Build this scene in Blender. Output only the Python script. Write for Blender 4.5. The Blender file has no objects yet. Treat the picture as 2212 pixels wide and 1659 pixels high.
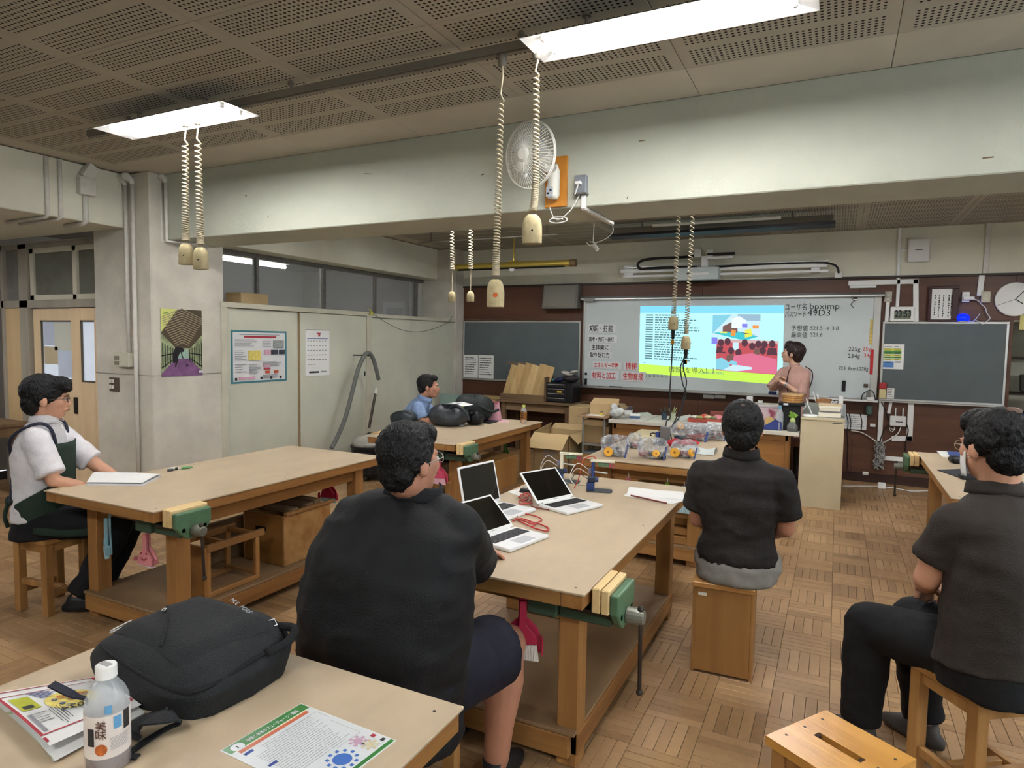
import bpy, bmesh, math, random
from mathutils import Vector, Matrix, Euler
random.seed(7)
sc = bpy.context.scene
col = sc.collection
PI = math.pi

# ---------------------------------------------------------------- camera, world, exposure
YAW, PITCH, ROLL, FPX, EYE = 0.460052442, 0.0667339813, 0.0166159193, 1415.7, 1.6
fwd = Vector((-math.sin(YAW)*math.cos(PITCH), math.cos(YAW)*math.cos(PITCH), -math.sin(PITCH)))
_r = Vector((math.cos(YAW), math.sin(YAW), 0)); _u = _r.cross(fwd)
rgt = _r*math.cos(ROLL) + _u*math.sin(ROLL)
upv = _u*math.cos(ROLL) - _r*math.sin(ROLL)
cam_data = bpy.data.cameras.new('camera'); cam = bpy.data.objects.new('camera', cam_data); col.objects.link(cam)
m4 = Matrix((rgt, upv, -fwd)).transposed().to_4x4(); m4.translation = Vector((0, 0, EYE))
cam.matrix_world = m4
cam_data.sensor_fit = 'HORIZONTAL'; cam_data.sensor_width = 36.0; cam_data.lens = FPX/2212*36.0
cam_data.clip_start = 0.05
sc.camera = cam
sc.view_settings.view_transform = 'Standard'; sc.view_settings.look = 'None'
sc.view_settings.gamma = 1.0; sc.view_settings.use_curve_mapping = False
sc.view_settings.exposure = 2.2
TUBE_STRENGTH = 26.0
world = bpy.data.worlds.new('world'); sc.world = world; world.use_nodes = True
world.node_tree.nodes['Background'].inputs[0].default_value = (0.80, 0.90, 1.0, 1)
world.node_tree.nodes['Background'].inputs[1].default_value = 1.2

CV = Vector((0, 0, EYE))
def ray(x, y): return rgt*((x-1106)/FPX) - upv*((y-829.5)/FPX) + fwd
def onz(x, y, z=0.0): d = ray(x, y); return CV + d*((z-EYE)/d.z)
def ony(x, y, Y): d = ray(x, y); return CV + d*(Y/d.y)
def onx(x, y, X): d = ray(x, y); return CV + d*(X/d.x)
def ond(x, y, dist): return CV + ray(x, y)*dist
def proj(P):
    d = Vector(P)-CV; k = d.dot(fwd)
    return (1106+FPX*d.dot(rgt)/k, 829.5-FPX*d.dot(upv)/k)

# ---------------------------------------------------------------- materials
def lin(c):
    def f(v):
        v /= 255.0
        return v/12.92 if v <= 0.04045 else ((v+0.055)/1.055)**2.4
    return (f(c[0]), f(c[1]), f(c[2]), 1)
MATS = {}
def mat(name, c, rough=0.6, metal=0.0, var=0.0, scale=6.0, bump=0.0, bscale=60.0, spec=0.35, alpha=1.0, trans=0.0, emit=None, es=0.0, stretch=None, coat=0.0, c2=None, vthr=None):
    if name in MATS: return MATS[name]
    m = bpy.data.materials.new(name); m.use_nodes = True; MATS[name] = m
    nt = m.node_tree; b = nt.nodes['Principled BSDF']
    b.inputs['Base Color'].default_value = lin(c); b.inputs['Roughness'].default_value = rough
    b.inputs['Metallic'].default_value = metal; b.inputs['Specular IOR Level'].default_value = spec
    b.inputs['Alpha'].default_value = alpha; b.inputs['Transmission Weight'].default_value = trans
    b.inputs['Coat Weight'].default_value = coat
    if emit: b.inputs['Emission Color'].default_value = lin(emit); b.inputs['Emission Strength'].default_value = es
    if var or bump:
        tc = nt.nodes.new('ShaderNodeTexCoord'); mp = nt.nodes.new('ShaderNodeMapping')
        nt.links.new(tc.outputs['Object'], mp.inputs[0])
        if stretch: mp.inputs['Scale'].default_value = stretch
        if var:
            n = nt.nodes.new('ShaderNodeTexNoise'); n.inputs['Scale'].default_value = scale; n.inputs['Detail'].default_value = 5; n.inputs['Roughness'].default_value = 0.6
            nt.links.new(mp.outputs[0], n.inputs[0])
            r = nt.nodes.new('ShaderNodeValToRGB')
            a = lin(c); k0, k1 = 1-var, 1+var*0.6
            bb = lin(c2) if c2 else tuple(min(1, v*k1) for v in a[:3])+(1,)
            aa = a if c2 else tuple(v*k0 for v in a[:3])+(1,)
            r.color_ramp.elements[0].color = aa; r.color_ramp.elements[1].color = bb
            lo, hi = vthr or (0.32, 0.68)
            r.color_ramp.elements[0].position = lo; r.color_ramp.elements[1].position = hi
            nt.links.new(n.outputs[0], r.inputs[0]); nt.links.new(r.outputs[0], b.inputs['Base Color'])
        if bump:
            n2 = nt.nodes.new('ShaderNodeTexNoise'); n2.inputs['Scale'].default_value = bscale; n2.inputs['Detail'].default_value = 3
            nt.links.new(mp.outputs[0], n2.inputs[0])
            bp = nt.nodes.new('ShaderNodeBump'); bp.inputs['Strength'].default_value = bump; bp.inputs['Distance'].default_value = 0.01
            nt.links.new(n2.outputs[0], bp.inputs['Height']); nt.links.new(bp.outputs[0], b.inputs['Normal'])
    return m
def wood(name, c1, c2, axis=1, sc_=9.0, rough=0.5, spec=0.35, bump=0.08):
    s = [1.0, 1.0, 1.0]; s[axis] = 0.07
    return mat(name, c1, rough, var=0.3, scale=sc_, stretch=tuple(s), c2=c2, vthr=(0.3, 0.7), bump=bump, bscale=sc_*6, spec=spec)

# ---------------------------------------------------------------- mesh helpers
class MB:
    def __init__(s): s.v = []; s.f = []; s.m = []; s.mi = 0; s.attr = []
    def add(s, vs, fs):
        o = len(s.v); s.v += [Vector(p) for p in vs]
        for f in fs: s.f.append([o+i for i in f]); s.m.append(s.mi)
        return s
    def box(s, lo, hi, M=None):
        x0, y0, z0 = lo; x1, y1, z1 = hi
        vs = [Vector(p) for p in ((x0,y0,z0),(x1,y0,z0),(x1,y1,z0),(x0,y1,z0),(x0,y0,z1),(x1,y0,z1),(x1,y1,z1),(x0,y1,z1))]
        if M is not None: vs = [M @ v for v in vs]
        return s.add(vs, [(0,3,2,1),(4,5,6,7),(0,1,5,4),(1,2,6,5),(2,3,7,6),(3,0,4,7)])
    def cbox(s, c, d, M=None):
        return s.box([c[i]-d[i]/2 for i in range(3)], [c[i]+d[i]/2 for i in range(3)], M)
    def beam(s, a, b, w, h, up=(0,0,1)):
        a = Vector(a); b = Vector(b); d = (b-a).normalized(); u = Vector(up)
        x = d.cross(u)
        if x.length < 1e-4: x = d.cross(Vector((1,0,0)))
        x.normalize(); u = x.cross(d)
        vs = [p + x*(i*w/2) + u*(j*h/2) for p in (a, b) for i, j in ((-1,-1),(1,-1),(1,1),(-1,1))]
        return s.add(vs, [(0,1,2,3),(7,6,5,4),(0,4,5,1),(1,5,6,2),(2,6,7,3),(3,7,4,0)])
    def tube(s, pts, r, n=8, cap=True):
        pts = [Vector(p) for p in pts]; rr = r if isinstance(r, (list, tuple)) else [r]*len(pts)
        o = len(s.v); prev = None; k = len(pts)
        for i, p in enumerate(pts):
            d = (pts[min(i+1,k-1)]-pts[max(i-1,0)])
            d = d.normalized() if d.length > 1e-9 else Vector((0,0,1))
            if prev is None:
                x = d.cross(Vector((0,0,1)))
                if x.length < 1e-3: x = d.cross(Vector((1,0,0)))
            else: x = prev - d*prev.dot(d)
            x.normalize(); prev = x; y = d.cross(x)
            for j in range(n):
                a = 2*PI*j/n; s.v.append(p + (x*math.cos(a)+y*math.sin(a))*rr[i])
        for i in range(k-1):
            for j in range(n):
                s.f.append([o+i*n+j, o+i*n+(j+1)%n, o+(i+1)*n+(j+1)%n, o+(i+1)*n+j]); s.m.append(s.mi)
        if cap:
            s.f.append([o+j for j in reversed(range(n))]); s.m.append(s.mi)
            s.f.append([o+(k-1)*n+j for j in range(n)]); s.m.append(s.mi)
        return s
    def cyl(s, a, b, r0, r1=None, n=16): return s.tube([a, b], [r0, r0 if r1 is None else r1], n)
    def lathe(s, prof, n=20, c=(0,0,0), M=None):
        o = len(s.v); c = Vector(c)
        for r, z in prof:
            for j in range(n):
                a = 2*PI*j/n; p = Vector((r*math.cos(a), r*math.sin(a), z))
                if M is not None: p = M @ p
                s.v.append(p+c)
        k = len(prof)
        for i in range(k-1):
            for j in range(n):
                s.f.append([o+i*n+j, o+i*n+(j+1)%n, o+(i+1)*n+(j+1)%n, o+(i+1)*n+j]); s.m.append(s.mi)
        s.f.append([o+j for j in reversed(range(n))]); s.m.append(s.mi)
        s.f.append([o+(k-1)*n+j for j in range(n)]); s.m.append(s.mi)
        return s
    def ell(s, c, r, n=14, k=8, M=None):
        prof = [(math.sin(PI*i/k), -math.cos(PI*i/k)) for i in range(k+1)]
        o = len(s.v); c = Vector(c)
        for q, z in prof:
            for j in range(n):
                a = 2*PI*j/n; p = Vector((r[0]*q*math.cos(a), r[1]*q*math.sin(a), r[2]*z))
                if M is not None: p = M @ p
                s.v.append(c+p)
        for i in range(k):
            for j in range(n):
                s.f.append([o+i*n+j, o+i*n+(j+1)%n, o+(i+1)*n+(j+1)%n, o+(i+1)*n+j]); s.m.append(s.mi)
        return s
    def prism(s, poly, d0, d1, axis=2, M=None):
        def P(p, d):
            q = [0,0,0]; a = [i for i in range(3) if i != axis]
            q[a[0]], q[a[1]], q[axis] = p[0], p[1], d
            q = Vector(q); return M @ q if M is not None else q
        n = len(poly); vs = [P(p, d0) for p in poly]+[P(p, d1) for p in poly]
        return s.add(vs, [list(reversed(range(n))), list(range(n, 2*n))]+[[i, (i+1)%n, n+(i+1)%n, n+i] for i in range(n)])
    def quad(s, a, b, c, d, t=0.0):
        a, b, c, d = map(Vector, (a, b, c, d))
        if not t: return s.add([a,b,c,d], [(0,1,2,3)])
        nn = (b-a).cross(d-a).normalized()*t
        return s.add([a,b,c,d,a-nn,b-nn,c-nn,d-nn], [(0,1,2,3),(7,6,5,4),(0,4,5,1),(1,5,6,2),(2,6,7,3),(3,7,4,0)])
    def grid(s, fn, nu, nv, t=0.0):
        o = len(s.v)
        for i in range(nu+1):
            for j in range(nv+1): s.v.append(Vector(fn(i/nu, j/nv)))
        for i in range(nu):
            for j in range(nv):
                a = o+i*(nv+1)+j; s.f.append([a, a+nv+1, a+nv+2, a+1]); s.m.append(s.mi)
        return s
def mk(name, mb, mats, parent=None, smooth=False, bevel=0.0, world=False, seg=1):
    me = bpy.data.meshes.new(name)
    off = Vector((0,0,0))
    if world and parent is not None:
        p = parent
        while p: off += p.location; p = p.parent
    me.from_pydata([tuple(v-off) for v in mb.v], [], mb.f)
    ml = mats if isinstance(mats, (list, tuple)) else [mats]
    for m in ml: me.materials.append(m)
    if len(ml) > 1: me.polygons.foreach_set('material_index', mb.m)
    bm = bmesh.new(); bm.from_mesh(me); bmesh.ops.recalc_face_normals(bm, faces=bm.faces); bm.to_mesh(me); bm.free()
    if smooth: me.polygons.foreach_set('use_smooth', [True]*len(me.polygons))
    o = bpy.data.objects.new(name, me); col.objects.link(o)
    if parent is not None: o.parent = parent
    if bevel:
        b = o.modifiers.new('bevel', 'BEVEL'); b.width = bevel; b.segments = seg; b.limit_method = 'ANGLE'; b.angle_limit = 0.7
    return o
def tag(o, label=None, cat=None, group=None, kind=None):
    if label: o['label'] = label
    if cat: o['category'] = cat
    if group: o['group'] = group
    if kind: o['kind'] = kind
    return o
def thing(name, label, cat, loc=(0,0,0), rz=0.0, group=None):
    o = bpy.data.objects.new(name, None); col.objects.link(o); o.empty_display_size = 0.05
    o.location = loc; o.rotation_euler = (0,0,rz)
    return tag(o, label, cat, group)
def struct(name, mb, m, label=None, parent=None, **k):
    o = mk(name, mb, m, parent, **k)
    if parent is None: tag(o, label, None, None, 'structure')
    return o
def copy_tree(o, parent=None):
    c = o.copy(); col.objects.link(c)
    if parent is not None: c.parent = parent
    for ch in list(o.children):
        if ch.name in col.objects: copy_tree(ch, c)
    return c
def arc(c, r, a0, a1, n, plane='xz'):
    out = []
    for i in range(n+1):
        a = a0+(a1-a0)*i/n; u, v = r*math.cos(a), r*math.sin(a)
        out.append(Vector(c)+(Vector((u,0,v)) if plane == 'xz' else Vector((u,v,0)) if plane == 'xy' else Vector((0,u,v))))
    return out
def smoothpath(pts, n=6):
    P = [Vector(p) for p in pts]; P = [P[0]*2-P[1]]+P+[P[-1]*2-P[-2]]; out = []
    for i in range(1, len(P)-2):
        for k in range(n):
            t = k/n; a, b, c, d = P[i-1], P[i], P[i+1], P[i+2]
            out.append(0.5*((2*b)+(c-a)*t+(2*a-5*b+4*c-d)*t*t+(3*b-a-3*c+d)*t**3))
    return out+[P[-2]]
def text(s, size, m, M, parent=None, name='lettering', align='LEFT', ext=0.0003):
    cu = bpy.data.curves.new(name, 'FONT'); cu.body = s; cu.size = size; cu.align_x = align; cu.extrude = ext; cu.resolution_u = 2
    cu.materials.append(m)
    o = bpy.data.objects.new(name, cu); col.objects.link(o)
    if parent is not None: o.parent = parent
    o.matrix_local = M
    return o
def frame(o, x, z):   # text matrix: origin, x direction, up direction
    x = Vector(x).normalized(); z = Vector(z); z = (z-x*z.dot(x)).normalized(); n = x.cross(z)
    M = Matrix((x, z, n)).transposed().to_4x4(); M.translation = Vector(o); return M
# ---------------------------------------------------------------- room shell
CEIL = 2.947
YF = 8.745; XC = -5.18
m_cream = mat('cream_plaster', (220,217,198), 0.75, var=0.07, scale=2.2, bump=0.25, bscale=140)
m_grayp = mat('column_plaster', (202,196,182), 0.8, var=0.16, scale=2.6, bump=0.3, bscale=120)
m_beamf = mat('beam_paint', (182,184,168), 0.7, var=0.06, scale=1.8, bump=0.2, bscale=150)
m_soff = mat('soffit_paint', (168,152,132), 0.8, var=0.1, scale=4)
m_brown = wood('brown_panelling', (76,47,33), (100,65,46), axis=0, sc_=7, rough=0.45)
m_base = wood('baseboard_wood', (46,28,22), (60,37,28), axis=0, rough=0.4)
m_white = mat('white_plastic', (226,226,222), 0.4)
m_pipe = mat('painted_conduit', (214,210,200), 0.5, var=0.08, scale=20)
m_alu = mat('aluminium', (190,190,186), 0.35, metal=0.8)
m_dark = mat('dark_void', (16,14,13), 0.8)
m_steel = mat('painted_steel_grey', (120,118,112), 0.5)

def ceiling_mat():
    m = bpy.data.materials.new('perforated_board'); m.use_nodes = True; nt = m.node_tree; b = nt.nodes['Principled BSDF']
    b.inputs['Roughness'].default_value = 0.85; b.inputs['Specular IOR Level'].default_value = 0.2
    tc = nt.nodes.new('ShaderNodeTexCoord'); sp = nt.nodes.new('ShaderNodeSeparateXYZ'); nt.links.new(tc.outputs['Object'], sp.inputs[0])
    def M(op, a, b_=None, c=None):
        n = nt.nodes.new('ShaderNodeMath'); n.operation = op
        for i, v in enumerate((a, b_, c)):
            if v is None: continue
            if isinstance(v, (int, float)): n.inputs[i].default_value = v
            else: nt.links.new(v, n.inputs[i])
        return n.outputs[0]
    P = 0.0252
    fx = M('SUBTRACT', M('FRACT', M('MULTIPLY', sp.outputs[0], 1/P)), 0.5)
    ay = M('ABSOLUTE', sp.outputs[1])
    fy = M('SUBTRACT', M('FRACT', M('MULTIPLY', M('SUBTRACT', ay, 0.0255), 1/P)), 0.5)
    d = M('SQRT', M('ADD', M('MULTIPLY', fx, fx), M('MULTIPLY', fy, fy)))
    inside = M('MULTIPLY', M('LESS_THAN', M('ABSOLUTE', sp.outputs[0]), P*16), M('MULTIPLY', M('GREATER_THAN', ay, 0.0255), M('LESS_THAN', ay, 0.0255+P*7)))
    hole = M('MULTIPLY', M('LESS_THAN', d, 0.265), inside)
    n = nt.nodes.new('ShaderNodeTexNoise'); n.inputs['Scale'].default_value = 3.0; nt.links.new(tc.outputs['Object'], n.inputs[0])
    mx = nt.nodes.new('ShaderNodeMix'); mx.data_type = 'RGBA'; mx.inputs[6].default_value = lin((172,165,150)); mx.inputs[7].default_value = lin((186,179,164)); nt.links.new(n.outputs[0], mx.inputs[0])
    m2 = nt.nodes.new('ShaderNodeMix'); m2.data_type = 'RGBA'; nt.links.new(hole, m2.inputs[0]); nt.links.new(mx.outputs[2], m2.inputs[6]); m2.inputs[7].default_value = lin((40,34,28))
    nt.links.new(m2.outputs[2], b.inputs['Base Color'])
    bp = nt.nodes.new('ShaderNodeBump'); bp.inputs['Strength'].default_value = 0.6; bp.inputs['Distance'].default_value = 0.006; bp.invert = True
    nt.links.new(hole, bp.inputs['Height']); nt.links.new(bp.outputs[0], b.inputs['Normal'])
    return m
m_perf = ceiling_mat()
m_plainc = mat('plain_ceiling_board', (196,188,172), 0.8, var=0.05, scale=3)

# --- ceiling
ceil = struct('ceiling', MB().box((-8.6,-3.6,CEIL+0.012), (4.2,9.2,CEIL+0.2)), m_plainc, 'ceiling of perforated square boards in the workshop room')
pan = None
def panel(x, y, w=0.905, d=0.4505, m=None):
    global pan
    if m is None and pan is not None:
        o = pan.copy(); col.objects.link(o)
    else:
        o = mk('panel', MB().box((-w/2+.0015,-d/2+.0015,0), (w/2-.0015,d/2-.0015,0.012)), m or m_perf, ceil, bevel=0.002)
        if m is None: pan = o
    o.parent = ceil; o.location = (x, y, CEIL)
for i in range(-5, 4):
    cx_ = -0.735+0.905*(i+0.5)
    for k in range(7): panel(cx_, 3.345-0.4505*(k+0.5))
    panel(cx_, 3.54, 0.905, 0.386, m_plainc)
    for k in range(9): panel(cx_, 4.68+0.4505*(k+0.5))
    panel(cx_, 4.45, 0.905, 0.446, m_plainc)

# --- floor with parquet strips
def parquet_mat():
    m = bpy.data.materials.new('parquet_wood'); m.use_nodes = True; nt = m.node_tree; b = nt.nodes['Principled BSDF']
    at = nt.nodes.new('ShaderNodeAttribute'); at.attribute_name = 'tone'
    tc = nt.nodes.new('ShaderNodeTexCoord')
    n = nt.nodes.new('ShaderNodeTexNoise'); n.inputs['Scale'].default_value = 26; n.inputs['Detail'].default_value = 6; n.inputs['Roughness'].default_value = 0.7
    nt.links.new(tc.outputs['Object'], n.inputs[0])
    big = nt.nodes.new('ShaderNodeTexNoise'); big.inputs['Scale'].default_value = 1.1; big.inputs['Detail'].default_value = 3; nt.links.new(tc.outputs['Object'], big.inputs[0])
    add = nt.nodes.new('ShaderNodeMath'); add.operation = 'MULTIPLY_ADD'; add.inputs[1].default_value = 0.5; nt.links.new(n.outputs[0], add.inputs[0]); nt.links.new(at.outputs['Fac'], add.inputs[2])
    ad2 = nt.nodes.new('ShaderNodeMath'); ad2.operation = 'MULTIPLY_ADD'; ad2.inputs[1].default_value = 0.75; nt.links.new(big.outputs[0], ad2.inputs[0]); nt.links.new(add.outputs[0], ad2.inputs[2])
    r = nt.nodes.new('ShaderNodeValToRGB'); e = r.color_ramp.elements
    e[0].position = 0.42; e[0].color = lin((102,74,48)); e[1].position = 1.22; e[1].color = lin((190,155,113))
    k = e.new(0.8); k.color = lin((152,119,82))
    mr = nt.nodes.new('ShaderNodeMath'); mr.operation = 'MULTIPLY'; mr.inputs[1].default_value = 0.72; nt.links.new(ad2.outputs[0], mr.inputs[0])
    e[0].position = 0.3; k.position = 0.58
    for el in list(e):
        if el.position > 1: el.position = 0.9
    nt.links.new(mr.outputs[0], r.inputs[0]); nt.links.new(r.outputs[0], b.inputs['Base Color'])
    ro = nt.nodes.new('ShaderNodeMapRange'); ro.inputs['To Min'].default_value = 0.26; ro.inputs['To Max'].default_value = 0.5; nt.links.new(n.outputs[0], ro.inputs[0]); nt.links.new(ro.outputs[0], b.inputs['Roughness'])
    bp = nt.nodes.new('ShaderNodeBump'); bp.inputs['Strength'].default_value = 0.12; bp.inputs['Distance'].default_value = 0.004; nt.links.new(n.outputs[0], bp.inputs['Height']); nt.links.new(bp.outputs[0], b.inputs['Normal'])
    b.inputs['Specular IOR Level'].default_value = 0.4
    return m
m_parq = parquet_mat()
m_sub = mat('subfloor', (38,25,17), 0.8)
floor = struct('floor', MB().box((-8.6,-3.6,-0.12), (4.2,10.2,-0.0065)), m_sub, 'worn wooden parquet floor of the workshop')
BL = 0.238; STP = BL/5
TABS = [(-3.88,-2.88,1.95,3.85), (-1.68,-0.7,2.0,3.95), (-3.7,-2.72,4.5,6.4), (-1.7,-0.7,4.5,6.35), (0.6,1.55,4.4,6.25), (-1.7,-0.72,-0.6,1.3)]
def blocked(x, y):
    p = proj((x, y, 0))
    if not (-20 < p[0] < 2232 and 735 < p[1] < 1670): return True
    if y > 6.9 and x < 0: return True
    for a, b, c, d in TABS:
        t = (EYE-0.745)/EYE
        if a < x*t < b and c < y*t < d: return True
    for (x0, x1, y0, y1) in ((670,1130,900,1659), (1475,1720,880,1440), (1500,1645,1250,1475), (1820,2212,880,1600), (1655,1985,1530,1659), (190,630,1300,1659), (30,280,800,1315)):
        if x0 < p[0] < x1 and y0 < p[1] < y1: return True
    return False
cand = []
for i in range(-34, 14):
    for j in range(-24, 18):
        bx, by = 0.036+BL*(i+0.5), 4.617+BL*(j+0.5)
        for s in range(5):
            o = (s-2)*STP
            x, y = (bx, by+o) if (i+j) % 2 else (bx+o, by)
            d = Vector((x, y, -EYE)).length
            vis = not blocked(x, y)
            p = proj((x, y, 0)) if fwd.dot(Vector((x, y, -EYE))) > 0.2 else (-999, 0)
            if not (-400 < p[0] < 2700) or y > 8.9: continue
            cand.append((0 if vis else 1, d, x, y, (i+j) % 2, random.random()*0.3+((i*7919+j*104729)%97)/97*.22))
cand.sort()
def strip_geo(mb, x, y, ori, dz):
    a, b_ = (BL/2-.0008, STP/2-.0008) if ori else (STP/2-.0008, BL/2-.0008)
    e = 0.0012
    o = len(mb.v)
    for zz, k in ((-0.0065, 0), (dz-0.001, 0), (dz, e)):
        for sx, sy in ((-1,-1),(1,-1),(1,1),(-1,1)): mb.v.append(Vector((x+sx*(a-k), y+sy*(b_-k), zz)))
    for q in range(2):
        for j in range(4): mb.f.append([o+q*4+j, o+q*4+(j+1)%4, o+q*4+4+(j+1)%4, o+q*4+4+j]); mb.m.append(0)
    mb.f.append([o+8,o+9,o+10,o+11]); mb.m.append(0)
def set_tone(o, tones):
    at = o.data.attributes.new('tone', 'FLOAT', 'FACE'); at.data.foreach_set('value', tones)
rest = MB(); rt = []
for q, (v, d, x, y, ori, t) in enumerate(cand):
    dz = random.uniform(-0.0006, 0.0)
    if q < 290 and v == 0:
        mb = MB(); strip_geo(mb, x, y, ori, dz); o = mk('parquet_strip', mb, m_parq, floor); set_tone(o, [t]*len(mb.f))
    else:
        n0 = len(rest.f); strip_geo(rest, x, y, ori, dz); rt += [t]*(len(rest.f)-n0)
o = mk('parquet_field', rest, m_parq, floor); set_tone(o, rt); o['kind'] = 'stuff'

# --- front wall
wf = MB().box((-6.2,YF,1.89), (4.2,YF+0.2,CEIL)).box((-6.2,YF,-0.1), (1.68,YF+0.2,1.89)).box((2.75,YF,-0.1), (4.2,YF+0.2,1.89))
wf.box((1.68,YF+1.3,-0.1), (2.75,YF+1.4,1.9)).box((1.6,YF+0.2,-0.1), (1.68,YF+1.3,1.9)).box((2.75,YF+0.2,-0.1), (2.83,YF+1.3,1.9)).box((1.68,YF+0.2,1.89),(2.75,YF+1.3,1.95))
wfo = struct('wall_front', wf, m_cream, 'front wall with cream plaster above brown wood panelling')
px_ = [-5.18,-3.4,-1.6,0.2,1.68]
for a, b_ in zip(px_[:-1], px_[1:]): mk('wood_panel', MB().box((a+.0015,YF-0.012,0.1), (b_-.0015,YF,1.9)), m_brown, wfo, bevel=0.002)
for a, b_ in zip(px_, px_[1:]+[2.9]):
    if a < 1.6: mk('wood_panel', MB().box((a+.0015,YF-0.012,1.903), (b_-.0015,YF,2.385)), m_brown, wfo, bevel=0.002)
mk('wood_panel', MB().box((1.68,YF-0.012,1.903), (3.0,YF,2.385)), m_brown, wfo, bevel=0.002)
struct('baseboard_front', MB().box((-5.18,YF-0.03,0), (1.68,YF-0.012,0.1)), m_base, 'dark brown baseboard along the front wall', bevel=0.003)
struct('trim_1', MB().box((-5.18,YF-0.035,2.385), (3.0,YF,2.41)), mat('dark_rail', (52,44,38), 0.5), 'dark picture rail above the brown panelling', bevel=0.002)
# --- beams, columns
struct('trim_2', MB().box((XC,3.735,2.40), (4.2,4.22,CEIL+0.005)), m_beamf, 'deep cream concrete beam crossing the room below the ceiling', bevel=0.006)
struct('trim_3', MB().box((-5.96,3.61,0), (XC,4.34,CEIL+0.005)), m_grayp, 'grey plastered column at the left end of the cross beam', bevel=0.012)
struct('trim_4', MB().box((-5.96,8.49,0), (XC,8.9,CEIL+0.005)), m_grayp, 'grey plastered corner column beside the left chalkboard', bevel=0.008)
struct('trim_5', MB().box((-5.96,4.34,2.5), (-5.5,8.49,CEIL+0.005)), m_cream, 'cream beam above the clerestory windows', bevel=0.006)
struct('trim_6', MB().box((-8.6,-3.6,2.5), (-5.5,3.61,CEIL+0.005)), m_cream, 'cream beam and soffit over the entrance', bevel=0.006)
mk('dado_groove', MB().box((-5.965,3.606,onx(330,812,XC).z-.002), (XC+.004,4.34,onx(330,812,XC).z+.002)), mat('groove', (120,113,102), 0.9), bpy.data.objects['trim_3'])
# --- outer walls
struct('wall_right', MB().box((4.0,-3.6,0), (4.2,10.2,0.85)).box((4.0,-3.6,2.5), (4.2,10.2,CEIL)).box((4.0,4.0,0.85), (4.2,10.2,2.5)).box((4.0,-3.6,0.85), (4.2,-2.6,2.5)).box((4.0,0.6,0.85), (4.2,0.8,2.5)), m_cream, 'cream wall with windows on the right side')
for k, (a, b_) in enumerate(((-2.6,0.6), (0.8,4.0))):
    w = MB()
    for y in (a, (a+b_)/2-.02, b_-.05): w.box((4.05,y,0.85), (4.1,y+.05,2.5))
    for z in (0.85, 1.85, 2.45): w.box((4.05,a,z), (4.1,b_,z+.05))
    wo = struct('window_%d' % (k+3), w, m_alu, 'aluminium framed window in the right wall')
    mk('pane', MB().box((4.07,a,0.85), (4.075,b_,2.5)), mat('pane_glass', (235,240,240), 0.02, trans=1.0, alpha=0.15), wo)
struct('wall_back', MB().box((-8.6,-3.8,0), (4.2,-3.6,CEIL)), m_cream, 'cream wall behind the benches')
struct('wall_left', MB().box((-8.8,-3.6,0), (-8.6,10.2,CEIL)).box((-8.6,10.0,0), (-5.96,10.2,CEIL)), mat('far_room_plaster', (170,166,162), 0.8, var=0.08, scale=2), 'grey wall of the rooms beyond the left side')

# --- clerestory windows above the cupboards
m_glass = mat('window_glass', (225,228,230), 0.05, spec=0.5, alpha=0.22)
m_wfr = mat('weathered_frame', (112,108,102), 0.5, var=0.25, scale=25)
GX = -5.78
w1 = MB().box((GX-.03,4.34,2.45), (GX+.03,8.49,2.5)).box((GX-.03,4.34,1.86), (GX+.03,8.49,1.91))
posts = [onx(p, 640, GX).y for p in (553, 697, 807, 896)]
for y, w in zip(posts, (.04, .05, .045, .06)): w1.box((GX-.035,y-w/2,1.88), (GX+.035,y+w/2,2.5))
wo = struct('window_1', w1, m_wfr, 'row of clerestory windows above the cream cupboards', bevel=0.003)
ys = [4.34]+posts+[8.49]
for a, b_ in zip(ys[:-1], ys[1:]): mk('pane', MB().box((GX-.003,a,1.9), (GX+.003,b_,2.46)), m_glass, wo)
struct('trim_7', MB().box((-5.9,4.34,1.78), (GX+0.02,8.49,1.87)), m_cream, 'sill under the clerestory windows')

# --- entrance: door wall facing the room
YD = 3.77
def dx(p, y=750): return ony(p, y, YD).x
def dz_(y, x=130): return ony(x, y, YD).z
m_door = wood('door_tan', (214,186,146), (228,202,164), axis=2, sc_=5, rough=0.5, bump=0.03)
m_dfr = wood('door_frame_grey', (150,142,128), (168,160,146), axis=2, sc_=6, rough=0.6)
m_dfr2 = wood('transom_grey', (176,172,156), (190,186,170), axis=0, sc_=6, rough=0.6)
m_pglass = mat('papered_glass', (205,214,226), 0.25, var=0.12, scale=2.0, emit=(205,216,230), es=0.1)  # faint emission stands in for light coming through the panes from behind
zt, zb, zs = dz_(520), dz_(647), dz_(664)
xl, xr = -8.6, -5.96
dw = MB().box((xl,YD+.04,zt), (xr,YD+.16,2.5)).box((xl,YD+.04,0), (dx(-60),YD+.16,2.5))
struct('wall_entry', dw, m_grayp, 'plaster wall around the entrance doors')
fr = MB().box((dx(-60),YD,zb), (xr,YD+.1,zs)).box((dx(-60),YD,zt-.05), (xr,YD+.1,zt))
fr.box((dx(44),YD,0), (dx(62),YD+.1,zt)).box((dx(0,600),YD,0), (dx(5,600),YD+.1,zt))
struct('trim_8', fr, m_dfr, 'grey wooden frame of the entrance with its transom bar', bevel=0.003)
m_tglass = mat('transom_glass', (112,112,100), 0.08, var=0.3, scale=1.6, spec=0.6)
wt = MB()
for a, b_ in ((62,70),(154,162)): wt.box((dx(a,600),YD+.01,zb), (dx(b_,600),YD+.06,zt-.04))
wt.box((dx(62,600),YD+.01,zb), (xr,YD+.06,zb+.05)).box((dx(62,600),YD+.01,zt-.1), (xr,YD+.06,zt-.05))
w2 = struct('window_2', wt, mat('transom_sash', (205,200,180), 0.5), 'transom window over the entrance doors', bevel=0.002)
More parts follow.
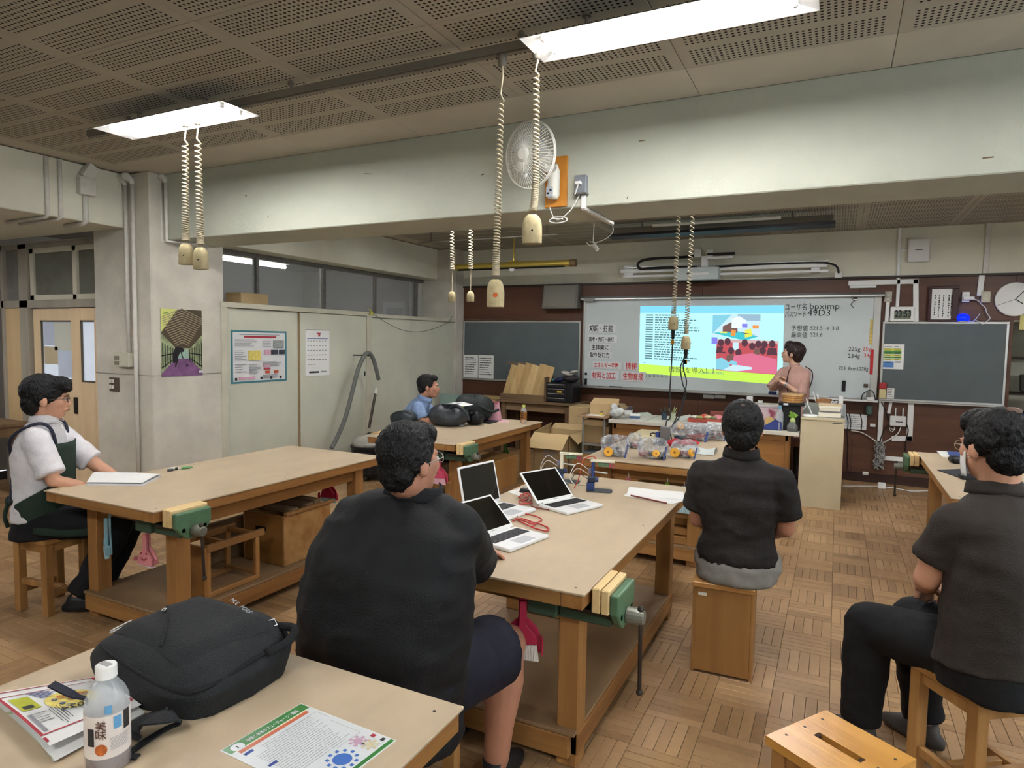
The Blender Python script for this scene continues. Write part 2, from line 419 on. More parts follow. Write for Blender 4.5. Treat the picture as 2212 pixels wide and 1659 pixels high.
mk('pane', MB().box((dx(62,600),YD+.03,zb), (dx(156,600),YD+.035,zt-.05)), m_tglass, w2)
mk('pane', MB().box((dx(156,600),YD+.04,zb), (xr,YD+.045,zt-.05)), m_tglass, w2)
mk('pane', MB().box((dx(5,600),YD+.04,zb), (dx(44,600),YD+.045,zt-.05)), mat('grey_board', (128,124,118), 0.7, var=0.2, scale=3), w2)
d0 = struct('door_3', MB().box((dx(5),YD+.02,0), (dx(44),YD+.05,zs)), wood('door_tan_dark', (196,166,120), (208,180,136), axis=2, sc_=5, rough=0.5), 'plain tan side panel left of the sliding doors', bevel=0.002)
def leaf(name, x0, x1, gx0, gx1, gy0, gy1, yy, label, hnd=None):
    z0, z1 = dz_(gy1), dz_(gy0)
    mb = MB().box((x0,yy,0.01), (gx0,yy+.035,zs-.01)).box((gx1,yy,0.01), (x1,yy+.035,zs-.01)).box((gx0,yy,0.01), (gx1,yy+.035,z0)).box((gx0,yy,z1), (gx1,yy+.035,zs-.01))
    o = struct(name, mb, m_door, label, bevel=0.002)
    mk('pane', MB().box((gx0,yy+.015,z0), (gx1,yy+.02,z1)), m_pglass, o)
    f = MB().box((gx0,yy-.003,z0), (gx0+.02,yy+.01,z1)).box((gx0,yy-.003,z0), (gx1,yy+.01,z0+.015)).box((gx0,yy-.003,z1-.015), (gx1,yy+.01,z1))
    mk('glazing_bead', f, mat('bead_dark', (92,84,72), 0.6), o)
    return o, z0, z1
o, z0, z1 = leaf('door_1', dx(63), dx(156), dx(79), dx(153), 692, 822, YD+.045, 'tan sliding door with papered glass, farther from the column')
xg0, xg1 = dx(79), dx(153)
def paper(a, b_, c, d, cc, n): mk('taped_sheet', MB().box((xg0+(xg1-xg0)*a,YD+.056,z0+(z1-z0)*c), (xg0+(xg1-xg0)*b_,YD+.0595,z0+(z1-z0)*d)), mat(n, cc, 0.7), o)
paper(.05,.36,.58,.97,(196,204,222),'sheet_blue'); paper(.36,.98,.5,.97,(206,208,196),'sheet_cream'); paper(.05,.45,.26,.56,(196,182,150),'sheet_tan'); paper(.45,.98,.05,.5,(204,216,236),'sheet_pale')
o2, z0, z1 = leaf('door_2', dx(153), -5.962, dx(174), dx(203), 692, 822, YD+.005, 'tan sliding door with a narrow glass strip beside the grey column')
mk('door_pull', MB().box((dx(158),YD-.012,dz_(890)), (dx(164),YD+.006,dz_(855))), mat('black_pull', (30,27,25), 0.4), o2, bevel=0.003)

# --- cream sliding cupboards along the left side
m_cup = mat('cupboard_paint', (196,196,178), 0.6, var=0.07, scale=2.5, bump=0.06, bscale=60)
m_cupf = mat('cupboard_frame', (192,188,168), 0.6, var=0.08, scale=6)
cy = lambda p, y=800: onx(p, y, XC).y
y0c, ydv, ymid, ylin, y1c = cy(478), cy(648), cy(796), cy(890), 8.485
cup = thing('wall_cupboard', 'long cream cupboard with sliding panels under the clerestory windows', 'cupboard', (XC, 6.4, 0))
def CB(name, lo, hi, m, bv=0.003): return mk(name, MB().box(lo, hi), m, cup, world=True, bevel=bv)
CB('carcass', (-5.76,4.342,0), (XC-.06,y1c,1.86), m_cupf)
CB('top_rail', (-5.76,y0c,1.865), (XC+.012,ymid,1.915), m_cupf)
CB('top_rail', (-5.76,ymid,1.855), (XC+.008,y1c,1.9), m_cupf)
CB('post', (XC-.06,y0c,0), (XC+.012,y0c+.07,1.865), m_cupf); CB('post', (XC-.06,ymid-.04,0), (XC+.012,ymid+.05,1.865), m_cupf)
CB('sliding_panel', (XC-.05,y0c+.07,0.03), (XC-.025,ydv+.02,1.86), m_cup)
CB('sliding_panel', (XC-.03,ydv,0.03), (XC-.005,ymid-.04,1.86), m_cup)
CB('sliding_panel', (XC-.045,ymid+.05,0.03), (XC-.02,ylin,1.852), m_cup)
CB('sliding_panel', (XC-.045,ylin+.004,0.03), (XC-.018,y1c,1.852), m_cup)
for y in (ydv+.004, ymid-.035): CB('panel_edge', (XC-.03,y-.006,0.03), (XC-.002,y+.006,1.86), mat('worn_edge', (150,128,96), 0.7), 0.001)
CB('plinth', (XC-.05,y0c,0), (XC+.005,y1c,0.03), m_base)
CB('finger_pull', (XC-.022,ymid-.075,1.13), (XC+.001,ymid-.06,1.19), m_dark, 0.0)

# --- room beyond the clerestory windows
FL0, FL1 = 5.2, 6.4
far = thing('far_ceiling_light', 'lit strip light seen through the clerestory glass', 'light', (-6.5, 5.8, 2.5))
mk('housing', MB().box((-6.58,FL0,2.53), (-6.42,FL1,2.75)), m_white, far, world=True)
mk('tube', MB().cyl((-6.5,FL0,2.5), (-6.5,FL1,2.5), 0.022), mat('far_tube', (255,255,250), 0.5, emit=(255,252,240), es=6), far, world=True)
struct('trim_9', MB().box((-8.6,3.93,CEIL-.2), (-5.96,10.0,CEIL-.15)), mat('far_ceiling', (150,146,142), 0.8), 'ceiling of the room beyond the clerestory windows')
struct('wall_far', MB().box((-8.6,8.9,0), (-5.96,9.0,CEIL-.2)), mat('far_plaster', (176,160,148), 0.8), 'pale wall of the room beyond the windows')
def farbox(p0, p1, X, name, label, cat, m):
    a, b_ = onx(*p0, X), onx(*p1, X)
    return a, b_
a, b_ = onx(714, 643, -8.55), onx(772, 672, -8.55)
ac = thing('wall_frame', 'dark glazed frame on the far room wall seen through the third clerestory pane', 'frame', (-8.59, (a.y+b_.y)/2, b_.z))
mk('frame', MB().box((-8.6,a.y,b_.z-.25), (-8.55,b_.y,a.z)), mat('frame_grey', (96,96,94), 0.5), ac, world=True, bevel=.005)
mk('glass', MB().box((-8.55,a.y+.06,b_.z-.2), (-8.54,b_.y-.2,a.z-.06)), mat('frame_glass', (150,168,170), 0.2), ac, world=True)
a, b_ = ony(828, 652, 8.88), ony(880, 680, 8.88)
pp = thing('notice_frame', 'pale framed recess on the far wall seen through the last clerestory pane', 'frame', ((a.x+b_.x)/2, 8.9, b_.z))
mk('surround', MB().box((a.x,8.86,b_.z-.3), (b_.x,8.9,a.z)), mat('recess_pale', (206,200,188), 0.7), pp, world=True, bevel=.004)
mk('opening', MB().box((a.x+.08,8.855,b_.z-.3), (b_.x-.08,8.862,a.z-.1)), mat('recess_in', (160,158,148), 0.7), pp, world=True)
# ---------------------------------------------------------------- ceiling lights, power rails, hanging cords
m_tube = mat('lit_tube', (255,255,255), 0.4, emit=(252,252,255), es=TUBE_STRENGTH)
m_refl = mat('reflector_white', (236,236,232), 0.35)
m_rail = mat('rail_steel', (128,122,110), 0.5, metal=0.2)
def light(x, y, ztop, label, L=1.11, group=None, first=[None]):
    if first[0] is None:
        t = thing('ceiling_light', label, 'light', (x,y,ztop), 0, group)
        h, w0, w1, zb_ = L/2, .045, .125, -.046
        r = MB()
        e_ = h-.13
        for s in (-1, 1): r.quad((-e_,s*w0,-.010), (e_,s*w0,-.010), (h,s*w1,zb_), (-h,s*w1,zb_), 0.0015)
        r.box((-e_,-w0,-.012), (e_,w0,-.010))
        for s in (-1, 1): r.quad((s*e_,-w0,-.010),(s*e_,w0,-.010),(s*h,w1,zb_),(s*h,-w1,zb_),.0015)
        mk('reflector', r, m_refl, t)
        mk('housing', MB().box((-e_,-.045,-.0095), (e_,.045,0.0)), m_rail, t, bevel=.003)
        for s in (-1, 1):
            mk('tube', MB().cyl((-h+.09,s*.06,-.034), (h-.09,s*.06,-.034), .0145, n=10), m_tube, t, smooth=False)
            for e in (-1, 1): mk('lamp_holder', MB().cbox((e*(h-.08),s*.06,-.031), (.022,.03,.036)), m_white, t, bevel=.006)
        for e in (-.28, .24): mk('hanger', MB().cyl((e*L,0,0), (e*L,0,CEIL-ztop), .007, n=8).lathe([(.02,0),(.012,.02)], 10, (e*L,0,CEIL-ztop-.02)), m_rail, t)
        first[0] = t
    else:
        t = copy_tree(first[0]); t.location = (x,y,ztop); t['label'] = label
        if group: t['group'] = group
    return t
G = 'twin tube ceiling lights'
light(-3.525, 2.615, 2.88, 'lit twin tube ceiling light above the bench on the left', group=G)
light(-0.672, 2.615, 2.88, 'large lit twin tube ceiling light near the middle of the room', group=G)
YR2 = 6.05
for x, n in ((-3.4,'above the bench with the bags'), (-0.55,'hidden behind the cross beam above the kit bench'), (2.0,'behind the cross beam over the right bench')):
    light(x, YR2, 2.88, 'lit twin tube ceiling light '+n, group=G)
light(2.2, 2.615, 2.88, 'lit twin tube ceiling light over the man on the right', group=G)
for x, n in ((-3.525,'left'),(-0.672,'middle'),(2.2,'right')): light(x, -0.9, 2.88, 'lit twin tube ceiling light of the rear row behind the camera, '+n, group=G)
light(-7.0, 1.3, 2.49, 'lit twin tube ceiling light under the entrance soffit', group=G)
def rail(y, x0, x1, label):
    t = thing('power_rail', label, 'rail', ((x0+x1)/2, y, 2.885))
    mk('channel', MB().box((x0,y-.02,2.868), (x1,y+.02,2.905)).box((x0,y-.012,2.86),(x1,y+.012,2.868)), m_rail, t, world=True, bevel=.002)
    for x in [x0+.4+i*1.35 for i in range(int((x1-x0)/1.35))]:
        mk('hanger', MB().cyl((x,y,2.9), (x,y,CEIL), .007, n=8).lathe([(.02,0),(.01,.02)], 10, (x,y,CEIL-.02)), m_rail, t, world=True)
rail(2.66, -4.4, 3.4, 'long grey steel rail under the ceiling linking the lights')
rail(YR2+.05, -4.4, 3.4, 'grey steel rail under the ceiling beyond the cross beam')

m_cord = mat('cream_coil_cord', (182,170,142), 0.45, spec=0.4)
m_sock = mat('cream_rubber_socket', (182,168,128), 0.6, var=0.18, scale=30)
m_ember = mat('orange_sticker', (196,96,40), 0.5)
def cord(pt, pb, Y, ztop, label, lean=0.0, r=0.017, sock=(0.078, 0.1), kdens=1.9, turns=34, sticker=False, yaw=0.3, straight=0.18, tail=0.0):
    # pt / pb: top and bottom pixel rows of the cord on the vertical plane Y
    A = ony(*pt, Y); B = ony(*pb, Y); A = Vector((A.x, Y, ztop)); B = Vector((B.x, Y, B.z))
    t = thing('coiled_power_cord', label, 'power cord', A, 0, 'coiled cords hanging from the ceiling rails')
    L = A.z-B.z-sock[1]-.02; mbs = MB(); path = []
    n = turns*8; s0 = L*straight
    path += [Vector((A.x,Y,A.z)), Vector((A.x+.004,Y,A.z-s0*.5)), Vector((A.x-.006,Y,A.z-s0*.85))]
    for i in range(n+1):
        f = i/n; g = 1-(1-f)**kdens
        z = A.z-s0-(L-s0-tail)*g
        ph = 2*PI*turns*f
        sway = lean*math.sin(f*PI)*.5
        rr = r*(0.8+0.2*f)
        cxx = A.x+(B.x-A.x)*(s0+(L-s0)*g)/L+sway
        path.append(Vector((cxx+rr*math.cos(ph), Y+rr*math.sin(ph), z)))
    mbs.tube(path, 0.0042, 6)
    mk('coil', mbs, m_cord, t, world=True, smooth=True)
    if tail: mk('lead', MB().cyl((B.x,Y,A.z-L+tail+.01),(B.x,Y,A.z-L-.02),.005,n=8), m_cord, t, world=True)
    w, h = sock
    mk('plug_top', MB().lathe([(.02,.05),(.024,.045),(.018,.0)], 14, (A.x,Y,A.z-.045)), m_rail, t, world=True, smooth=True)
    M = Matrix.Rotation(yaw, 3, 'Z')
    body = MB()
    prof = [(0,.42,.5),(.05,.62,.7),(.14,.8,.86),(.28,.94,.97),(.48,1,1),(.96,1,1),(1,.95,.96)]
    o = 0; rings = []
    for f, a, b_ in prof:
        ring = []
        for k in range(16):
            an = 2*PI*k/16; cx, sy = math.cos(an), math.sin(an)
            ex = abs(cx)**.6*(1 if cx > 0 else -1); ey = abs(sy)**.6*(1 if sy > 0 else -1)
            ring.append(M @ Vector((ex*w/2*a, ey*w*.33*b_, 0))+Vector((B.x,Y,B.z+h*(1-f))))
        rings.append(ring)
    for i, ring in enumerate(rings):
        body.v += ring
        if i:
            for k in range(16): body.f.append([(i-1)*16+k,(i-1)*16+(k+1)%16,i*16+(k+1)%16,i*16+k]); body.m.append(0)
    body.f.append(list(range(16))); body.m.append(0); body.f.append([(len(rings)-1)*16+k for k in range(16)]); body.m.append(0)
    so = mk('socket', body, m_sock, t, world=True, smooth=True)
    md = so.modifiers.new('edge','EDGE_SPLIT'); md.split_angle = 0.9
    p = M @ Vector((.004,-w*.335,0))+Vector((B.x,Y,B.z+h*.42))
    mk('sticker' if sticker else 'screw', MB().cyl(p, p+M @ Vector((0,-.003,0)), .011 if sticker else .004, n=12), m_ember if sticker else m_dark, so, world=False).parent = so
    so.children[0].data.transform(Matrix.Translation(-t.location))
    return t
cord((400,270), (402,572), 2.66, 2.86, 'coiled cord with cream socket, left of the pair over the left bench', straight=.2, r=.019, turns=36, sock=(.082,.125))
cord((426,262), (434,582), 2.66, 2.86, 'coiled cord with cream socket, right of the pair over the left bench', straight=.2, r=.019, turns=34, sock=(.085,.128))
cord((1085,118), (1070,663), 2.66, 2.86, 'longest coiled cord with an orange sticker on its socket in front of the fan', straight=.2, r=.0145, sticker=True, turns=52, sock=(.08,.125), kdens=1.6)
cord((1160,105), (1149,526), 2.66, 2.86, 'coiled cord hanging in front of the fan grille, without sticker', lean=.02, straight=.16, r=.0145, sock=(.088,.125), turns=52, kdens=2.2)
Y2 = YR2+.05
cord((977,440), (976,652), Y2, 2.86, 'slim coiled cord beyond the beam, left of the pair beside the brass lamp', r=.024, turns=17, straight=.05, kdens=1.5, tail=.22, sock=(.082,.11))
cord((1017,440), (1016,652), Y2, 2.86, 'slim coiled cord beyond the beam, right of the pair beside the brass lamp', r=.024, turns=17, straight=.05, kdens=1.5, tail=.22, sock=(.082,.11))
c5 = cord((1468,420), (1454,712), Y2, 2.86, 'coiled cord in front of the projected slide with one black plug, left of the pair', r=.02, turns=34, straight=.05, kdens=1.4, sock=(.09,.125))
c6 = cord((1498,420), (1481,755), Y2, 2.86, 'coiled cord in front of the projected slide with two black leads, right of the pair', r=.02, turns=40, straight=.05, kdens=1.5, sock=(.085,.125))
# ---------------------------------------------------------------- front wall: boards and what hangs there
FY = YF-0.012
m_wb = mat('whiteboard_enamel', (198,206,205), 0.22, var=0.04, scale=1.5, spec=0.45)
m_gb = mat('chalkboard_grey_green', (88,96,97), 0.6, var=0.12, scale=2.5)
m_blk = mat('black_plastic', (24,24,26), 0.45)
m_ink = mat('black_marker', (40,40,44), 0.6)
m_red = mat('red_marker', (196,50,44), 0.6)
m_paper = mat('white_paper', (226,226,222), 0.7)
m_paper2 = mat('off_white_paper', (214,212,200), 0.7)
def F(x, y, Y=FY): p = ony(x, y, Y); return p.x, p.z
def board(name, label, x0, x1, z0, z1, m, mf, fw=.025, th=.03, y=FY):
    t = thing(name, label, 'board', ((x0+x1)/2, y, z0))
    mk('surface', MB().box((x0+fw*.5,y-th*.7,z0+fw*.5), (x1-fw*.5,y,z1-fw*.5)), m, t, world=True)
    for lo, hi in (((x0,y-th,z0),(x1,y,z0+fw)), ((x0,y-th,z1-fw),(x1,y,z1)), ((x0,y-th,z0+fw),(x0+fw,y,z1-fw)), ((x1-fw,y-th,z0+fw),(x1,y,z1-fw))):
        mk('frame', MB().box(lo, hi), mf, t, world=True, bevel=.003)
    return t
WX0, WX1, WZ0, WZ1 = -3.205, 0.425, 0.955, 2.205
YW = FY-.06
wbd = thing('whiteboard', 'wide whiteboard with a projected slide, cards and handwriting', 'whiteboard', (-1.39, FY, WZ0))
mk('surface', MB().box((WX0+.02,YW+.012,WZ0+.02), (WX1-.06,FY,WZ1-.02)), m_wb, wbd, world=True)
for lo, hi in (((WX0,YW,WZ0),(WX1,FY,WZ0+.035)), ((WX0,YW,WZ1-.02),(WX1,FY,WZ1)), ((WX0,YW,WZ0),(WX0+.03,FY,WZ1)), ((WX1-.075,YW+.004,WZ0),(WX1,FY,WZ1))):
    mk('frame', MB().box(lo, hi), m_alu, wbd, world=True, bevel=.004)
mk('tray', MB().box((WX0,YW-.08,WZ0+.005), (WX1,YW+.01,WZ0+.015)).box((WX0,YW-.085,WZ0+.005), (WX1,YW-.078,WZ0+.03)), m_alu, wbd, world=True, bevel=.002)
mk('top_rail', MB().box((WX0-.03,YW-.05,WZ1-.035), (WX1+.03,YW-.02,WZ1-.01)), m_alu, wbd, world=True, bevel=.004)
mk('rail_slot', MB().box((WX0-.03,YW-.045,WZ1-.012), (WX1+.03,YW,WZ1+.012)), mat('rail_dark', (70,70,68), 0.4, metal=.5), wbd, world=True)
a = F(1267,648); mk('rail_bracket', MB().box((a[0],YW-.06,a[1]-.03), (a[0]+.16,YW-.02,a[1]+.01)), mat('bracket_grey', (140,138,134), 0.5), wbd, world=True, bevel=.004)
mk('sensor_bar', MB().box((F(1741,860)[0],YW-.1,WZ0-.0), (F(1895,862)[0],YW-.02,WZ0+.022)), m_white, wbd, world=True, bevel=.004)
# projected slide: emissive sheets on the board stand in for the projector's light
SY = YW+.0105
def SP(u, v):   # u,v in slide 0..1 from top left
    q = [F(1383,661,SY), F(1694,659,SY), F(1690,832,SY), F(1380,805,SY)]
    x = (q[0][0]*(1-u)+q[1][0]*u)*(1-v)+(q[3][0]*(1-u)+q[2][0]*u)*v
    z = (q[0][1]*(1-u)+q[1][1]*u)*(1-v)+(q[3][1]*(1-u)+q[2][1]*u)*v
    return x, z
def em(name, c, s=1.0): return mat('beam_'+name, c, 0.5, emit=c, es=s)
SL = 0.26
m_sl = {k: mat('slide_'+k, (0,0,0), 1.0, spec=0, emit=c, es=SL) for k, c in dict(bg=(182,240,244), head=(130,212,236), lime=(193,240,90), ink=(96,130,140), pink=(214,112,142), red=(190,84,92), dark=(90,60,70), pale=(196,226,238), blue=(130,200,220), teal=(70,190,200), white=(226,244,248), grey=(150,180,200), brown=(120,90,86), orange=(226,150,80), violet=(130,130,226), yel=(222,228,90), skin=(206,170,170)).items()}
sld = mk('glowing_slide', MB().add([(SP(u,v)[0],SY,SP(u,v)[1]) for u,v in ((0,1),(1,1),(1,0),(0,0))], [(0,1,2,3)]), m_sl['bg'], wbd, world=True)
lay = [0]
def slide(u0, v0, u1, v1, k, wob=0, name='slide_shape'):
    lay[0] += 1; y = SY-.0002-.00004*lay[0]
    return (u0, v0, u1, v1, k, y, wob)
shapes = {}
def S(poly, k):
    lay[0] += 1; y = SY-.0002-.00003*lay[0]
    mb = shapes.setdefault(k, MB()); mb.add([(SP(u,v)[0],y,SP(u,v)[1]) for u,v in poly], [list(range(len(poly)))])
def R4(u0, v0, u1, v1, k): S([(u0,v1),(u1,v1),(u1,v0),(u0,v0)], k)
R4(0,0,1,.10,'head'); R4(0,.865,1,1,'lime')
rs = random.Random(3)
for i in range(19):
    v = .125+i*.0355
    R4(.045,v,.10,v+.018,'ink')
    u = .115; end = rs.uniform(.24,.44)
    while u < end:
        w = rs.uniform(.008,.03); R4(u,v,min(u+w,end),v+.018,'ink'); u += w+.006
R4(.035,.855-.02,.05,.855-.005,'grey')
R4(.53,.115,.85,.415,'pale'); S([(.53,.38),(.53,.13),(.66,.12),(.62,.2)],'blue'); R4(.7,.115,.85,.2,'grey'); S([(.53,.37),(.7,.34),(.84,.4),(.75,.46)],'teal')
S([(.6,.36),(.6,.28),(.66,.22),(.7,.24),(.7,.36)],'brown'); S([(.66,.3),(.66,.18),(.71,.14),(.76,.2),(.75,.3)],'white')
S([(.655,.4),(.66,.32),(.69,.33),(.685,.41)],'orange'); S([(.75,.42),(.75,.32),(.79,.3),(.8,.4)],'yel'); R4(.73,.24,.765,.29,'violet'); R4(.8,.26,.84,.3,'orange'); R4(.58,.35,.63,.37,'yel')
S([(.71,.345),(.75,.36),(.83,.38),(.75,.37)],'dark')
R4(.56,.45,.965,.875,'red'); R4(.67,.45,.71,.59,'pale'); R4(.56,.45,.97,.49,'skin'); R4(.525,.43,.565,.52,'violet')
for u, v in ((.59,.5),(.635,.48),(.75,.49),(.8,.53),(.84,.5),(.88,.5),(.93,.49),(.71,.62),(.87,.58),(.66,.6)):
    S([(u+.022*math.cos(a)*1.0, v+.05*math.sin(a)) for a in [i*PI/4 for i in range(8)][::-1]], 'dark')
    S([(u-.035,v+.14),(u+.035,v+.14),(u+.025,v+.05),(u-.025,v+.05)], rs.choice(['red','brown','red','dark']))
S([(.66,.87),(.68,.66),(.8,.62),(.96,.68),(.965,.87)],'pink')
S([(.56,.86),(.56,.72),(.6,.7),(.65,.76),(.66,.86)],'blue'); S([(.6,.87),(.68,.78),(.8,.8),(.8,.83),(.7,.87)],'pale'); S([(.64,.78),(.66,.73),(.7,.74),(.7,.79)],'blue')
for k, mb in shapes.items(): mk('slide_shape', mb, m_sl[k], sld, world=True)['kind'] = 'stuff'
tr = lambda u, v: (SP(u,v)[0], SY-.006, SP(u,v)[1])
def wtext(s, x, y, size, m, parent=None, Y=YW+.008, name='handwriting'):
    p = F(x, y, Y); P0 = Vector((p[0], Y, p[1]))
    if parent is not None:
        q = parent
        while q: P0 -= q.location; q = q.parent
    return text(s, size, m, frame(P0, (1,0,0), (0,0,1)), parent, name)
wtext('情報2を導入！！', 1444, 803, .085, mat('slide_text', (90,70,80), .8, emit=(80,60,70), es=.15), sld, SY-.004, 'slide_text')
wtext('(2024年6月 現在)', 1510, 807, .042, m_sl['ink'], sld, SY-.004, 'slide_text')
# handwriting on the board
for s, x, y, sz, x1 in (("ユーザ名",1695,669,.09,1741),("bpximp",1748,668,.105,1812),("パスワード",1695,684,.085,1740),("49D3",1744,682,.105,1793),("予想値",1708,714,.075,1744),("S21.5 → 3.8",1750,713,.07,1811),("最高値",1708,728,.07,1743),("S21.6",1750,727,.07,1776),("225g",1832,758,.07,1858),("234g",1831,773,.07,1857),("723  8cm1278g",1811,799,.06,1875)):
    wtext(s, x, y, sz, m_ink, wbd)["fit"] = F(x1,y,YW)[0]-F(x,y,YW)[0]
for s, x, y, sz in (('25g', 1863, 757, .06), ('34g', 1865, 771, .06)): wtext(s, x, y, sz, m_red, wbd)
wtext('i o u a o o', 1395, 814, .07, mat('green_ink', (60,110,30), .7), wbd, SY-.004)
# label cards on the left part of the board
def card(s, x0, y0, x1, y1, label, m, sz, dy=.2):
    a, b_ = F(x0,y0,YW), F(x1,y1,YW)
    t = thing('label_card', label, 'card', ((a[0]+b_[0])/2, YW+.01, b_[1]), 0, 'word cards on the whiteboard')
    mk('card', MB().box((a[0],YW+.004,b_[1]), (b_[0],YW+.0115,a[1])), mat('card_white', (214,216,216), .5), t, world=True, bevel=.001)
    P0 = Vector((a[0]+.02, YW+.003, b_[1]+(a[1]-b_[1])*dy)) - t.location
    o = text(s, sz, m, frame(P0, (1,0,0), (0,0,1)), t); o.data.offset = .0016; o['fit'] = (b_[0]-a[0])*.84
for s, x0, y0, x1, y1, m, sz, lab in (
    ('知識・技能', 1270, 700, 1330, 719, m_ink, .098, 'white card with black words, topmost of the column on the whiteboard'),
    ('思考・判断・表現', 1269, 723, 1333, 741, m_ink, .068, 'white card with a long line of black words, second from the top'),
    ('主体的に', 1274, 742, 1318, 759, m_ink, .082, 'white card with black words, third from the top of the column'),
    ('取り組む力', 1271, 759, 1321, 775, m_ink, .078, 'white card with black words just above the red cards'),
    ('エネルギー変換', 1280, 780, 1342, 798, m_red, .076, 'white card with small red words, upper left of the red cards'),
    ('情報', 1348, 783, 1377, 801, m_red, .1, 'short white card with red words beside the edge of the slide'),
    ('材料と加工', 1276, 800, 1336, 822, m_red, .102, 'white card with large red words near the lower left corner of the whiteboard'),
    ('生物育成', 1342, 802, 1394, 825, m_red, .105, 'white card with large red words partly over the lime slide bar')):
    card(s, x0, y0, x1, y1, lab, m, sz)
def magnet(name, label, cat, x0, y0, x1, y1, m, th=.012, bv=.002, Y=YW+.011, group=None):
    a, b_ = F(x0,y0,Y), F(x1,y1,Y)
    return tag(mk(name, MB().box((min(a[0],b_[0]),Y-th,min(a[1],b_[1])), (max(a[0],b_[0]),Y,max(a[1],b_[1]))), m, bevel=bv), label, cat, group)
magnet('magnet_strip', 'long red magnetic strip on the right edge of the whiteboard', 'magnet', 1881, 755, 1885, 809, mat('red_plastic', (176,36,40), .4))
o = magnet('paper_strip', 'narrow yellowed paper strip taped near the right edge of the whiteboard', 'paper', 1880, 690, 1886, 744, mat('yellow_paper', (206,182,104), .7, var=.3, scale=40), .002, 0)
magnet('square_magnet', 'small brown square magnet low on the whiteboard', 'magnet', 1866, 829, 1875, 837, mat('brown_magnet', (84,66,56), .5))
magnet('board_marker', 'black and white marker clipped upright low on the whiteboard', 'marker', 1819, 822, 1826, 846, m_blk, .02, .006)
t = thing('round_magnet', 'small black round magnet above the left corner of the whiteboard tray', 'magnet', (F(1268.5,807)[0], YW+.011, F(1268.5,807)[1])); mk('disc', MB().cyl((0,0,0),(0,-.012,0),.018,n=16), m_blk, t, bevel=.002)
tag(mk('eraser_clip', MB().box((F(1266,830)[0],YW-.01,F(1266,830)[1]), (F(1271,817)[0],YW+.011,F(1271,817)[1])), m_blk, bevel=.004), 'black clip stuck to the lower left corner of the whiteboard', 'clip')
# spring clip at the top right of the board
p = F(1847,646); t = thing('clip_magnet', 'chrome clip magnet with a dangling wire near the top of the whiteboard', 'clip', (p[0],YW+.01,p[1]))
mk('clip', MB().cbox((0,-.01,0),(.05,.02,.045)), m_alu, t, bevel=.005); mk('spring', MB().cyl((-.02,-.025,.005),(.02,-.025,.005),.009,n=10), m_blk, t)
mk('wire', MB().tube(smoothpath([(0,-.02,-.02),(-.04,-.022,-.06),(-.03,-.02,-.085),(-.005,-.02,-.11)],5),.004,6), m_ink, t); mk('tail_wire', MB().tube([(-.01,-.02,.02),(-.1,-.02,.035),(-.18,-.02,.045)],.002,5), m_ink, t)
# things on the tray
def ontray(name, label, cat, x0, x1, h, m, d=.05, group=None):
    a, b_ = F(x0, 855, YW-.04)[0], F(x1, 855, YW-.04)[0]
    return tag(mk(name, MB().box((a,YW-.04-d/2,WZ0+.015), (b_,YW-.04+d/2,WZ0+.015+h)), m, bevel=min(h,d)*.25, seg=2), label, cat, group)
ontray('board_eraser', 'dark blue board eraser on the whiteboard tray beside the teacher', 'eraser', 1660, 1677, .055, mat('eraser_blue', (30,36,74), .8))
ontray('board_eraser', 'dark grey long board eraser at the left end of the whiteboard tray', 'eraser', 1316, 1342, .025, mat('eraser_grey', (60,64,66), .8))
ontray('board_eraser', 'pale board eraser on the right part of the whiteboard tray', 'eraser', 1766, 1792, .03, mat('eraser_pale', (206,206,200), .7))
for k, (a, b_, c, n) in enumerate(((1290,1304,(40,44,60),'dark blue capped'), (1350,1362,(180,180,176),'white barrelled'), (1470,1482,(190,188,180),'pale grey'), (1547,1560,(214,212,206),'bright white'), (1575,1586,(200,196,190),'ivory'), (1600,1612,(170,168,160),'dull grey'))):
    ontray('tray_marker', n+' marker lying on the whiteboard tray', 'marker', a, b_, .016, mat('marker_%d' % k, c, .4), .016, 'markers on the whiteboard tray')
# white boxes under the tray
a, b_ = F(1520,852), F(1567,861)
for k, (x0, x1) in enumerate(((1520,1543),(1545,1568))):
    q0, q1 = F(x0,851), F(x1,861)
    tag(mk('outlet_box', MB().box((q0[0],FY-.05,q1[1]), (q1[0],FY,q0[1]-.004)), m_white, bevel=.005), ('left' if k == 0 else 'right')+' of the two white outlet boxes under the whiteboard tray', 'outlet')
# chalkboards left and right
lb = board('chalkboard', 'dark grey green chalkboard at the left end of the front wall', -5.17, -3.25, .985, 1.885, m_gb, m_alu)
rb = board('chalkboard', 'dark grey green chalkboard right of the whiteboard', .45, 1.64, .975, 1.885, m_gb, m_alu)
mk('ledge', MB().box((.45,FY-.06,.96), (1.64,FY-.03,.975)), m_alu, rb, world=True, bevel=.002)
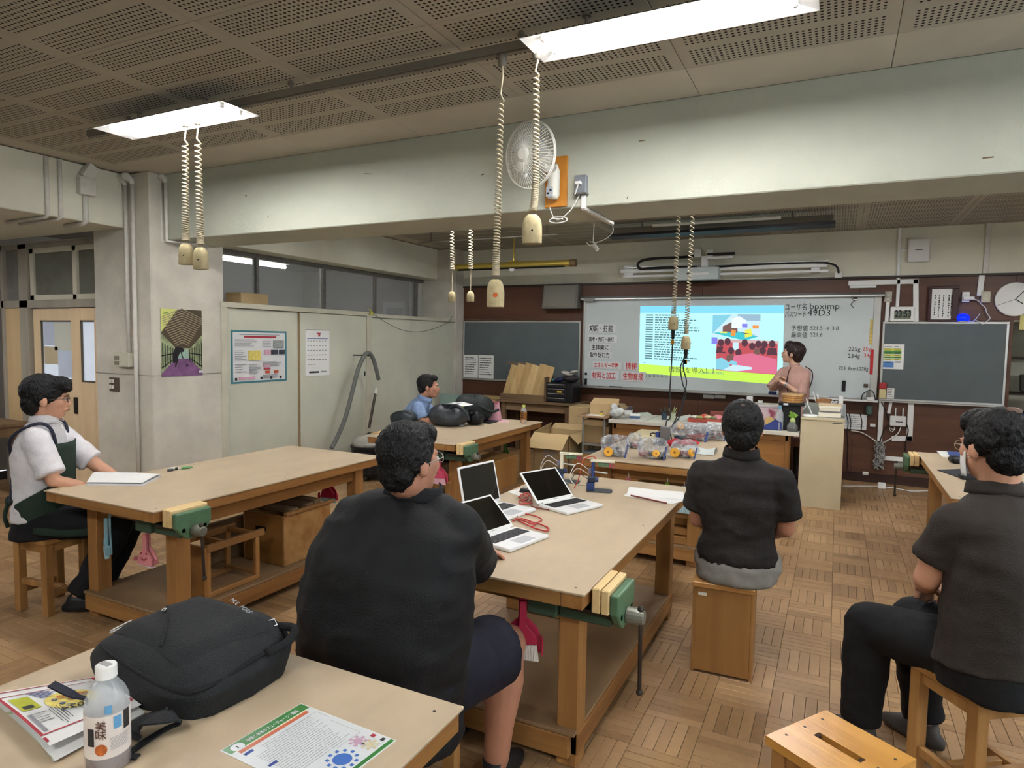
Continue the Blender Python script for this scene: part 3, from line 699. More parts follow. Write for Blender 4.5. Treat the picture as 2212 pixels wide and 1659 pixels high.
# notebook sheet on the left chalkboard
def sheet(name, label, cat, x0, y0, x1, y1, m, Y, th=.004, lines=0, mline=None, cols=1, seed=1, margin=.1):
    a, b_ = F(x0,y0,Y), F(x1,y1,Y)
    t = thing(name, label, cat, ((a[0]+b_[0])/2, Y, b_[1]))
    mk('sheet', MB().box((a[0],Y-th,b_[1]), (b_[0],Y,a[1])), m, t, world=True)
    if lines:
        r = random.Random(seed); mb = MB(); W = (b_[0]-a[0])/cols; H = a[1]-b_[1]
        for c in range(cols):
            for i in range(lines):
                z = a[1]-H*(margin+(1-2*margin)*(i+.3)/lines); x = a[0]+W*(c+.08); e = a[0]+W*(c+r.uniform(.6,.93))
                while x < e:
                    w = r.uniform(.03,.14)*W; mb.box((x,Y-th-.0008,z-H/lines*.14), (min(x+w,e),Y-th,z+H/lines*.14)); x += w+W*.02
        mk('print', mb, mline or m_ink, t, world=True)['kind'] = 'stuff'
    return t
YB = FY-.021
nb = sheet('open_notebook', 'open white notebook sheet fixed to the left chalkboard', 'paper', 1003, 766, 1066, 818, m_paper, YB, .006, 8, m_ink, 2, 4)
mk('fold', MB().box((F(1034,766,YB)[0]-.004,YB-.009,F(1034,818,YB)[1]), (F(1034,766,YB)[0]+.004,YB-.005,F(1034,767,YB)[1])), mat('fold_grey', (110,112,110), .7), nb, world=True)
# timetable poster on the right chalkboard
tp = sheet('timetable_poster', 'white timetable poster with yellow, green and blue bands on the right chalkboard', 'poster', 1905, 743, 1951, 798, m_paper, YB, .003)
def band(t, Y, x0, y0, x1, y1, m, name='print', th=.001):
    a, b_ = F(x0,y0,Y), F(x1,y1,Y)
    return mk(name, MB().box((a[0],Y-th,b_[1]), (b_[0],Y,a[1])), m, t, world=True)
for y0, y1, c in ((752,758,(206,206,70)),(758,765,(70,140,60)),(765,770,(206,206,70)),(770,774,(80,150,64)),(774,778,(210,208,90))): band(tp, YB-.003, 1908, y0, 1947, y1, mat('band_%d' % c[0], c, .6))
band(tp, YB-.003, 1908, 781, 1930, 794, mat('band_blue', (84,130,190), .6)); 
for x0, x1 in ((1911,1928),(1932,1946)): 
    for y in (748,753,756,761,763,768,772,776,780,783): band(tp, YB-.004, x0, y, x1-rs.uniform(0,5), y+1.0, m_ink)
# red and yellow holder, memo paper at the foot of the right chalkboard
t = thing('pocket_box', 'red topped cream pocket box at the foot of the right chalkboard', 'box', (F(1906,860)[0], FY-.04, F(1906,860)[1]))
a, b_, c = F(1899,826,FY-.05), F(1915,841,FY-.05), F(1914,860,FY-.05)
mk('flap', MB().box((a[0],FY-.08,b_[1]), (b_[0],FY-.032,a[1])), mat('flap_red', (170,50,54), .5), t, world=True, bevel=.012, seg=2)
mk('body', MB().box((a[0]+.005,FY-.075,c[1]), (b_[0]-.005,FY-.032,b_[1])), mat('body_cream', (206,192,142), .6), t, world=True, bevel=.004)
sheet('memo_sheet', 'small white memo sheet with scribbles beside the red topped pocket box', 'paper', 1916, 838, 1931, 861, m_paper, FY-.033, .003, 5, m_ink, 1, 8)
# speaker box
a, b_ = F(1181,618), F(1256,668)
t = thing('wall_speaker', 'grey wooden loudspeaker box above the left chalkboard', 'speaker', ((a[0]+b_[0])/2, FY-.1, b_[1]))
q = [(FY-.14,a[1]),(FY,a[1]),(FY,b_[1]+.005),(FY-.2,b_[1])]
mk('cabinet', MB().prism([(y,z) for y,z in q], a[0]+.015, b_[0], 0), mat('speaker_grey', (112,108,100), .6, var=.1, scale=8), t, world=True, bevel=.006)
mk('grille', MB().quad((a[0]+.04,FY-.196,b_[1]+.03),(b_[0]-.025,FY-.196,b_[1]+.03),(b_[0]-.025,FY-.146,a[1]-.02),(a[0]+.04,FY-.146,a[1]-.02),-.004), mat('speaker_cloth', (128,124,114), .9, bump=.4, bscale=300), t, world=True)
mk('emblem', MB().cbox(((a[0]+b_[0])/2,FY-.175,b_[1]+.07),(.02,.02,.02)), m_alu, t, world=True)
# short throw projector on wall rails
YP = YF-.18
t = thing('wall_projector', 'white short throw projector on horizontal rails above the whiteboard', 'projector', (-1.3, YF, 2.45))
def rbar(name, x0, y0, x1, y1, h, m, Y=YP, dd=.05):
    a, b_ = F(x0,y0,Y), F(x1,y1,Y); z = (a[1]+b_[1])/2
    return mk(name, MB().box((a[0],Y-dd/2,z-h/2), (b_[0],Y+dd/2,z+h/2)), m, t, world=True, bevel=.004)
rbar('rail', 1341, 588, 1788, 571, .05, m_white); rbar('rail', 1347, 598, 1790, 585, .03, m_white); rbar('rail', 1350, 581, 1790, 562, .018, m_alu)
b1 = rbar('wall_bracket', 1352, 596, 1372, 575, .13, m_white, YF-.09, .18); rbar('wall_bracket', 1752, 590, 1772, 565, .13, m_white, YF-.09, .18)
rbar('body', 1462, 604, 1555, 580, .15, mat('projector_shell', (196,206,204), .35, alpha=.9), YP-.06, .2)
rbar('face_label', 1482, 593, 1531, 590, .03, m_white, YP-.165, .006); rbar('status_mark', 1483, 593, 1489, 590, .028, m_blk, YP-.17, .006)
rbar('arm', 1516, 573, 1530, 562, .16, m_white, YP-.03, .08); rbar('arm_plate', 1500, 548, 1514, 546, .1, m_white, YP-.05, .04); rbar('arm_plate', 1527, 549, 1541, 547, .1, m_white, YP-.05, .04)
rbar('shelf_arm', 1528, 558, 1584, 556, .03, m_white, YP-.05, .1); rbar('black_arm', 1528, 551, 1588, 546, .03, m_blk, YP-.05, .05)
pts = [F(x,y,YP-.05) for x,y in ((1512,552),(1470,556),(1420,558),(1390,562),(1378,570),(1382,580),(1400,580),(1450,578),(1505,577))]
mk('cable_loop', MB().tube(smoothpath([(p[0],YP-.05,p[1]) for p in pts],5), .018, 8), m_blk, t, world=True, smooth=True)
pts = [F(x,y,YP-.03) for x,y in ((1545,577),(1640,571),(1760,567),(1795,570),(1808,577),(1812,590))]
mk('cable', MB().tube(smoothpath([(p[0],YP-.035,p[1]) for p in pts],4), .012, 8), m_blk, t, world=True, smooth=True)
rbar('end_box', 1803, 600, 1819, 588, .07, m_white, YF-.05, .06)
# fluorescent lamp with black underside, brass lamp
def trough(name, label, x0, y0, x1, y1, Y, h, d, mtop, mlow, group=None):
    a, b_ = F(x0,y0,Y), F(x1,y1,Y); z = (a[1]+b_[1])/2
    t = thing(name, label, 'lamp', ((a[0]+b_[0])/2, Y, z))
    return t, a[0], b_[0], z
t, x0, x1, z = trough('board_lamp', 'long unlit board lamp with a black underside beyond the cross beam', 1320, 513, 1805, 488, 7.3, .1, .2, None, None)
mk('lower_shade', MB().prism([(7.2,z),(7.36,z-.015),(7.37,z+.02),(7.2,z+.03)], x0, x1, 0), m_blk, t, world=True, bevel=.003)
mk('upper_housing', MB().prism([(7.22,z+.03),(7.38,z+.02),(7.4,z+.1),(7.3,z+.11)], x0+.02, x1-.02, 0), m_alu, t, world=True)
mk('tube', MB().cyl((x0+.5,7.22,z+.095),(x1-.5,7.22,z+.095),.016,n=10), mat('lamp_tube', (230,232,226), .3), t, world=True)
for x in (x0+.35, x1-.4): mk('hanger', MB().cyl((x,7.34,z+.08),(x,7.34,CEIL),.012,n=8), m_rail, t, world=True)
t, x0, x1, z = trough('brass_lamp', 'yellow brass tube lamp hanging left of the projector', 985, 574, 1244, 572, 7.9, .1, .1, None, None)
m_brass = mat('yellow_brass', (206,182,88), .32, metal=.6)
mk('shade', MB().tube([(x0,7.9,z),(x1,7.9,z)],.045,16), m_brass, t, world=True, smooth=True).modifiers.new('e','EDGE_SPLIT').split_angle = .8
mk('end_cap', MB().cyl((x1-.08,7.9,z),(x1+.004,7.9,z),.047,n=16), mat('brown_cap', (112,90,56), .5), t, world=True)
p = F(1110,546,7.9); mk('stem', MB().cyl((p[0],7.9,z+.04),(p[0],7.9,CEIL),.014,n=10), m_brass, t, world=True); mk('foot', MB().cbox((p[0],7.9,z+.052),(.12,.06,.02)), m_brass, t, world=True, bevel=.004)
mk('tag', MB().cbox((p[0],7.85,z-.065),(.07,.004,.035)), m_paper, t, world=True)
mk('socket_bar', MB().box((x0+.05,7.85,z-.05),(x1-.15,7.9,z-.035)), m_dark, t, world=True)
tag(mk('ceiling_rod', MB().box((F(905,522,6.9)[0],6.89,CEIL-.16),(F(1205,525,6.9)[0],6.91,CEIL-.145)).box((F(930,522,6.9)[0],6.895,CEIL-.15),(F(930,522,6.9)[0]+.012,6.905,CEIL)).box((F(1180,522,6.9)[0],6.895,CEIL-.15),(F(1180,522,6.9)[0]+.012,6.905,CEIL)), m_rail), 'thin dark rod hung under the far ceiling above the brass lamp', 'rod')
# access point, conduits, outlets
a, b_ = F(1962,517,YF), F(2006,566,YF)
t = thing('wireless_unit', 'white square wireless unit high on the front wall', 'access point', ((a[0]+b_[0])/2, YF, b_[1]))
mk('case', MB().box((a[0],YF-.05,b_[1]), (b_[0],YF-.01,a[1])), m_white, t, world=True, bevel=.014, seg=3); mk('backplate', MB().box((a[0]+.05,YF-.012,b_[1]+.04), (b_[0]-.05,YF,a[1]-.04)), m_pipe, t, world=True)
mk('slot', MB().box(((a[0]+b_[0])/2-.035,YF-.053,(a[1]+b_[1])/2), ((a[0]+b_[0])/2+.04,YF-.049,(a[1]+b_[1])/2+.006)), m_ink, t, world=True)
def duct(name, label, pts, w=.04, d=.025, Y=FY, m=m_white, r=None):
    mb = MB(); P = [Vector((F(x,y,Y)[0], Y-d/2, F(x,y,Y)[1])) for x,y in pts]
    t = thing(name, label, 'conduit', P[0])
    for a, b_ in zip(P[:-1], P[1:]):
        e = (b_-a).normalized()*w*.5
        mk('duct', MB().beam(a-e*.98, b_+e*.98, d, w, up=(b_-a).cross(Vector((0,1,0)))), m, t, world=True, bevel=.004)
    return t
duct('cable_conduit', 'white square duct looping round the digital clock', [(1838,612),(1978,608),(1978,690)], .055)
duct('cable_conduit', 'short white duct just under the looping duct', [(1838,620),(1890,619)], .03)
duct('cable_conduit', 'thin white conduit above the digital clock', [(1941,606),(1938,662)], .035)
duct('cable_conduit', 'thin white conduit on cream plaster from ceiling to the looping duct', [(1944,490),(1940,600)], .035, Y=YF)
duct('cable_conduit', 'short white branch conduit to the wireless unit', [(1945,541),(1960,541)], .02, Y=YF)
duct('cable_conduit', 'white conduit beside the right upper corner of the whiteboard', [(1918,650),(1915,692)], .04)
duct('cable_conduit', 'grey white conduit from the ceiling above the clock', [(2136,484),(2128,590)], .05, Y=YF, m=m_pipe)
duct('cable_conduit', 'short white conduit on the brown panel above the cream outlet', [(2120,600),(2116,634)], .055)
duct('cable_conduit', 'tall white conduit below the right chalkboard, left one', [(1904,868),(1900,948)], .05)
duct('cable_conduit', 'white conduit loop running under the white router', [(1924,868),(1920,890)], .035)
duct('cable_conduit', 'white conduit bending round right of the router', [(1968,868),(1964,947),(1932,947)], .06)
duct('cable_conduit', 'low white duct running to the vise on the right bench', [(1908,989),(1958,993)], .05)
def outlet(label, x0, y0, x1, y1, m, Y=FY, dark=False):
    a, b_ = F(x0,y0,Y), F(x1,y1,Y)
    t = thing('wall_outlet', label, 'outlet', ((a[0]+b_[0])/2, Y, b_[1]))
    mk('plate', MB().box((a[0],Y-.035,b_[1]), (b_[0],Y,a[1])), m, t, world=True, bevel=.006, seg=2)
    for k in (.3,.68):
        z = b_[1]+(a[1]-b_[1])*k; mk('socket_slot', MB().box((a[0]+(b_[0]-a[0])*.3,Y-.038,z-.008), (a[0]+(b_[0]-a[0])*.65,Y-.033,z+.008)), m_ink if dark else m_pipe, t, world=True)
    return t
m_outl = mat('ivory_plate', (196,192,168), .5)
outlet('grey outlet beside the upper right corner of the whiteboard', 1911, 630, 1926, 653, mat('outlet_grey', (170,166,150), .5))
outlet('cream outlet left of the wall clock', 2119, 630, 2138, 654, m_outl)
outlet('white outlet with the plug of the blue lamp', 2078, 631, 2093, 653, m_white)
outlet('small white outlet low on the wall behind the floor cables', 1863, 1018, 1876, 1026, m_pipe)
# digital clock
a, b_ = F(1923,663), F(1974,694)
t = thing('digital_clock', 'white digital clock standing on the frame of the right chalkboard', 'clock', ((a[0]+b_[0])/2, FY-.03, b_[1]))
mk('case', MB().box((a[0],FY-.06,1.886), (b_[0],FY-.005,a[1])), m_white, t, world=True, bevel=.014, seg=2)
c, d = F(1932,671,FY-.06), F(1967,689,FY-.06)
mk('display', MB().box((c[0],FY-.062,d[1]), (d[0],FY-.058,c[1])), mat('lcd_grey', (112,120,100), .3), t, world=True)
o = text('23:53', .1, m_ink, frame(Vector((c[0]+.006,FY-.063,d[1]+.022))-t.location, (1,0,0), (0,0,1)), t); o.data.offset = .003; o.scale = (.74,1.1,1)
# framed calligraphy
a, b_ = F(2006,619), F(2070,693)
t = thing('framed_text', 'framed sheet of vertical writing standing on the right chalkboard', 'picture frame', ((a[0]+b_[0])/2, FY-.04, 1.886))
x0, x1, z1 = a[0], F(2076,619)[0]-.02, a[1]
m_fr = mat('dark_red_wood', (58,26,26), .4)
for lo, hi in (((x0,FY-.05,1.886),(x1,FY-.02,1.91)), ((x0,FY-.05,z1-.03),(x1,FY-.02,z1)), ((x0,FY-.05,1.91),(x0+.03,FY-.02,z1-.03)), ((x1-.06,FY-.05,1.91),(x1,FY-.02,z1-.03))): mk('frame', MB().box(lo,hi), m_fr, t, world=True, bevel=.004)
mk('sheet', MB().box((x0+.02,FY-.032,1.9), (x1-.05,FY-.026,z1-.02)), m_paper, t, world=True)
r = random.Random(5); mb = MB()
for k, x in enumerate((.06,.1,.14,.19,.215,.245,.3)):
    z = z1-.1-(.03 if k == 6 else 0); e = 1.93+r.uniform(0,.05) if k < 6 else z1-.2
    while z > e:
        h = r.uniform(.008,.02); mb.box((x0+x,FY-.0335,z-h), (x0+x+r.uniform(.006,.013),FY-.0322,z)); z -= h+.006
mk('brush_writing', mb, m_ink, t, world=True)
# blue signal lamp and its cord
p = F(2079,687)
t = thing('signal_lamp', 'glowing blue signal lamp standing on the right chalkboard frame', 'lamp', (p[0], FY-.035, 1.886))
mk('globe', MB().lathe([(.0,.0),(.04,.004),(.058,.02),(.062,.045),(.05,.072),(.02,.085),(.0,.087)], 18), mat('blue_globe', (6,14,150), .25, emit=(0,12,255), es=1.6), t, smooth=True)
mk('base_ring', MB().lathe([(.042,-.0005),(.045,.006),(.04,.01)], 18), m_white, t)
pts = [(2088,693),(2099,695),(2104,693),(2112,684),(2117,677)]
mk('cord', MB().tube(smoothpath([Vector((F(x,y,FY-.02)[0],FY-.02,F(x,y,FY-.02)[1]))-t.location for x,y in pts],5), .004, 6), m_white, t)
pts = [(2098,646),(2106,647),(2114,651),(2120,658),(2128,665),(2131,676),(2138,687),(2130,695),(2122,700),(2116,697),(2108,692)]
tag(mk('lamp_lead', MB().tube(smoothpath([Vector((F(x,y,FY-.03)[0],FY-.045,F(x,y,FY-.03)[1])) for x,y in pts],5), .005, 6).cbox((F(2086,645)[0]+.02,FY-.06,F(2086,645)[1]), (.1,.03,.035)), m_white, bevel=.002), 'white lead and plug from the wall outlet to the blue lamp', 'cord')
# wall clock
c = F(2192,647)
t = thing('wall_clock', 'round white wall clock at the right edge of the brown panelling', 'clock', (c[0], FY, c[1]))
RC = .178
mk('rim', MB().lathe([(RC,0),(RC+.004,.02),(RC-.004,.034),(RC-.014,.03)], 40, M=Matrix.Rotation(PI/2,3,'X')), m_white, t, smooth=True)
mk('dial', MB().cyl((0,-.001,0),(0,-.026,0), RC-.01, n=40), mat('dial_white', (216,220,216), .4), t)
for h in range(1,13):
    an = PI/2-h*PI/6; text(str(h), .05, mat('numeral_grey', (120,124,124), .6), frame((math.cos(an)*.135,-.027,math.sin(an)*.135-.018), (1,0,0), (0,0,1)), t, 'numeral', 'CENTER')
for ln, w, an, n in ((.115,.008,math.radians(52),'minute_hand'), (.08,.01,math.radians(-35),'hour_hand'), (.165,.004,math.radians(-158),'second_hand')):
    mk(n, MB().beam((0,-.03,0),(ln*math.cos(an),-.03,ln*math.sin(an)), .003, w, up=(-math.sin(an),0,math.cos(an))), m_ink, t)
# wall paper list and green holder below the board
t = sheet('paper_rack', 'white ruled sheets hanging under the whiteboard with black wires across', 'paper', 1822, 893, 1871, 929, m_paper, FY-.02, .012, 6, mat('rule_grey', (150,152,154), .7), 1, 3)
for x in (1828,1834,1858): 
    a, b_ = F(x,893,FY-.04), F(x+2,931,FY-.04); mk('wire', MB().tube(smoothpath([(a[0],FY-.036,a[1]),((a[0]+b_[0])/2+.015,FY-.038,(a[1]+b_[1])/2),(b_[0],FY-.036,b_[1])],4), .005, 6), m_ink, t, world=True)
a, b_ = F(1871,866,FY-.04), F(1884,896,FY-.04)
t = thing('mesh_holder', 'grey green mesh holder hanging at the right end of the whiteboard tray', 'holder', ((a[0]+b_[0])/2, FY-.05, b_[1]))
mk('basket', MB().lathe([(.025,0),(.035,.01),(.038,a[1]-b_[1]-.06),(.03,a[1]-b_[1]-.05)], 12), mat('mesh_green', (86,108,98), .5, alpha=.85), t); mk('hook', MB().tube([(0,0,.14),(0,.01,.2),(0,.02,.21)], .004, 6), m_blk, t)
pts = [(1860,870),(1863,853),(1872,846),(1880,843),(1888,850),(1891,862),(1896,872)]
t = thing('draped_cable', 'black cable draped with a grey switch box over the right end of the tray', 'cable', (F(1880,862)[0], YW-.08, WZ0))
mk('cable', MB().tube(smoothpath([(F(x,y,YW-.09)[0],YW-.09,F(x,y,YW-.09)[1]) for x,y in pts],5), .006, 6), m_blk, t, world=True)
a = F(1874,850,YW-.09); mk('switch_box', MB().cbox((a[0]+.01,YW-.09,a[1]-.01),(.045,.03,.07), None), mat('box_grey', (120,118,112), .5), t, world=True, bevel=.006)
a = F(1880,862,YW-.09); mk('adapter', MB().cbox((a[0],YW-.08,a[1]),(.08,.05,.05)), m_white, t, world=True, bevel=.008)
# router with antennae and cables
a, b_ = F(1922,897), F(1956,921)
t = thing('router', 'white router with two short antennae on the brown wall', 'router', ((a[0]+b_[0])/2, FY, b_[1]))
mk('case', MB().box((a[0],FY-.06,b_[1]), (b_[0],FY-.005,a[1])), m_white, t, world=True, bevel=.012, seg=2)
for x in (1934,1950): p = F(x,897); mk('antenna', MB().cyl((p[0],FY-.02,a[1]-.01),(p[0],FY-.02,a[1]+.09),.006,n=8), m_white, t, world=True)
mk('stripe', MB().box((a[0]+.06,FY-.0625,(a[1]+b_[1])/2-.012),(a[0]+.13,FY-.059,(a[1]+b_[1])/2-.002)), m_ink, t, world=True)
def wire(name, label, pts, r, m, Y=FY-.03, cat='cable'):
    return tag(mk(name, MB().tube(smoothpath([(F(x,y,Y)[0],Y,F(x,y,Y)[1]) for x,y in pts],5), r, 6), m, smooth=True), label, cat)
wire('router_cable', 'black cable looping down left of the router to the floor bundle', [(1903,866),(1912,885),(1918,905),(1924,915),(1912,925),(1902,950),(1900,972)], .006, m_blk)
wire('router_cable', 'black cable right of the router dropping behind the bench vise', [(1958,915),(1962,930),(1958,948),(1955,975)], .006, m_blk)
wire('router_cable', 'white cable from the router slanting down to the bundle', [(1946,923),(1938,938),(1920,950),(1900,962),(1895,974)], .007, m_white)
wire('router_cable', 'grey cable slanting from the ruled sheets to the bundle', [(1838,930),(1860,934),(1880,945),(1898,958)], .007, m_pipe)
wire('router_cable', 'thin white cable curl right under the router', [(1932,922),(1930,928),(1921,924),(1926,933),(1934,926)], .004, m_white)
wire('router_cable', 'black cable dropping behind the beige cabinet', [(1829,930),(1831,960),(1830,1000),(1833,1022)], .006, m_blk)
mb = MB(); r = random.Random(9)
p0 = F(1898,980)
for k in range(16):
    pts = [Vector((p0[0]+r.uniform(-.06,.06),FY-.05+r.uniform(-.03,.03),p0[1]+.13-.28*i/5+r.uniform(-.03,.03))) for i in range(6)]
    mb.tube(smoothpath(pts,3), r.uniform(.004,.008), 5)
tag(mk('cable_bundle', mb, [mat('bundle_grey', (150,148,144), .5, var=.5, scale=30)]), 'tangled grey cable bundle hanging below the router', 'cables')
a = F(1885,918); tag(mk('cable_label', MB().cbox((a[0],FY-.03,a[1]),(.055,.004,.035)), m_paper), 'white label tag hanging on a wire left of the tall conduit', 'tag')
# power adapters on the floor
mb = MB()
def floorwire(name, label, pts, r, m): return tag(mk(name, MB().tube(smoothpath([onz(x,y,r+.001) for x,y in pts],5), r, 6), m, smooth=True), label, 'cable')
floorwire('floor_cable', 'white cable lying along the foot of the front wall, farther one', [(1820,1034),(1870,1038),(1910,1041),(1950,1045),(2010,1049)], .006, m_white)
floorwire('floor_cable', 'white cable with an adapter lying on the parquet, nearer one', [(1820,1050),(1860,1050),(1898,1051),(1935,1055),(1970,1061),(2010,1060)], .006, m_white)
p = onz(1904,1056,0); tag(mk('power_adapter', MB().cbox((p.x,p.y,.036),(.08,.05,.07)), m_white, bevel=.008), 'white power adapter block on the floor cable', 'adapter')
# dark store niche right of the chalkboard
mb = MB(); t = thing('store_shelf', 'dark shelf unit in the store niche at the right edge', 'shelf', (2.2, YF+.5, 0))
for z in (.3,.72,1.1,1.5): mk('shelf_board', MB().box((1.7,YF+.3,z-.02), (2.7,YF+.7,z)), mat('shelf_dark', (52,44,38), .6), t, world=True, bevel=.003)
for x in (1.72,2.68): mk('upright', MB().box((x-.02,YF+.32,0), (x+.02,YF+.68,1.8)), mat('shelf_dark', (52,44,38), .6), t, world=True)
for k, (x, z, s, c, n) in enumerate(((1.98,1.1,(.3,.25,.22),(120,120,116),'pale grey round bin'), (1.95,.72,(.4,.3,.16),(30,62,120),'blue crate'), (2.3,.72,(.2,.3,.2),(70,66,60),'dull brown box'))):
    mb = MB()
    if k == 0: mb.lathe([(.08,0),(.11,.02),(.12,.2),(.11,.21),(.1,.19),(.075,.03)], 18, (x,YF+.48,z))
    else:
        mb.box((x-s[0]/2,YF+.34,z),(x+s[0]/2,YF+.64,z+s[2])).box((x-s[0]/2-.01,YF+.33,z+s[2]-.02),(x+s[0]/2+.01,YF+.65,z+s[2]))
    tag(mk('store_container', mb, mat('store_%d' % k, c, .5), bevel=.004), n+' on the dark store shelf at the right edge', 'container')
t = tag(mk('yellow_tag', MB().cbox((F(2210,692)[0]+.03,FY-.012,F(2210,692)[1]-.02),(.12,.006,.16)), mat('tag_yellow', (206,196,130), .7)), 'pale yellow sheet hanging under the wall clock at the right edge', 'paper')
# ---------------------------------------------------------------- workbenches
m_top = mat('bench_top_board', (184,165,137), 0.55, var=0.1, scale=5, bump=0.05, bscale=90, stretch=(1.0,.5,1))
m_edge = wood('bench_edge_wood', (126,84,42), (164,116,62), axis=1, sc_=14, rough=0.5)
m_edgex = wood('bench_edge_wood_cross', (132,92,48), (170,124,70), axis=0, sc_=14, rough=0.5)
m_leg = wood('bench_leg_wood', (136,94,50), (168,122,70), axis=2, sc_=14, rough=0.5)
m_shelf = mat('bench_shelf_board', (140,112,80), 0.6, var=0.18, scale=4)
m_green = mat('vise_green', (86,118,88), 0.45, var=0.18, scale=14, metal=0.1)
m_jaw = wood('vise_jaw_wood', (206,176,120), (226,198,146), axis=1, sc_=22, rough=0.6)
m_iron = mat('dark_iron', (70,64,58), 0.4, metal=0.7)
TH = 0.745
def bench(x0, x1, y0, y1, label, vise=None, screws=True, notch=False):
    W, L = x1-x0, y1-y0
    t = thing('workbench', label, 'workbench', ((x0+x1)/2, (y0+y1)/2, 0), 0, 'wooden workbenches in two columns')
    w, l = W/2, L/2
    mk('bench_top', MB().box((-w,-l,TH-.008), (w,l,TH)), m_top, t, bevel=.0015)
    mk('top_frame', MB().box((-w+.008,-l+.008,TH-.06), (-w+.09,l-.008,TH-.008)).box((w-.09,-l+.008,TH-.06), (w-.008,l-.008,TH-.008)), m_edge, t, bevel=.003)
    mk('end_rail', MB().box((-w+.0905,-l+.008,TH-.06), (w-.0905,-l+.09,TH-.008)), m_edgex, t, bevel=.003); mk('end_rail', MB().box((-w+.0905,l-.09,TH-.06), (w-.0905,l-.008,TH-.008)), m_edgex, t, bevel=.003)
    lx, ly0, ly1, s = w-.12, -l+.22, l-.17, .042
    for sx in (-1, 1):
        for y in (ly0, ly1): mk('leg', MB().box((sx*lx-s,y-s,0), (sx*lx+s,y+s,TH-.06)), m_leg, t, bevel=.004)
        mk('apron', MB().box((sx*lx-.018,ly0+s,TH-.155), (sx*lx+.018,ly1-s,TH-.06)), m_edge, t, bevel=.003)
        mk('shelf_rail', MB().box((sx*(lx+.025)-.02,ly0-s,.05), (sx*(lx+.025)+.02,ly1+s,.135)), m_edge, t, bevel=.003)
    for y in (ly0, ly1): mk('cross_rail', MB().box((-lx+s,y-.02,TH-.155), (lx-s,y+.02,TH-.06)), m_edgex, t, bevel=.003)
    mk('shelf_rail', MB().box((-lx-.02,ly0-s-.035,.05), (lx+.02,ly0-s-.002,.135)), m_edgex, t, bevel=.003)
    mk('shelf', MB().box((-lx-.04,ly0-s-.03,.136), (lx+.04,ly1+s,.15)), m_shelf, t, bevel=.002)
    if screws:
        for sx in (-1,1):
            for y in (-l+.05, 0, l-.05): mk('screw', MB().cyl((sx*(w-.05),y,TH-.002),(sx*(w-.05),y,TH+.0006),.004,n=8), m_iron, t)
    return t
def vise(x, y, label, side=1, handle=-.14, tilt=0.05):
    t = thing('bench_vise', label, 'vise', (x, y, TH), 0, 'green vises on the benches')
    s = side
    mk('wooden_jaw', MB().box((s*.003 if s > 0 else -.034,-.105,-.085), (.034 if s > 0 else -.003,.105,.004)), m_jaw, t, bevel=.004)
    mk('wooden_jaw', MB().box((.037 if s > 0 else -.066,-.105,-.085), (.066 if s > 0 else -.037,.105,.002)), m_jaw, t, bevel=.004)
    q = [(-.1,-.012),(.1,-.012),(.1,-.085),(.07,-.12),(.035,-.15),(-.035,-.15),(-.07,-.12),(-.1,-.085)]
    mk('front_casting', MB().prism(q, s*.067, s*.1, 0), m_green, t, bevel=.008, seg=2)
    mk('rear_casting', MB().box((-s*.2-.06,-.07,-.15), (-s*.2+.06,.07,-.065)).box((min(-s*.14,s*.06),-.05,-.15), (max(-s*.14,s*.06),.05,-.1)), mat('vise_green_dark', (58,76,58), .5), t, bevel=.006)
    mk('screw_boss', MB().tube([(s*.1,0,-.11),(s*.135,0,-.11),(s*.165,0,-.11)], [.03,.03,.024], 14), mat('boss_grey', (120,120,108), .4, metal=.4), t, bevel=.003)
    mk('guide_rod', MB().cyl((-s*.1,-.06,-.1),(s*.1,-.06,-.1),.011,n=8).cyl((-s*.1,.06,-.1),(s*.1,.06,-.1),.011,n=8), m_iron, t)
    hb = Vector((s*.15,0,-.11)); d = Vector((0,tilt,-1)).normalized()
    h = mk('handle', MB().cyl(hb-d*.03, hb+d*(.1-handle), .0075, n=8), m_iron, t)
    mk('handle_knob', MB().ell(hb-d*.03,(.012,)*3,10,6), m_iron, h); mk('handle_knob', MB().ell(hb+d*(.1-handle),(.013,)*3,10,6), m_iron, h)
    return t
b_left = bench(-3.83,-2.92,2.02,3.81, 'wooden workbench on the left with a white binder on it')
b_mid = bench(-1.64,-0.73,2.05,3.92, 'wooden workbench with three white laptops on it')
b_back = bench(-3.66,-2.76,4.53,6.31, 'wooden workbench behind, with black bags and a pink bag on it')
b_front = bench(-1.65,-0.75,4.52,6.30, 'wooden workbench with clear bags of yellow wheeled kits on it')
b_near = bench(-1.78,-0.745,-0.52,1.28, 'nearest wooden workbench with a black backpack on it')
b_right = bench(0.615,1.53,4.43,6.23, 'wooden workbench at the right edge behind the masked man')
vise(-2.92,2.17,'green bench vise with pale wooden jaws on the left bench')
vise(-0.73,2.22,'green bench vise with split wooden jaws on the bench with laptops', handle=-.18)
vise(-2.76,4.66,'green bench vise on the bench with black bags')
vise(0.615,6.10,'green bench vise on the far corner of the right bench', side=-1)

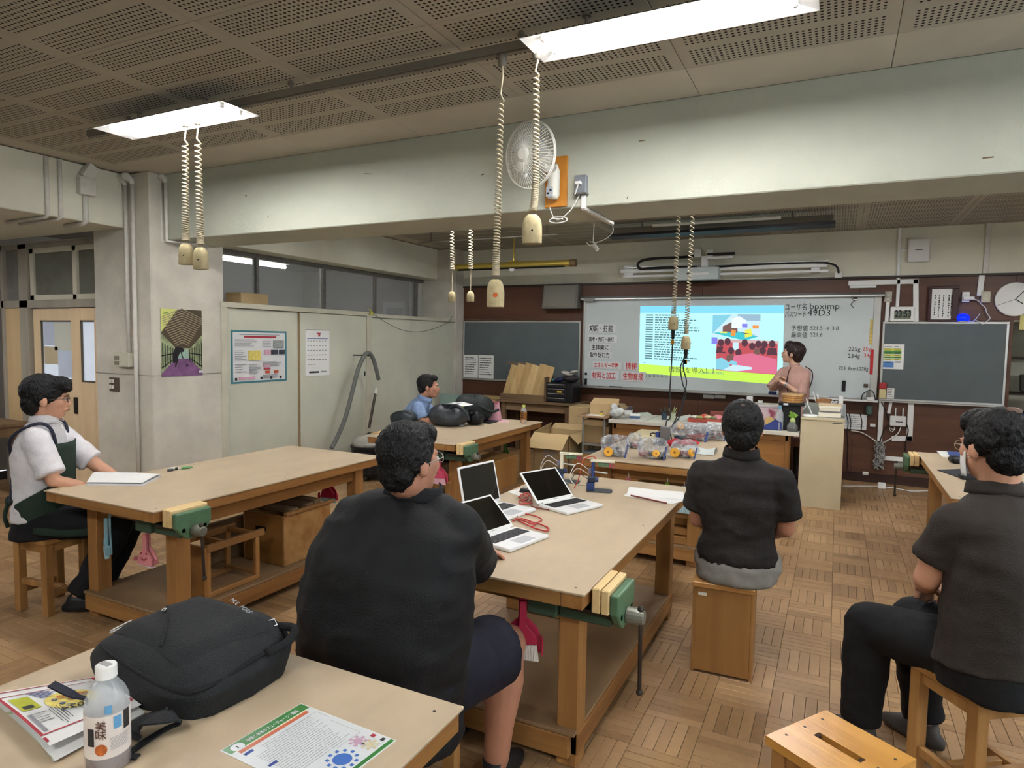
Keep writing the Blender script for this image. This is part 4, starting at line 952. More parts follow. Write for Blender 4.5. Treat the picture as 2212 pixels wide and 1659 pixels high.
# ---------------------------------------------------------------- stools and boxes
m_stool = wood('stool_wood', (140,98,52), (176,132,78), axis=2, sc_=14, rough=0.45)
m_seat = wood('seat_wood', (150,104,54), (182,136,80), axis=0, sc_=12, rough=0.4)
def stool(x, y, rz, h, label, w=.29, d=.29, slot=False, mseat=None, leg=.045, low=.1):
    t = thing('wooden_stool', label, 'stool', (x, y, 0), rz, 'square wooden stools')
    a, b_ = w/2, d/2; th = .028
    if slot:
        sl, sw = .075, .014
        mb = MB()
        for lo, hi in (((-a,-b_),(a,-sw)), ((-a,sw),(a,b_)), ((-a,-sw),(-sl,sw)), ((sl,-sw),(a,sw))): mb.box((lo[0],lo[1],h-th),(hi[0],hi[1],h))
        mk('seat', mb, mseat or m_seat, t, bevel=.0)
        mk('slot_end', MB().cyl((-sl,0,h-th),(-sl,0,h-.0005),sw,n=12).cyl((sl,0,h-th),(sl,0,h-.0005),sw,n=12), mat('slot_dark', (50,28,12), .8), t)
        mk('slot_floor', MB().box((-sl,-sw,h-th-.004),(sl,sw,h-th)), mat('slot_dark', (50,28,12), .8), t)
        for sx, sy in ((-.8,-.6),(-.8,.0),(-.8,.6),(.8,-.6),(.8,.05),(.8,.62)): mk('nail', MB().cyl((sx*a,sy*b_,h-.004),(sx*a,sy*b_,h+.0008),.0045,n=8), m_iron, t)
    else: mk('seat', MB().box((-a,-b_,h-th),(a,b_,h)), mseat or m_seat, t, bevel=.004)
    l = leg/2; ox, oy = a-l-.012, b_-l-.012
    for sx in (-1,1):
        for sy in (-1,1): mk('leg', MB().box((sx*ox-l,sy*oy-l,0),(sx*ox+l,sy*oy+l,h-th)), m_stool, t, bevel=.003)
    for sx in (-1,1):
        mk('seat_rail', MB().box((sx*ox-.012,-oy+l,h-th-.05),(sx*ox+.012,oy-l,h-th)), m_stool, t, bevel=.002); mk('seat_rail', MB().box((-ox+l,sx*oy-.012,h-th-.05),(ox-l,sx*oy+.012,h-th)), m_stool, t, bevel=.002)
        mk('stretcher', MB().box((sx*ox-.012,-oy+l,low),(sx*ox+.012,oy-l,low+.035)), m_stool, t, bevel=.002)
    mk('stretcher', MB().box((-ox+l,-.014,low),(ox-l,.014,low+.035)), m_stool, t, bevel=.002); mk('stretcher', MB().box((-ox+l,-oy-.012,low+.06),(ox-l,-oy+.012,low+.095)), m_stool, t, bevel=.002)
    return t
stool(-4.06, 2.18, .12, .44, 'wooden stool under the man in the white shirt')
stool(0.055, 2.10, -.59, .42, 'empty honey coloured stool with a hand slot in its seat', w=.285, d=.29, slot=True, mseat=wood('honey_seat', (178,124,52), (206,152,74), axis=0, sc_=12, rough=.28, spec=.5))
stool(0.50, 2.75, .62, .45, 'wooden stool under the masked man in the brown shirt', w=.32, d=.32)
stool(-1.24, 1.68, .12, .42, 'wooden stool under the large man in black', w=.36, d=.33)
tag(mk('seat_cushion', MB().cbox((-1.2,1.72,.432),(.33,.3,.022), None), mat('cushion_white', (214,212,206), .8), bevel=.008, seg=2), 'thin white cushion on the stool of the large man in black', 'cushion')
# box stool
bx = thing('box_stool', 'closed plywood box stool under the man in grey trousers', 'stool', (-.445, 3.32, 0), .05)
m_ply = wood('box_plywood', (132,92,46), (160,116,64), axis=2, sc_=9, rough=.55)
mk('side_panel', MB().box((-.14,-.125,0),(-.126,.125,.425)), m_ply, bx, bevel=.002); mk('side_panel', MB().box((.126,-.125,0),(.14,.125,.425)), m_ply, bx, bevel=.002)
mk('front_panel', MB().box((-.126,-.125,0.012),(.126,-.113,.425)), m_ply, bx, bevel=.001); mk('rear_panel', MB().box((-.126,.113,0.0),(.126,.125,.425)), m_ply, bx, bevel=.001)
mk('seat', MB().box((-.145,-.135,.425),(.145,.135,.45)), m_seat, bx, bevel=.003)
mk('tape', MB().box((-.115,-.1265,.385),(-.075,-.1245,.4)), m_paper2, bx)
P4SEAT = (-.42,3.325)

# ---------------------------------------------------------------- teacher's desk, cabinet and what stands there
DZ, DY0, DY1 = .735, 7.02, 7.75
dk = thing('demonstration_desk', 'long demonstration desk with a white top and brown plywood front', 'desk', (-1.3, 7.4, 0))
DX0, DX1 = onz(1316,905,DZ).x, -.305
m_dtop = mat('desk_top_white', (198,192,178), .4, var=.06, scale=3)
m_dfront = wood('desk_front_ply', (128,86,40), (156,110,58), axis=0, sc_=8, rough=.45)
mk('desk_top', MB().box((DX0,DY0,DZ-.04),(DX1,DY1,DZ)), m_dtop, dk, world=True, bevel=.004)
mk('front_panel', MB().box((DX0+.07,DY0+.05,.03),((DX0+DX1)/2-.02,DY0+.07,DZ-.04)), m_dfront, dk, world=True, bevel=.003); mk('front_panel', MB().box(((DX0+DX1)/2+.02,DY0+.05,.03),(DX1-.1,DY0+.07,DZ-.04)), m_dfront, dk, world=True, bevel=.003)
m_dpost = wood('desk_post', (120,80,38), (146,102,54), axis=2, sc_=9, rough=.45)
for x in (DX0+.035, (DX0+DX1)/2-.02, DX1-.13): mk('post', MB().box((x,DY0+.04,0),(x+.045,DY0+.075,DZ-.04)), m_dpost, dk, world=True, bevel=.003)
mk('top_rail', MB().box((DX0+.05,DY0+.04,DZ-.1),(DX1-.1,DY0+.06,DZ-.04)), m_dfront, dk, world=True, bevel=.002)
for x in (DX0+.04, DX1-.1): mk('side_panel', MB().box((x,DY0+.07,0),(x+.02,DY1-.05,DZ-.04)), m_dpost, dk, world=True)
mk('seam', MB().box((onz(1405,905,DZ).x,DY0,DZ),(onz(1405,905,DZ).x+.004,DY1,DZ+.0006)), m_ink, dk, world=True)
cb = thing('side_cabinet', 'tall beige plywood cabinet at the right end of the demonstration desk', 'cabinet', (-.1, 7.3, 0))
m_cab = mat('cabinet_beige', (188,174,142), .55, var=.07, scale=3, bump=.04)
CZ = .865
mk('front_panel', MB().box((-.297,7.05,.0),(.088,7.07,CZ)), m_cab, cb, world=True, bevel=.002)
for x in (-.297, .07): mk('side_panel', MB().box((x,7.07,0),(x+.017,7.62,CZ)), m_cab, cb, world=True)
mk('top_panel', MB().box((-.3,7.045,CZ),(.092,7.63,CZ+.018)), m_cab, cb, world=True, bevel=.003)
mk('shelf', MB().box((-.28,7.08,.4),(.07,7.6,.42)), m_cab, cb, world=True)
p = ony(1808,915,7.05); mk('black_mark', MB().box((p.x-.04,7.0485,p.z-.003),(p.x+.05,7.05,p.z+.004)), m_ink, cb, world=True)

def onbox(name, label, cat, x, y, z, s, m, rz=0, bev=.004, group=None, lid=None):
    t = thing(name, label, cat, (x,y,z), rz, group)
    mk('body', MB().box((-s[0]/2,-s[1]/2,0),(s[0]/2,s[1]/2,s[2])), m, t, bevel=bev)
    if lid: mk('lid', MB().box((-s[0]/2-.004,-s[1]/2-.004,s[2]-lid[0]),(s[0]/2+.004,s[1]/2+.004,s[2]+.004)), lid[1], t, bevel=bev)
    return t
def atz(x, y, z): p = onz(x, y, z); return p.x, p.y
m_card = mat('cardboard', (176,150,108), .75, var=.08, scale=7)
m_card2 = mat('cardboard_dark', (140,116,80), .8, var=.12, scale=6)
# on the desk (front edge y 7.02, back edge 7.75)
def ond_(x, Y): return ony(x, 930, Y).x
onbox('small_carton', 'small blue and white carton on the left part of the demonstration desk', 'box', ond_(1371,7.3), 7.3, DZ, (.11,.06,.045), mat('carton_blue', (70,100,136), .5), .2, lid=(.02,m_paper))
onbox('small_carton', 'dark topped white carton behind the left end of the demonstration desk', 'box', ond_(1356,7.68), 7.68, DZ, (.09,.08,.085), m_paper, .1, lid=(.035,mat('lid_dark', (70,58,70), .6)))
def flat(name, label, cat, pts, z, m, th=.003, curl=0):
    c = sum((Vector((p[0],p[1],0)) for p in pts), Vector())/len(pts)
    t = thing(name, label, cat, (c.x,c.y,z))
    mk('sheet', MB().prism([(p[0],p[1]) for p in pts], z, z+th, 2), m, t, world=True)
    return t
def pxpoly(z, *pts): return [tuple(onz(x,y,z)[:2]) for x, y in pts]
flat('paper_sheet', 'white sheets near the left front corner of the demonstration desk', 'paper', pxpoly(DZ,(1320,899),(1345,895),(1350,900),(1322,903)), DZ, m_paper, .006)
flat('paper_sheet', 'pale green sheet towards the back of the demonstration desk', 'paper', pxpoly(DZ,(1360,893),(1400,891),(1408,896),(1372,899)), DZ, mat('pale_green_paper', (196,206,190), .7), .004)
flat('paper_sheet', 'crumpled white wrapper sheet in the middle of the demonstration desk', 'paper', pxpoly(DZ,(1460,903),(1490,897),(1500,905),(1470,910)), DZ, m_paper2, .01)
flat('paper_sheet', 'grey document sheet near the front edge of the demonstration desk', 'paper', pxpoly(DZ,(1475,915),(1520,912),(1530,920),(1480,922)), DZ, mat('grey_paper', (180,178,168), .7), .004)
flat('booklet', 'white booklet on the desk in front of the red tray', 'booklet', pxpoly(DZ,(1529,912),(1560,909),(1562,918),(1527,919)), DZ, m_paper, .02)
# tin with plants-like tools (two small grey pots with bits)
for k, (x, lab) in enumerate(((1434,'dark blue cup with wire ends'), (1452,'pale cup full of green and white wire ends'))):
    t = thing('tool_cup', lab+' in the middle of the demonstration desk', 'cup', (ond_(x,7.35),7.35,DZ))
    mk('cup', MB().lathe([(.03,0),(.034,.08),(.031,.08),(.028,.006)], 14), mat('cup_%d' % k, ((50,66,80),(170,176,150))[k], .5), t, smooth=False)
    r = random.Random(k)
    mb = MB()
    for i in range(9): a = r.uniform(0,6.28); mb.tube([(0,0,.03),(.02*math.cos(a),.02*math.sin(a),.085),(.05*math.cos(a),.05*math.sin(a),.09+r.uniform(0,.06))], .004, 5)
    mk('bits', mb, mat('bits_%d' % k, ((60,70,60),(150,160,110))[k], .6, var=.4, scale=40), t)['kind'] = 'stuff'
t = thing('red_tray', 'shallow red tray heaped with packets on the demonstration desk', 'tray', (ond_(1525,7.4),7.4,DZ))
m_redt = mat('tray_red', (150,66,52), .5)
mk('tray', MB().box((-.17,-.11,0),(.17,.11,.012)).box((-.18,-.12,0),(.18,-.11,.045)).box((-.18,.11,0),(.18,.12,.045)).box((-.18,-.11,0),(-.17,.11,.045)).box((.17,-.11,0),(.18,.11,.045)), m_redt, t, bevel=.003)
r = random.Random(4)
for k, (c, n) in enumerate((((196,196,180),'packet'),((150,146,90),'packet'),((206,70,56),'packet'),((210,190,150),'packet'),((120,120,80),'packet'),((214,130,140),'packet'))):
    mk(n, MB().ell((-.12+k*.048,r.uniform(-.03,.03),.045+r.uniform(0,.015)),(.05,.06,.022),10,6,Matrix.Rotation(r.uniform(-.5,.5),3,'X')), mat('packet_%d' % k, c, .35, var=.2, scale=30), t, smooth=True)
onbox('red_box', 'long dusty red box lid standing behind the red tray', 'box', ond_(1558,7.66), 7.66, DZ, (.25,.04,.1), mat('dusty_red', (128,66,58), .6), 0)
t = onbox('storage_box', 'flower patterned storage box with a plastic lid on the demonstration desk', 'box', ond_(1640,7.42), 7.42, DZ, (.4,.25,.21), mat('flower_print', (196,176,176), .6, var=.5, scale=13, c2=(150,70,90), vthr=(.45,.6)), 0, .006)
mk('lid', MB().box((-.205,-.13,.205),(.205,.13,.235)), mat('clear_lid', (214,206,206), .25, alpha=.7), t, bevel=.006)
for k, (x, c, s) in enumerate(((1617,(200,200,196),(.06,.05,.07)), (1640,(190,190,186),(.05,.05,.03)))):
    onbox('small_pack', ('striped clear pack' if k == 0 else 'small white pack')+' on the lid of the flower patterned box', 'pack', ond_(x,7.42), 7.42, DZ+.236, s, mat('pack_%d' % k, c, .4))
# blue dispenser with tape roll
t = thing('tape_dispenser', 'blue wedge tape dispenser with a tan roll on the demonstration desk', 'tape dispenser', (ond_(1668,7.12),7.12,DZ))
mk('body', MB().prism([(-.1,0),(.09,0),(.09,.085),(.03,.11),(-.02,.075),(-.1,.02)], -.035, .035, 1), mat('dispenser_blue', (44,56,110), .4), t, bevel=.006, seg=2)
mk('tape_roll', MB().cyl((-.03,-.025,.085),(-.03,.025,.085),.045,n=20), mat('tape_tan', (190,160,100), .4), t, bevel=.004)
# plastic bottle, black bin with basket, bulb vase
m_pet = mat('clear_plastic', (226,232,236), .08, alpha=.32, spec=.6)
def bottle(name, label, x, y, z, h, rad, mcap, mliq, lvl, mlabel=None, lab=(0,0), marks=None):
    t = thing(name, label, 'bottle', (x,y,z))
    prof = [(.0,.0),(.8,.0),(1,.03),(1,.3),(.95,.33),(1,.36),(1,.62),(.97,.68),(.8,.76),(.5,.84),(.42,.87),(.42,.9)]
    mk('bottle_wall', MB().lathe([(a*rad,b_*h) for a, b_ in prof], 24), m_pet, t, smooth=True)
    mk('drink', MB().lathe([(.0,.003),(.78*rad,.003),(.96*rad,.035*h),(.96*rad,lvl*h)], 20), mliq, t)
    mk('cap', MB().lathe([(.46*rad,.87*h),(.48*rad,.88*h),(.48*rad,.99*h),(.44*rad,h)], 20), mcap, t, bevel=.001)
    if mlabel: mk('label', MB().tube([(0,0,lab[0]*h),(0,0,lab[1]*h)], rad*1.012, 24, cap=False), mlabel, t, smooth=True)
    return t
bottle('water_bottle', 'clear water bottle with a pale blue cap on the demonstration desk', ond_(1683,7.12), 7.12, DZ, .25, .036, mat('cap_blue', (120,170,196), .4), mat('water', (220,228,230), .05, alpha=.25), .45)
t = thing('bin', 'black square bin under a woven basket on the demonstration desk', 'bin', (ond_(1708,7.25),7.25,DZ))
mk('body', MB().box((-.085,-.085,0),(.085,.085,.26)), mat('bin_black', (26,25,24), .7, bump=.6, bscale=60), t, bevel=.01); mk('rim', MB().box((-.12,-.1,.25),(.12,.1,.28)), m_blk, t, bevel=.006)
mk('handle_tag', MB().cbox((-.05,-.102,.265),(.045,.006,.02)), m_white, t)
t = thing('basket', 'round bamboo basket standing on the black bin', 'basket', (ond_(1709,7.25),7.25,DZ+.281))
mb = MB()
for k in range(3): mb.lathe([(.095,.0+k*.024),(.1,.002+k*.024),(.1,.021+k*.024),(.095,.023+k*.024)], 28, (0,0,0))
mk('woven_side', mb, wood('bamboo', (168,120,64), (200,150,90), axis=2, sc_=40), t); mk('rim', MB().lathe([(.1,.07),(.106,.072),(.106,.086),(.098,.086)], 28), mat('bamboo_rim', (206,168,116), .5), t)
t = thing('bulb_vase', 'grey bulb vase with a sprouting green plant at the desk end', 'vase', (-.375,7.1,DZ))
mk('vase', MB().lathe([(.0,0),(.045,0),(.055,.03),(.05,.06),(.032,.085),(.03,.095),(.026,.09)], 20), mat('vase_grey', (96,98,96), .2, spec=.6), t, smooth=True)
mk('bulb', MB().ell((0,0,.1),(.028,.028,.035),12,8), mat('bulb_green', (170,186,120), .5), t, smooth=True)
def leafm(mb, base, tip, w, bend=(0,0,.02)):
    base, tip = Vector(base), Vector(tip); d = tip-base; s = d.cross(Vector((.3,1,.1))).normalized()
    def fn(u, v): k = math.sin(PI*min(1,u*.93+.05))*w; return base+d*u+Vector(bend)*math.sin(PI*u)+s*(v-.5)*k+Vector((0,.004,0))*abs(v-.5)
    mb.grid(fn, 8, 2)
m_leaf = mat('leaf_green', (120,160,60), .5, var=.25, scale=30)
for tip in ((-.03,0,.2),(.01,.01,.19),(.05,0,.165),(-.045,0,.155),(.03,-.02,.14)):
    mb = MB(); leafm(mb, (0,0,.12), tip, .035); mk('leaf', mb, m_leaf, t, smooth=True)
# on the cabinet: magnifier lamp, clear tray, stacked paper, book rack
CT = CZ+.018
t = thing('magnifier_lamp', 'small white round lamp with a bent white arm on the beige cabinet', 'lamp', (ond_(1748,7.2),7.2,CT))
mk('base', MB().lathe([(.0,0),(.07,0),(.075,.01),(.07,.022),(.0,.026)], 28), m_white, t, smooth=True); mk('arm', MB().tube([(.02,.02,.02),(-.025,.02,.12),(-.04,.02,.18)], .006, 8), m_white, t); mk('arm', MB().tube([(-.04,.02,.105),(-.07,.02,.06)], .005, 8), m_white, t)
t = thing('letter_tray', 'clear letter tray holding stacks of cream paper on the beige cabinet', 'tray', (ond_(1793,7.3),7.3,CT))
mk('tray', MB().box((-.12,-.12,0),(.13,.12,.006)).box((.124,-.12,0),(.13,.12,.13)).box((-.12,-.12,.06),(.13,.12,.066)).box((-.12,.114,0),(.13,.12,.13)), m_pet, t)
for k, (z, h, w) in enumerate(((.007,.045,.2),(.067,.03,.19),(.098,.02,.2),(.119,.012,.21))): tag(mk('paper_stack', MB().cbox((t.location.x-.01,7.29,CT+z+h/2),(w,.2,h)), mat('stack_cream_%d' % k, ((222,216,196),(214,206,184),(226,222,206),(204,180,140))[k], .7), bevel=.002), ('thick cream','thinner cream','white','tan topped')[k]+' paper stack in the clear letter tray, layer %s from the bottom' % ('one','two','three','four')[k], 'paper')
t = thing('document_holder', 'clear document holder with grey sheets on the beige cabinet', 'holder', (ond_(1757,7.45),7.45,CT)); mk('case', MB().box((-.11,-.05,0),(.11,.05,.12)), mat('holder_clear', (190,196,190), .2, alpha=.5), t, bevel=.005); mk('sheets', MB().box((-.09,-.03,.005),(.09,.03,.1)), mat('sheets_grey', (150,154,150), .7, var=.3, scale=20, stretch=(1,1,8)), t)
t = thing('pen_basket', 'tan woven pen basket behind the clear letter tray', 'basket', (ond_(1776,7.55),7.55,CT)); mk('basket', MB().lathe([(.05,0),(.07,.01),(.078,.16),(.072,.16),(.06,.02)], 18), mat('basket_tan', (160,112,72), .7, bump=.6, bscale=90), t)
for k, (dx_, l) in enumerate(((-.1,.2),(-.06,.16))): mk('pen', MB().cyl((dx_*.3,0,.03),(dx_*1.1,0,.12+l*.55),.008,n=8), m_white, t)
t = thing('cable_coil', 'white coiled cable heap beside the pen basket', 'cable', (ond_(1794,7.55),7.55,CT)); mb = MB()
r = random.Random(2)
for k in range(6): mb.tube([Vector((.05*math.cos(a)*r.uniform(.7,1.1),.03*math.sin(a),.08+.06*math.sin(a+k))) for a in [i*.5 for i in range(14)]], .006, 6)
mk('loops', mb, m_white, t, smooth=True)['kind'] = 'stuff'
onbox('white_box', 'upright narrow white box at the right rear of the beige cabinet', 'box', ond_(1813,7.55), 7.55, CT, (.045,.05,.2), m_white)

# ---------------------------------------------------------------- front left store corner
od = thing('old_desk', 'old wooden side table under the left chalkboard', 'table', (-3.7, 8.4, 0))
m_old = wood('old_wood', (104,82,58), (134,108,78), axis=0, sc_=7, rough=.7); OZ = .765
ox0, ox1 = ony(1070,868,8.12).x, ony(1240,880,8.12).x
mk('table_top', MB().box((ox0,8.12,OZ-.03),(ox1+.02,8.7,OZ)), m_old, od, world=True, bevel=.004)
mk('apron', MB().box((ox0+.1,8.17,OZ-.14),(ox1-.1,8.19,OZ-.03)).box((ox0+.1,8.19,OZ-.14),(ox0+.12,8.66,OZ-.03)).box((ox1-.12,8.19,OZ-.14),(ox1-.1,8.66,OZ-.03)), m_old, od, world=True, bevel=.002)
for x in (ox0+.11, ox1-.11):
    for y in (8.18, 8.64): mk('leg', MB().box((x-.032,y-.032,0),(x+.032,y+.032,OZ-.03)), wood('old_leg', (92,70,48), (118,92,64), axis=2, sc_=8, rough=.7), od, world=True, bevel=.003)
rk = thing('plank_rack', 'wooden stand with slanted raw planks on the old side table', 'rack', (ond_(1135,8.3),8.3,OZ))
q0, q1 = ony(1093,850,8.3).x-rk.location.x, ony(1180,850,8.3).x-rk.location.x
mk('stand', MB().box((q0-.02,-.14,0),(q1+.04,.16,.03)).box((q0-.02,-.14,.03),(q1+.04,-.12,.09)).box((q1+.025,-.14,0),(q1+.045,.18,.34)), m_old, rk, bevel=.003)
m_pl = wood('raw_plank', (178,144,92), (206,176,124), axis=2, sc_=12, rough=.7)
n = 6
for k in range(n):
    x = q0+.03+(q1-q0-.03)*k/(n-1)*.92; h = .47+.008*((k*37)%5-2)
    M = Matrix.Translation((x,-.06,.05)) @ Matrix.Rotation(-.22,4,'X') @ Matrix.Rotation(.2,4,'Y') @ Matrix.Rotation(.5*((k%2)-.4),4,'Z')
    mk('plank', MB().box((-.06,-.012,0),(.06,.012,h),M), m_pl, rk, bevel=.003)
mk('dark_ledge', MB().box((q0-.05,.1,.5),(q0+.25,.16,.515)), m_old, rk)
dr = thing('drawer_unit', 'black drawer unit with chrome fronts on the old side table', 'drawer unit', (ond_(1213,8.35),8.35,OZ))
mk('case', MB().box((-.18,-.14,0),(.2,.18,.27)), mat('case_black', (24,24,26), .4), dr, bevel=.006)
for k in range(4):
    d_ = mk('drawer', MB().box((-.17,-.155,.015+k*.062),(.11,-.14,.07+k*.062)), mat('drawer_dark', (40,38,40), .35), dr, bevel=.003); mk('pull', MB().cbox((-.03,-.16,.06+k*.062),(.24,.012,.01)), m_alu, d_)
mk('yellow_label', MB().cbox((.02,-.158,.15),(.07,.004,.028)), mat('label_yellow', (200,170,50), .5), dr)
def heap(name, label, cat, x, y, z, bits):
    t = thing(name, label, cat, (x,y,z))
    for k, (c, r_, col_, nm) in enumerate(bits):
        mk(nm, MB().ell(c, r_, 14, 8, Matrix.Rotation(.3*(k%3-1),3,'Y') @ Matrix.Rotation(.5*k,3,'Z')), mat('heap_%s_%d' % (name,k), col_, .55, var=.3, scale=24, bump=.5, bscale=30), t, smooth=True)
    return t
heap('rag_pile', 'pile of dark cloths and white crumpled papers on the black drawer unit', 'rags', dr.location.x+.05, 8.36, OZ+.275, (((-.1,0,.03),(.1,.08,.035),(36,40,84),'cloth'),((.06,.02,.05),(.12,.1,.055),(52,46,50),'cloth'),((.02,-.02,.12),(.1,.07,.03),(190,184,176),'paper'),((.1,.02,.14),(.1,.06,.025),(176,170,160),'paper'),((-.16,.0,.02),(.06,.06,.025),(60,140,150),'cloth')))
# boxes at the far left behind the seated man
bxs = [(-4.9,7.95,0,(.44,.4,.62),(122,98,66),'large brown carton behind the seated man in blue'), (-4.56,8.4,0,(.42,.4,.72),(110,84,56),'tall brown carton beside the old side table'), (-4.62,7.45,0,(.45,.35,.58),(128,104,70),'brown carton under the dark case')]
for x, y, z, s, c, n in bxs:
    t = onbox('carton', n, 'carton', x, y, z, s, mat('carton_%d' % c[0], c, .8, var=.12, scale=5)); mk('tape', MB().box((-.03,-s[1]/2-.001,.02),(.03,s[1]/2+.001,s[2]+.001)), m_card, t)
onbox('flat_board', 'tan cut board lying on the tall brown carton', 'board', -4.56, 8.38, .722, (.5,.4,.03), m_card)
onbox('flat_board', 'second thinner tan board stacked on top of the cut board', 'board', -4.5, 8.4, .754, (.42,.3,.025), m_pl)
onbox('black_case', 'flat dark grey case on the brown carton behind the black backpack', 'case', -4.6, 7.42, .582, (.42,.3,.1), mat('case_grey', (84,88,88), .4), .1, .015)
onbox('glass_plate', 'pale green glass plate leaning on the large brown carton', 'plate', -4.9, 7.95, .622, (.36,.03,.2), mat('glass_green', (150,180,172), .15, alpha=.55))
# cartons and trolley between the old table and the demonstration desk
t = thing('trolley', 'narrow steel trolley with a wooden shelf board left of the demonstration desk', 'trolley', (-2.62,7.2,0)); TZ = .76
tx0, tx1 = ony(1247,897,7.0).x, DX0-.012
mk('shelf_board', MB().box((tx0,7.0,TZ-.02),(tx1,7.45,TZ)), wood('trolley_board', (130,98,70), (160,128,96), axis=0, sc_=9, rough=.6), t, world=True, bevel=.003)
for x in (tx0+.06, tx1-.04):
    for y in (7.04,7.4): mk('post', MB().cyl((x,y,0),(x,y,TZ-.02),.012,n=8), m_steel, t, world=True)
mk('lower_shelf', MB().box((tx0+.05,7.03,.12),(tx1-.03,7.42,.135)).box((tx0+.05,7.03,.42),(tx1-.03,7.42,.435)), m_steel, t, world=True)
onbox('trolley_carton', 'grey brown carton on the upper shelf of the trolley', 'carton', (tx0+tx1)/2+.02, 7.24, .436, (.3,.3,.2), m_card2)
onbox('trolley_carton', 'flat tan carton on top of the grey brown trolley carton', 'carton', (tx0+tx1)/2+.0, 7.22, .637, (.26,.26,.07), m_card)
onbox('blue_bin', 'pale blue grey box on the lower shelf of the trolley', 'box', (tx0+tx1)/2+.02, 7.22, .136, (.3,.3,.2), mat('bin_bluegrey', (120,136,144), .5))
t = thing('open_carton', 'open tan carton with raised flaps on the trolley board', 'carton', (ond_(1310,7.25),7.25,TZ), 0)
mk('body', MB().box((-.17,-.11,0),(.17,.11,.13)), m_card, t, bevel=.003); mk('flap', MB().quad((-.17,-.11,.13),(.17,-.11,.13),(.15,-.02,.19),(-.15,-.02,.19),.004), m_card, t); mk('flap', MB().quad((.17,-.11,.13),(.17,.11,.13),(.22,.11,.08),(.22,-.11,.08),.004), m_card2, t)
heap('plastic_bag', 'crumpled clear plastic bag beside the open tan carton', 'bag', ond_(1331,7.1), 7.1, TZ+.002, (((0,0,.05),(.09,.06,.05),(200,204,200),'film'),((-.03,0,.1),(.04,.04,.05),(206,208,206),'film')))
flat('paper_sheet', 'cream sheets on the front of the trolley board', 'paper', [(tx0+.1,7.03),(tx0+.3,7.03),(tx0+.3,7.16),(tx0+.1,7.16)], TZ, m_paper2, .008)
t = thing('padlock', 'small brass padlock with a dark shackle on the trolley board', 'padlock', (ond_(1299,7.06),7.06,TZ)); mk('body', MB().cbox((0,0,.018),(.04,.02,.035)), m_brass, t, bevel=.004); mk('shackle', MB().tube(arc((0,0,.035),.016,0,PI,8),.004,6), m_iron, t)
onbox('carton', 'tan carton behind the trolley, upper of two', 'carton', -2.88, 7.9, .46, (.26,.4,.32), m_card); onbox('carton', 'brown carton behind the trolley, lower of two', 'carton', -2.88, 7.9, .0, (.3,.42,.458), m_card2)
onbox('wooden_crate', 'brown plywood crate on the floor in front of the trolley', 'crate', -2.43, 6.82, 0, (.24,.25,.34), m_dfront)
# big open carton on the floor
t = thing('open_carton', 'large open cardboard carton with folded out flaps on the floor', 'carton', (-2.93,7.1,0), .0)
bx0, bx1 = ony(1153,1000,6.9).x+2.93, ony(1228,1000,6.9).x+2.93; bz = ony(1155,934,6.9).z; by0, by1 = -.2, .28
mb = MB()
for lo, hi in (((bx0,by0,0),(bx1,by0+.006,bz)), ((bx0,by1-.006,0),(bx1,by1,bz)), ((bx0,by0,0),(bx0+.006,by1,bz)), ((bx1-.006,by0,0),(bx1,by1,bz)), ((bx0,by0,0),(bx1,by1,.006))): mb.box(lo,hi)
mk('body', mb, m_card, t)
mk('flap', MB().quad((bx0,by0,bz),(bx1,by0,bz),(bx1-.03,by0-.13,bz-.16),(bx0-.05,by0-.13,bz-.16),.005), mat('flap_tan', (196,170,122), .7, var=.05), t); mk('flap', MB().quad((bx1,by0,bz),(bx1,by1,bz),(bx1+.12,by1,bz-.02),(bx1+.1,by0+.02,bz-.1),.005), m_card, t)
mk('flap', MB().quad((bx0,by1,bz),(bx1,by1,bz),(bx1+.05,by1+.06,bz+.06),(bx0+.04,by1+.06,bz+.06),.005), m_card, t); mk('flap', MB().quad((bx0,by0,bz),(bx0,by1,bz),(bx0+.02,by1,bz+.07),(bx0-.0,by0,bz+.01),.005), m_card, t)
mk('tape', MB().box((-.1+(bx0+bx1)/2,by0-.002,bz-.26),(.06+(bx0+bx1)/2,by0,bz-.18)), mat('tape_grey', (170,156,142), .4), t)
# drum vacuum by the cupboards
t = thing('drum_vacuum', 'black drum vacuum cleaner with a whitish lid and a long grey hose by the cupboards', 'vacuum cleaner', (-4.72,5.95,0))
VX = -4.95
mk('drum', MB().lathe([(.0,0.04),(.2,.04),(.23,.08),(.23,.34),(.24,.35),(.24,.38),(.0,.38)], 28), m_blk, t)
mk('lid', MB().lathe([(.225,.381),(.22,.42),(.17,.47),(.09,.49),(.0,.495)], 28), mat('lid_dusty', (176,174,164), .6, var=.25, scale=12), t, smooth=True)
for a in range(5): mk('caster', MB().ell((.19*math.cos(a*1.256),.19*math.sin(a*1.256),.03),(.03,.03,.03),10,6), m_iron, t)
hp = [(716,968),(726,950),(745,905),(760,850),(773,800),(786,770),(797,763),(806,775),(812,795),(818,820)]
mk('hose', MB().tube(smoothpath([onx(x,y,VX) for x,y in hp],8),.025,12), mat('hose_grey', (104,106,100), .6, bump=1.0, bscale=55), t, world=True, smooth=True)
a, b_ = onx(811,850,VX), onx(797,925,VX); mk('wand', MB().cyl(a,b_,.016,n=10), m_iron, t, world=True); mk('wand_joint', MB().cyl(onx(813,838,VX),onx(811,852,VX),.018,n=10), m_pipe, t, world=True)
c, d = onx(792,945,VX), onx(815,930,VX); mk('nozzle', MB().prism([(-.16,0),(.14,0),(.16,.05),(.02,.1),(-.1,.06)], VX-.05, VX+.05, 0, Matrix.Translation((0,onx(800,938,VX).y,c.z-.05))), m_blk, t, world=True, bevel=.008)
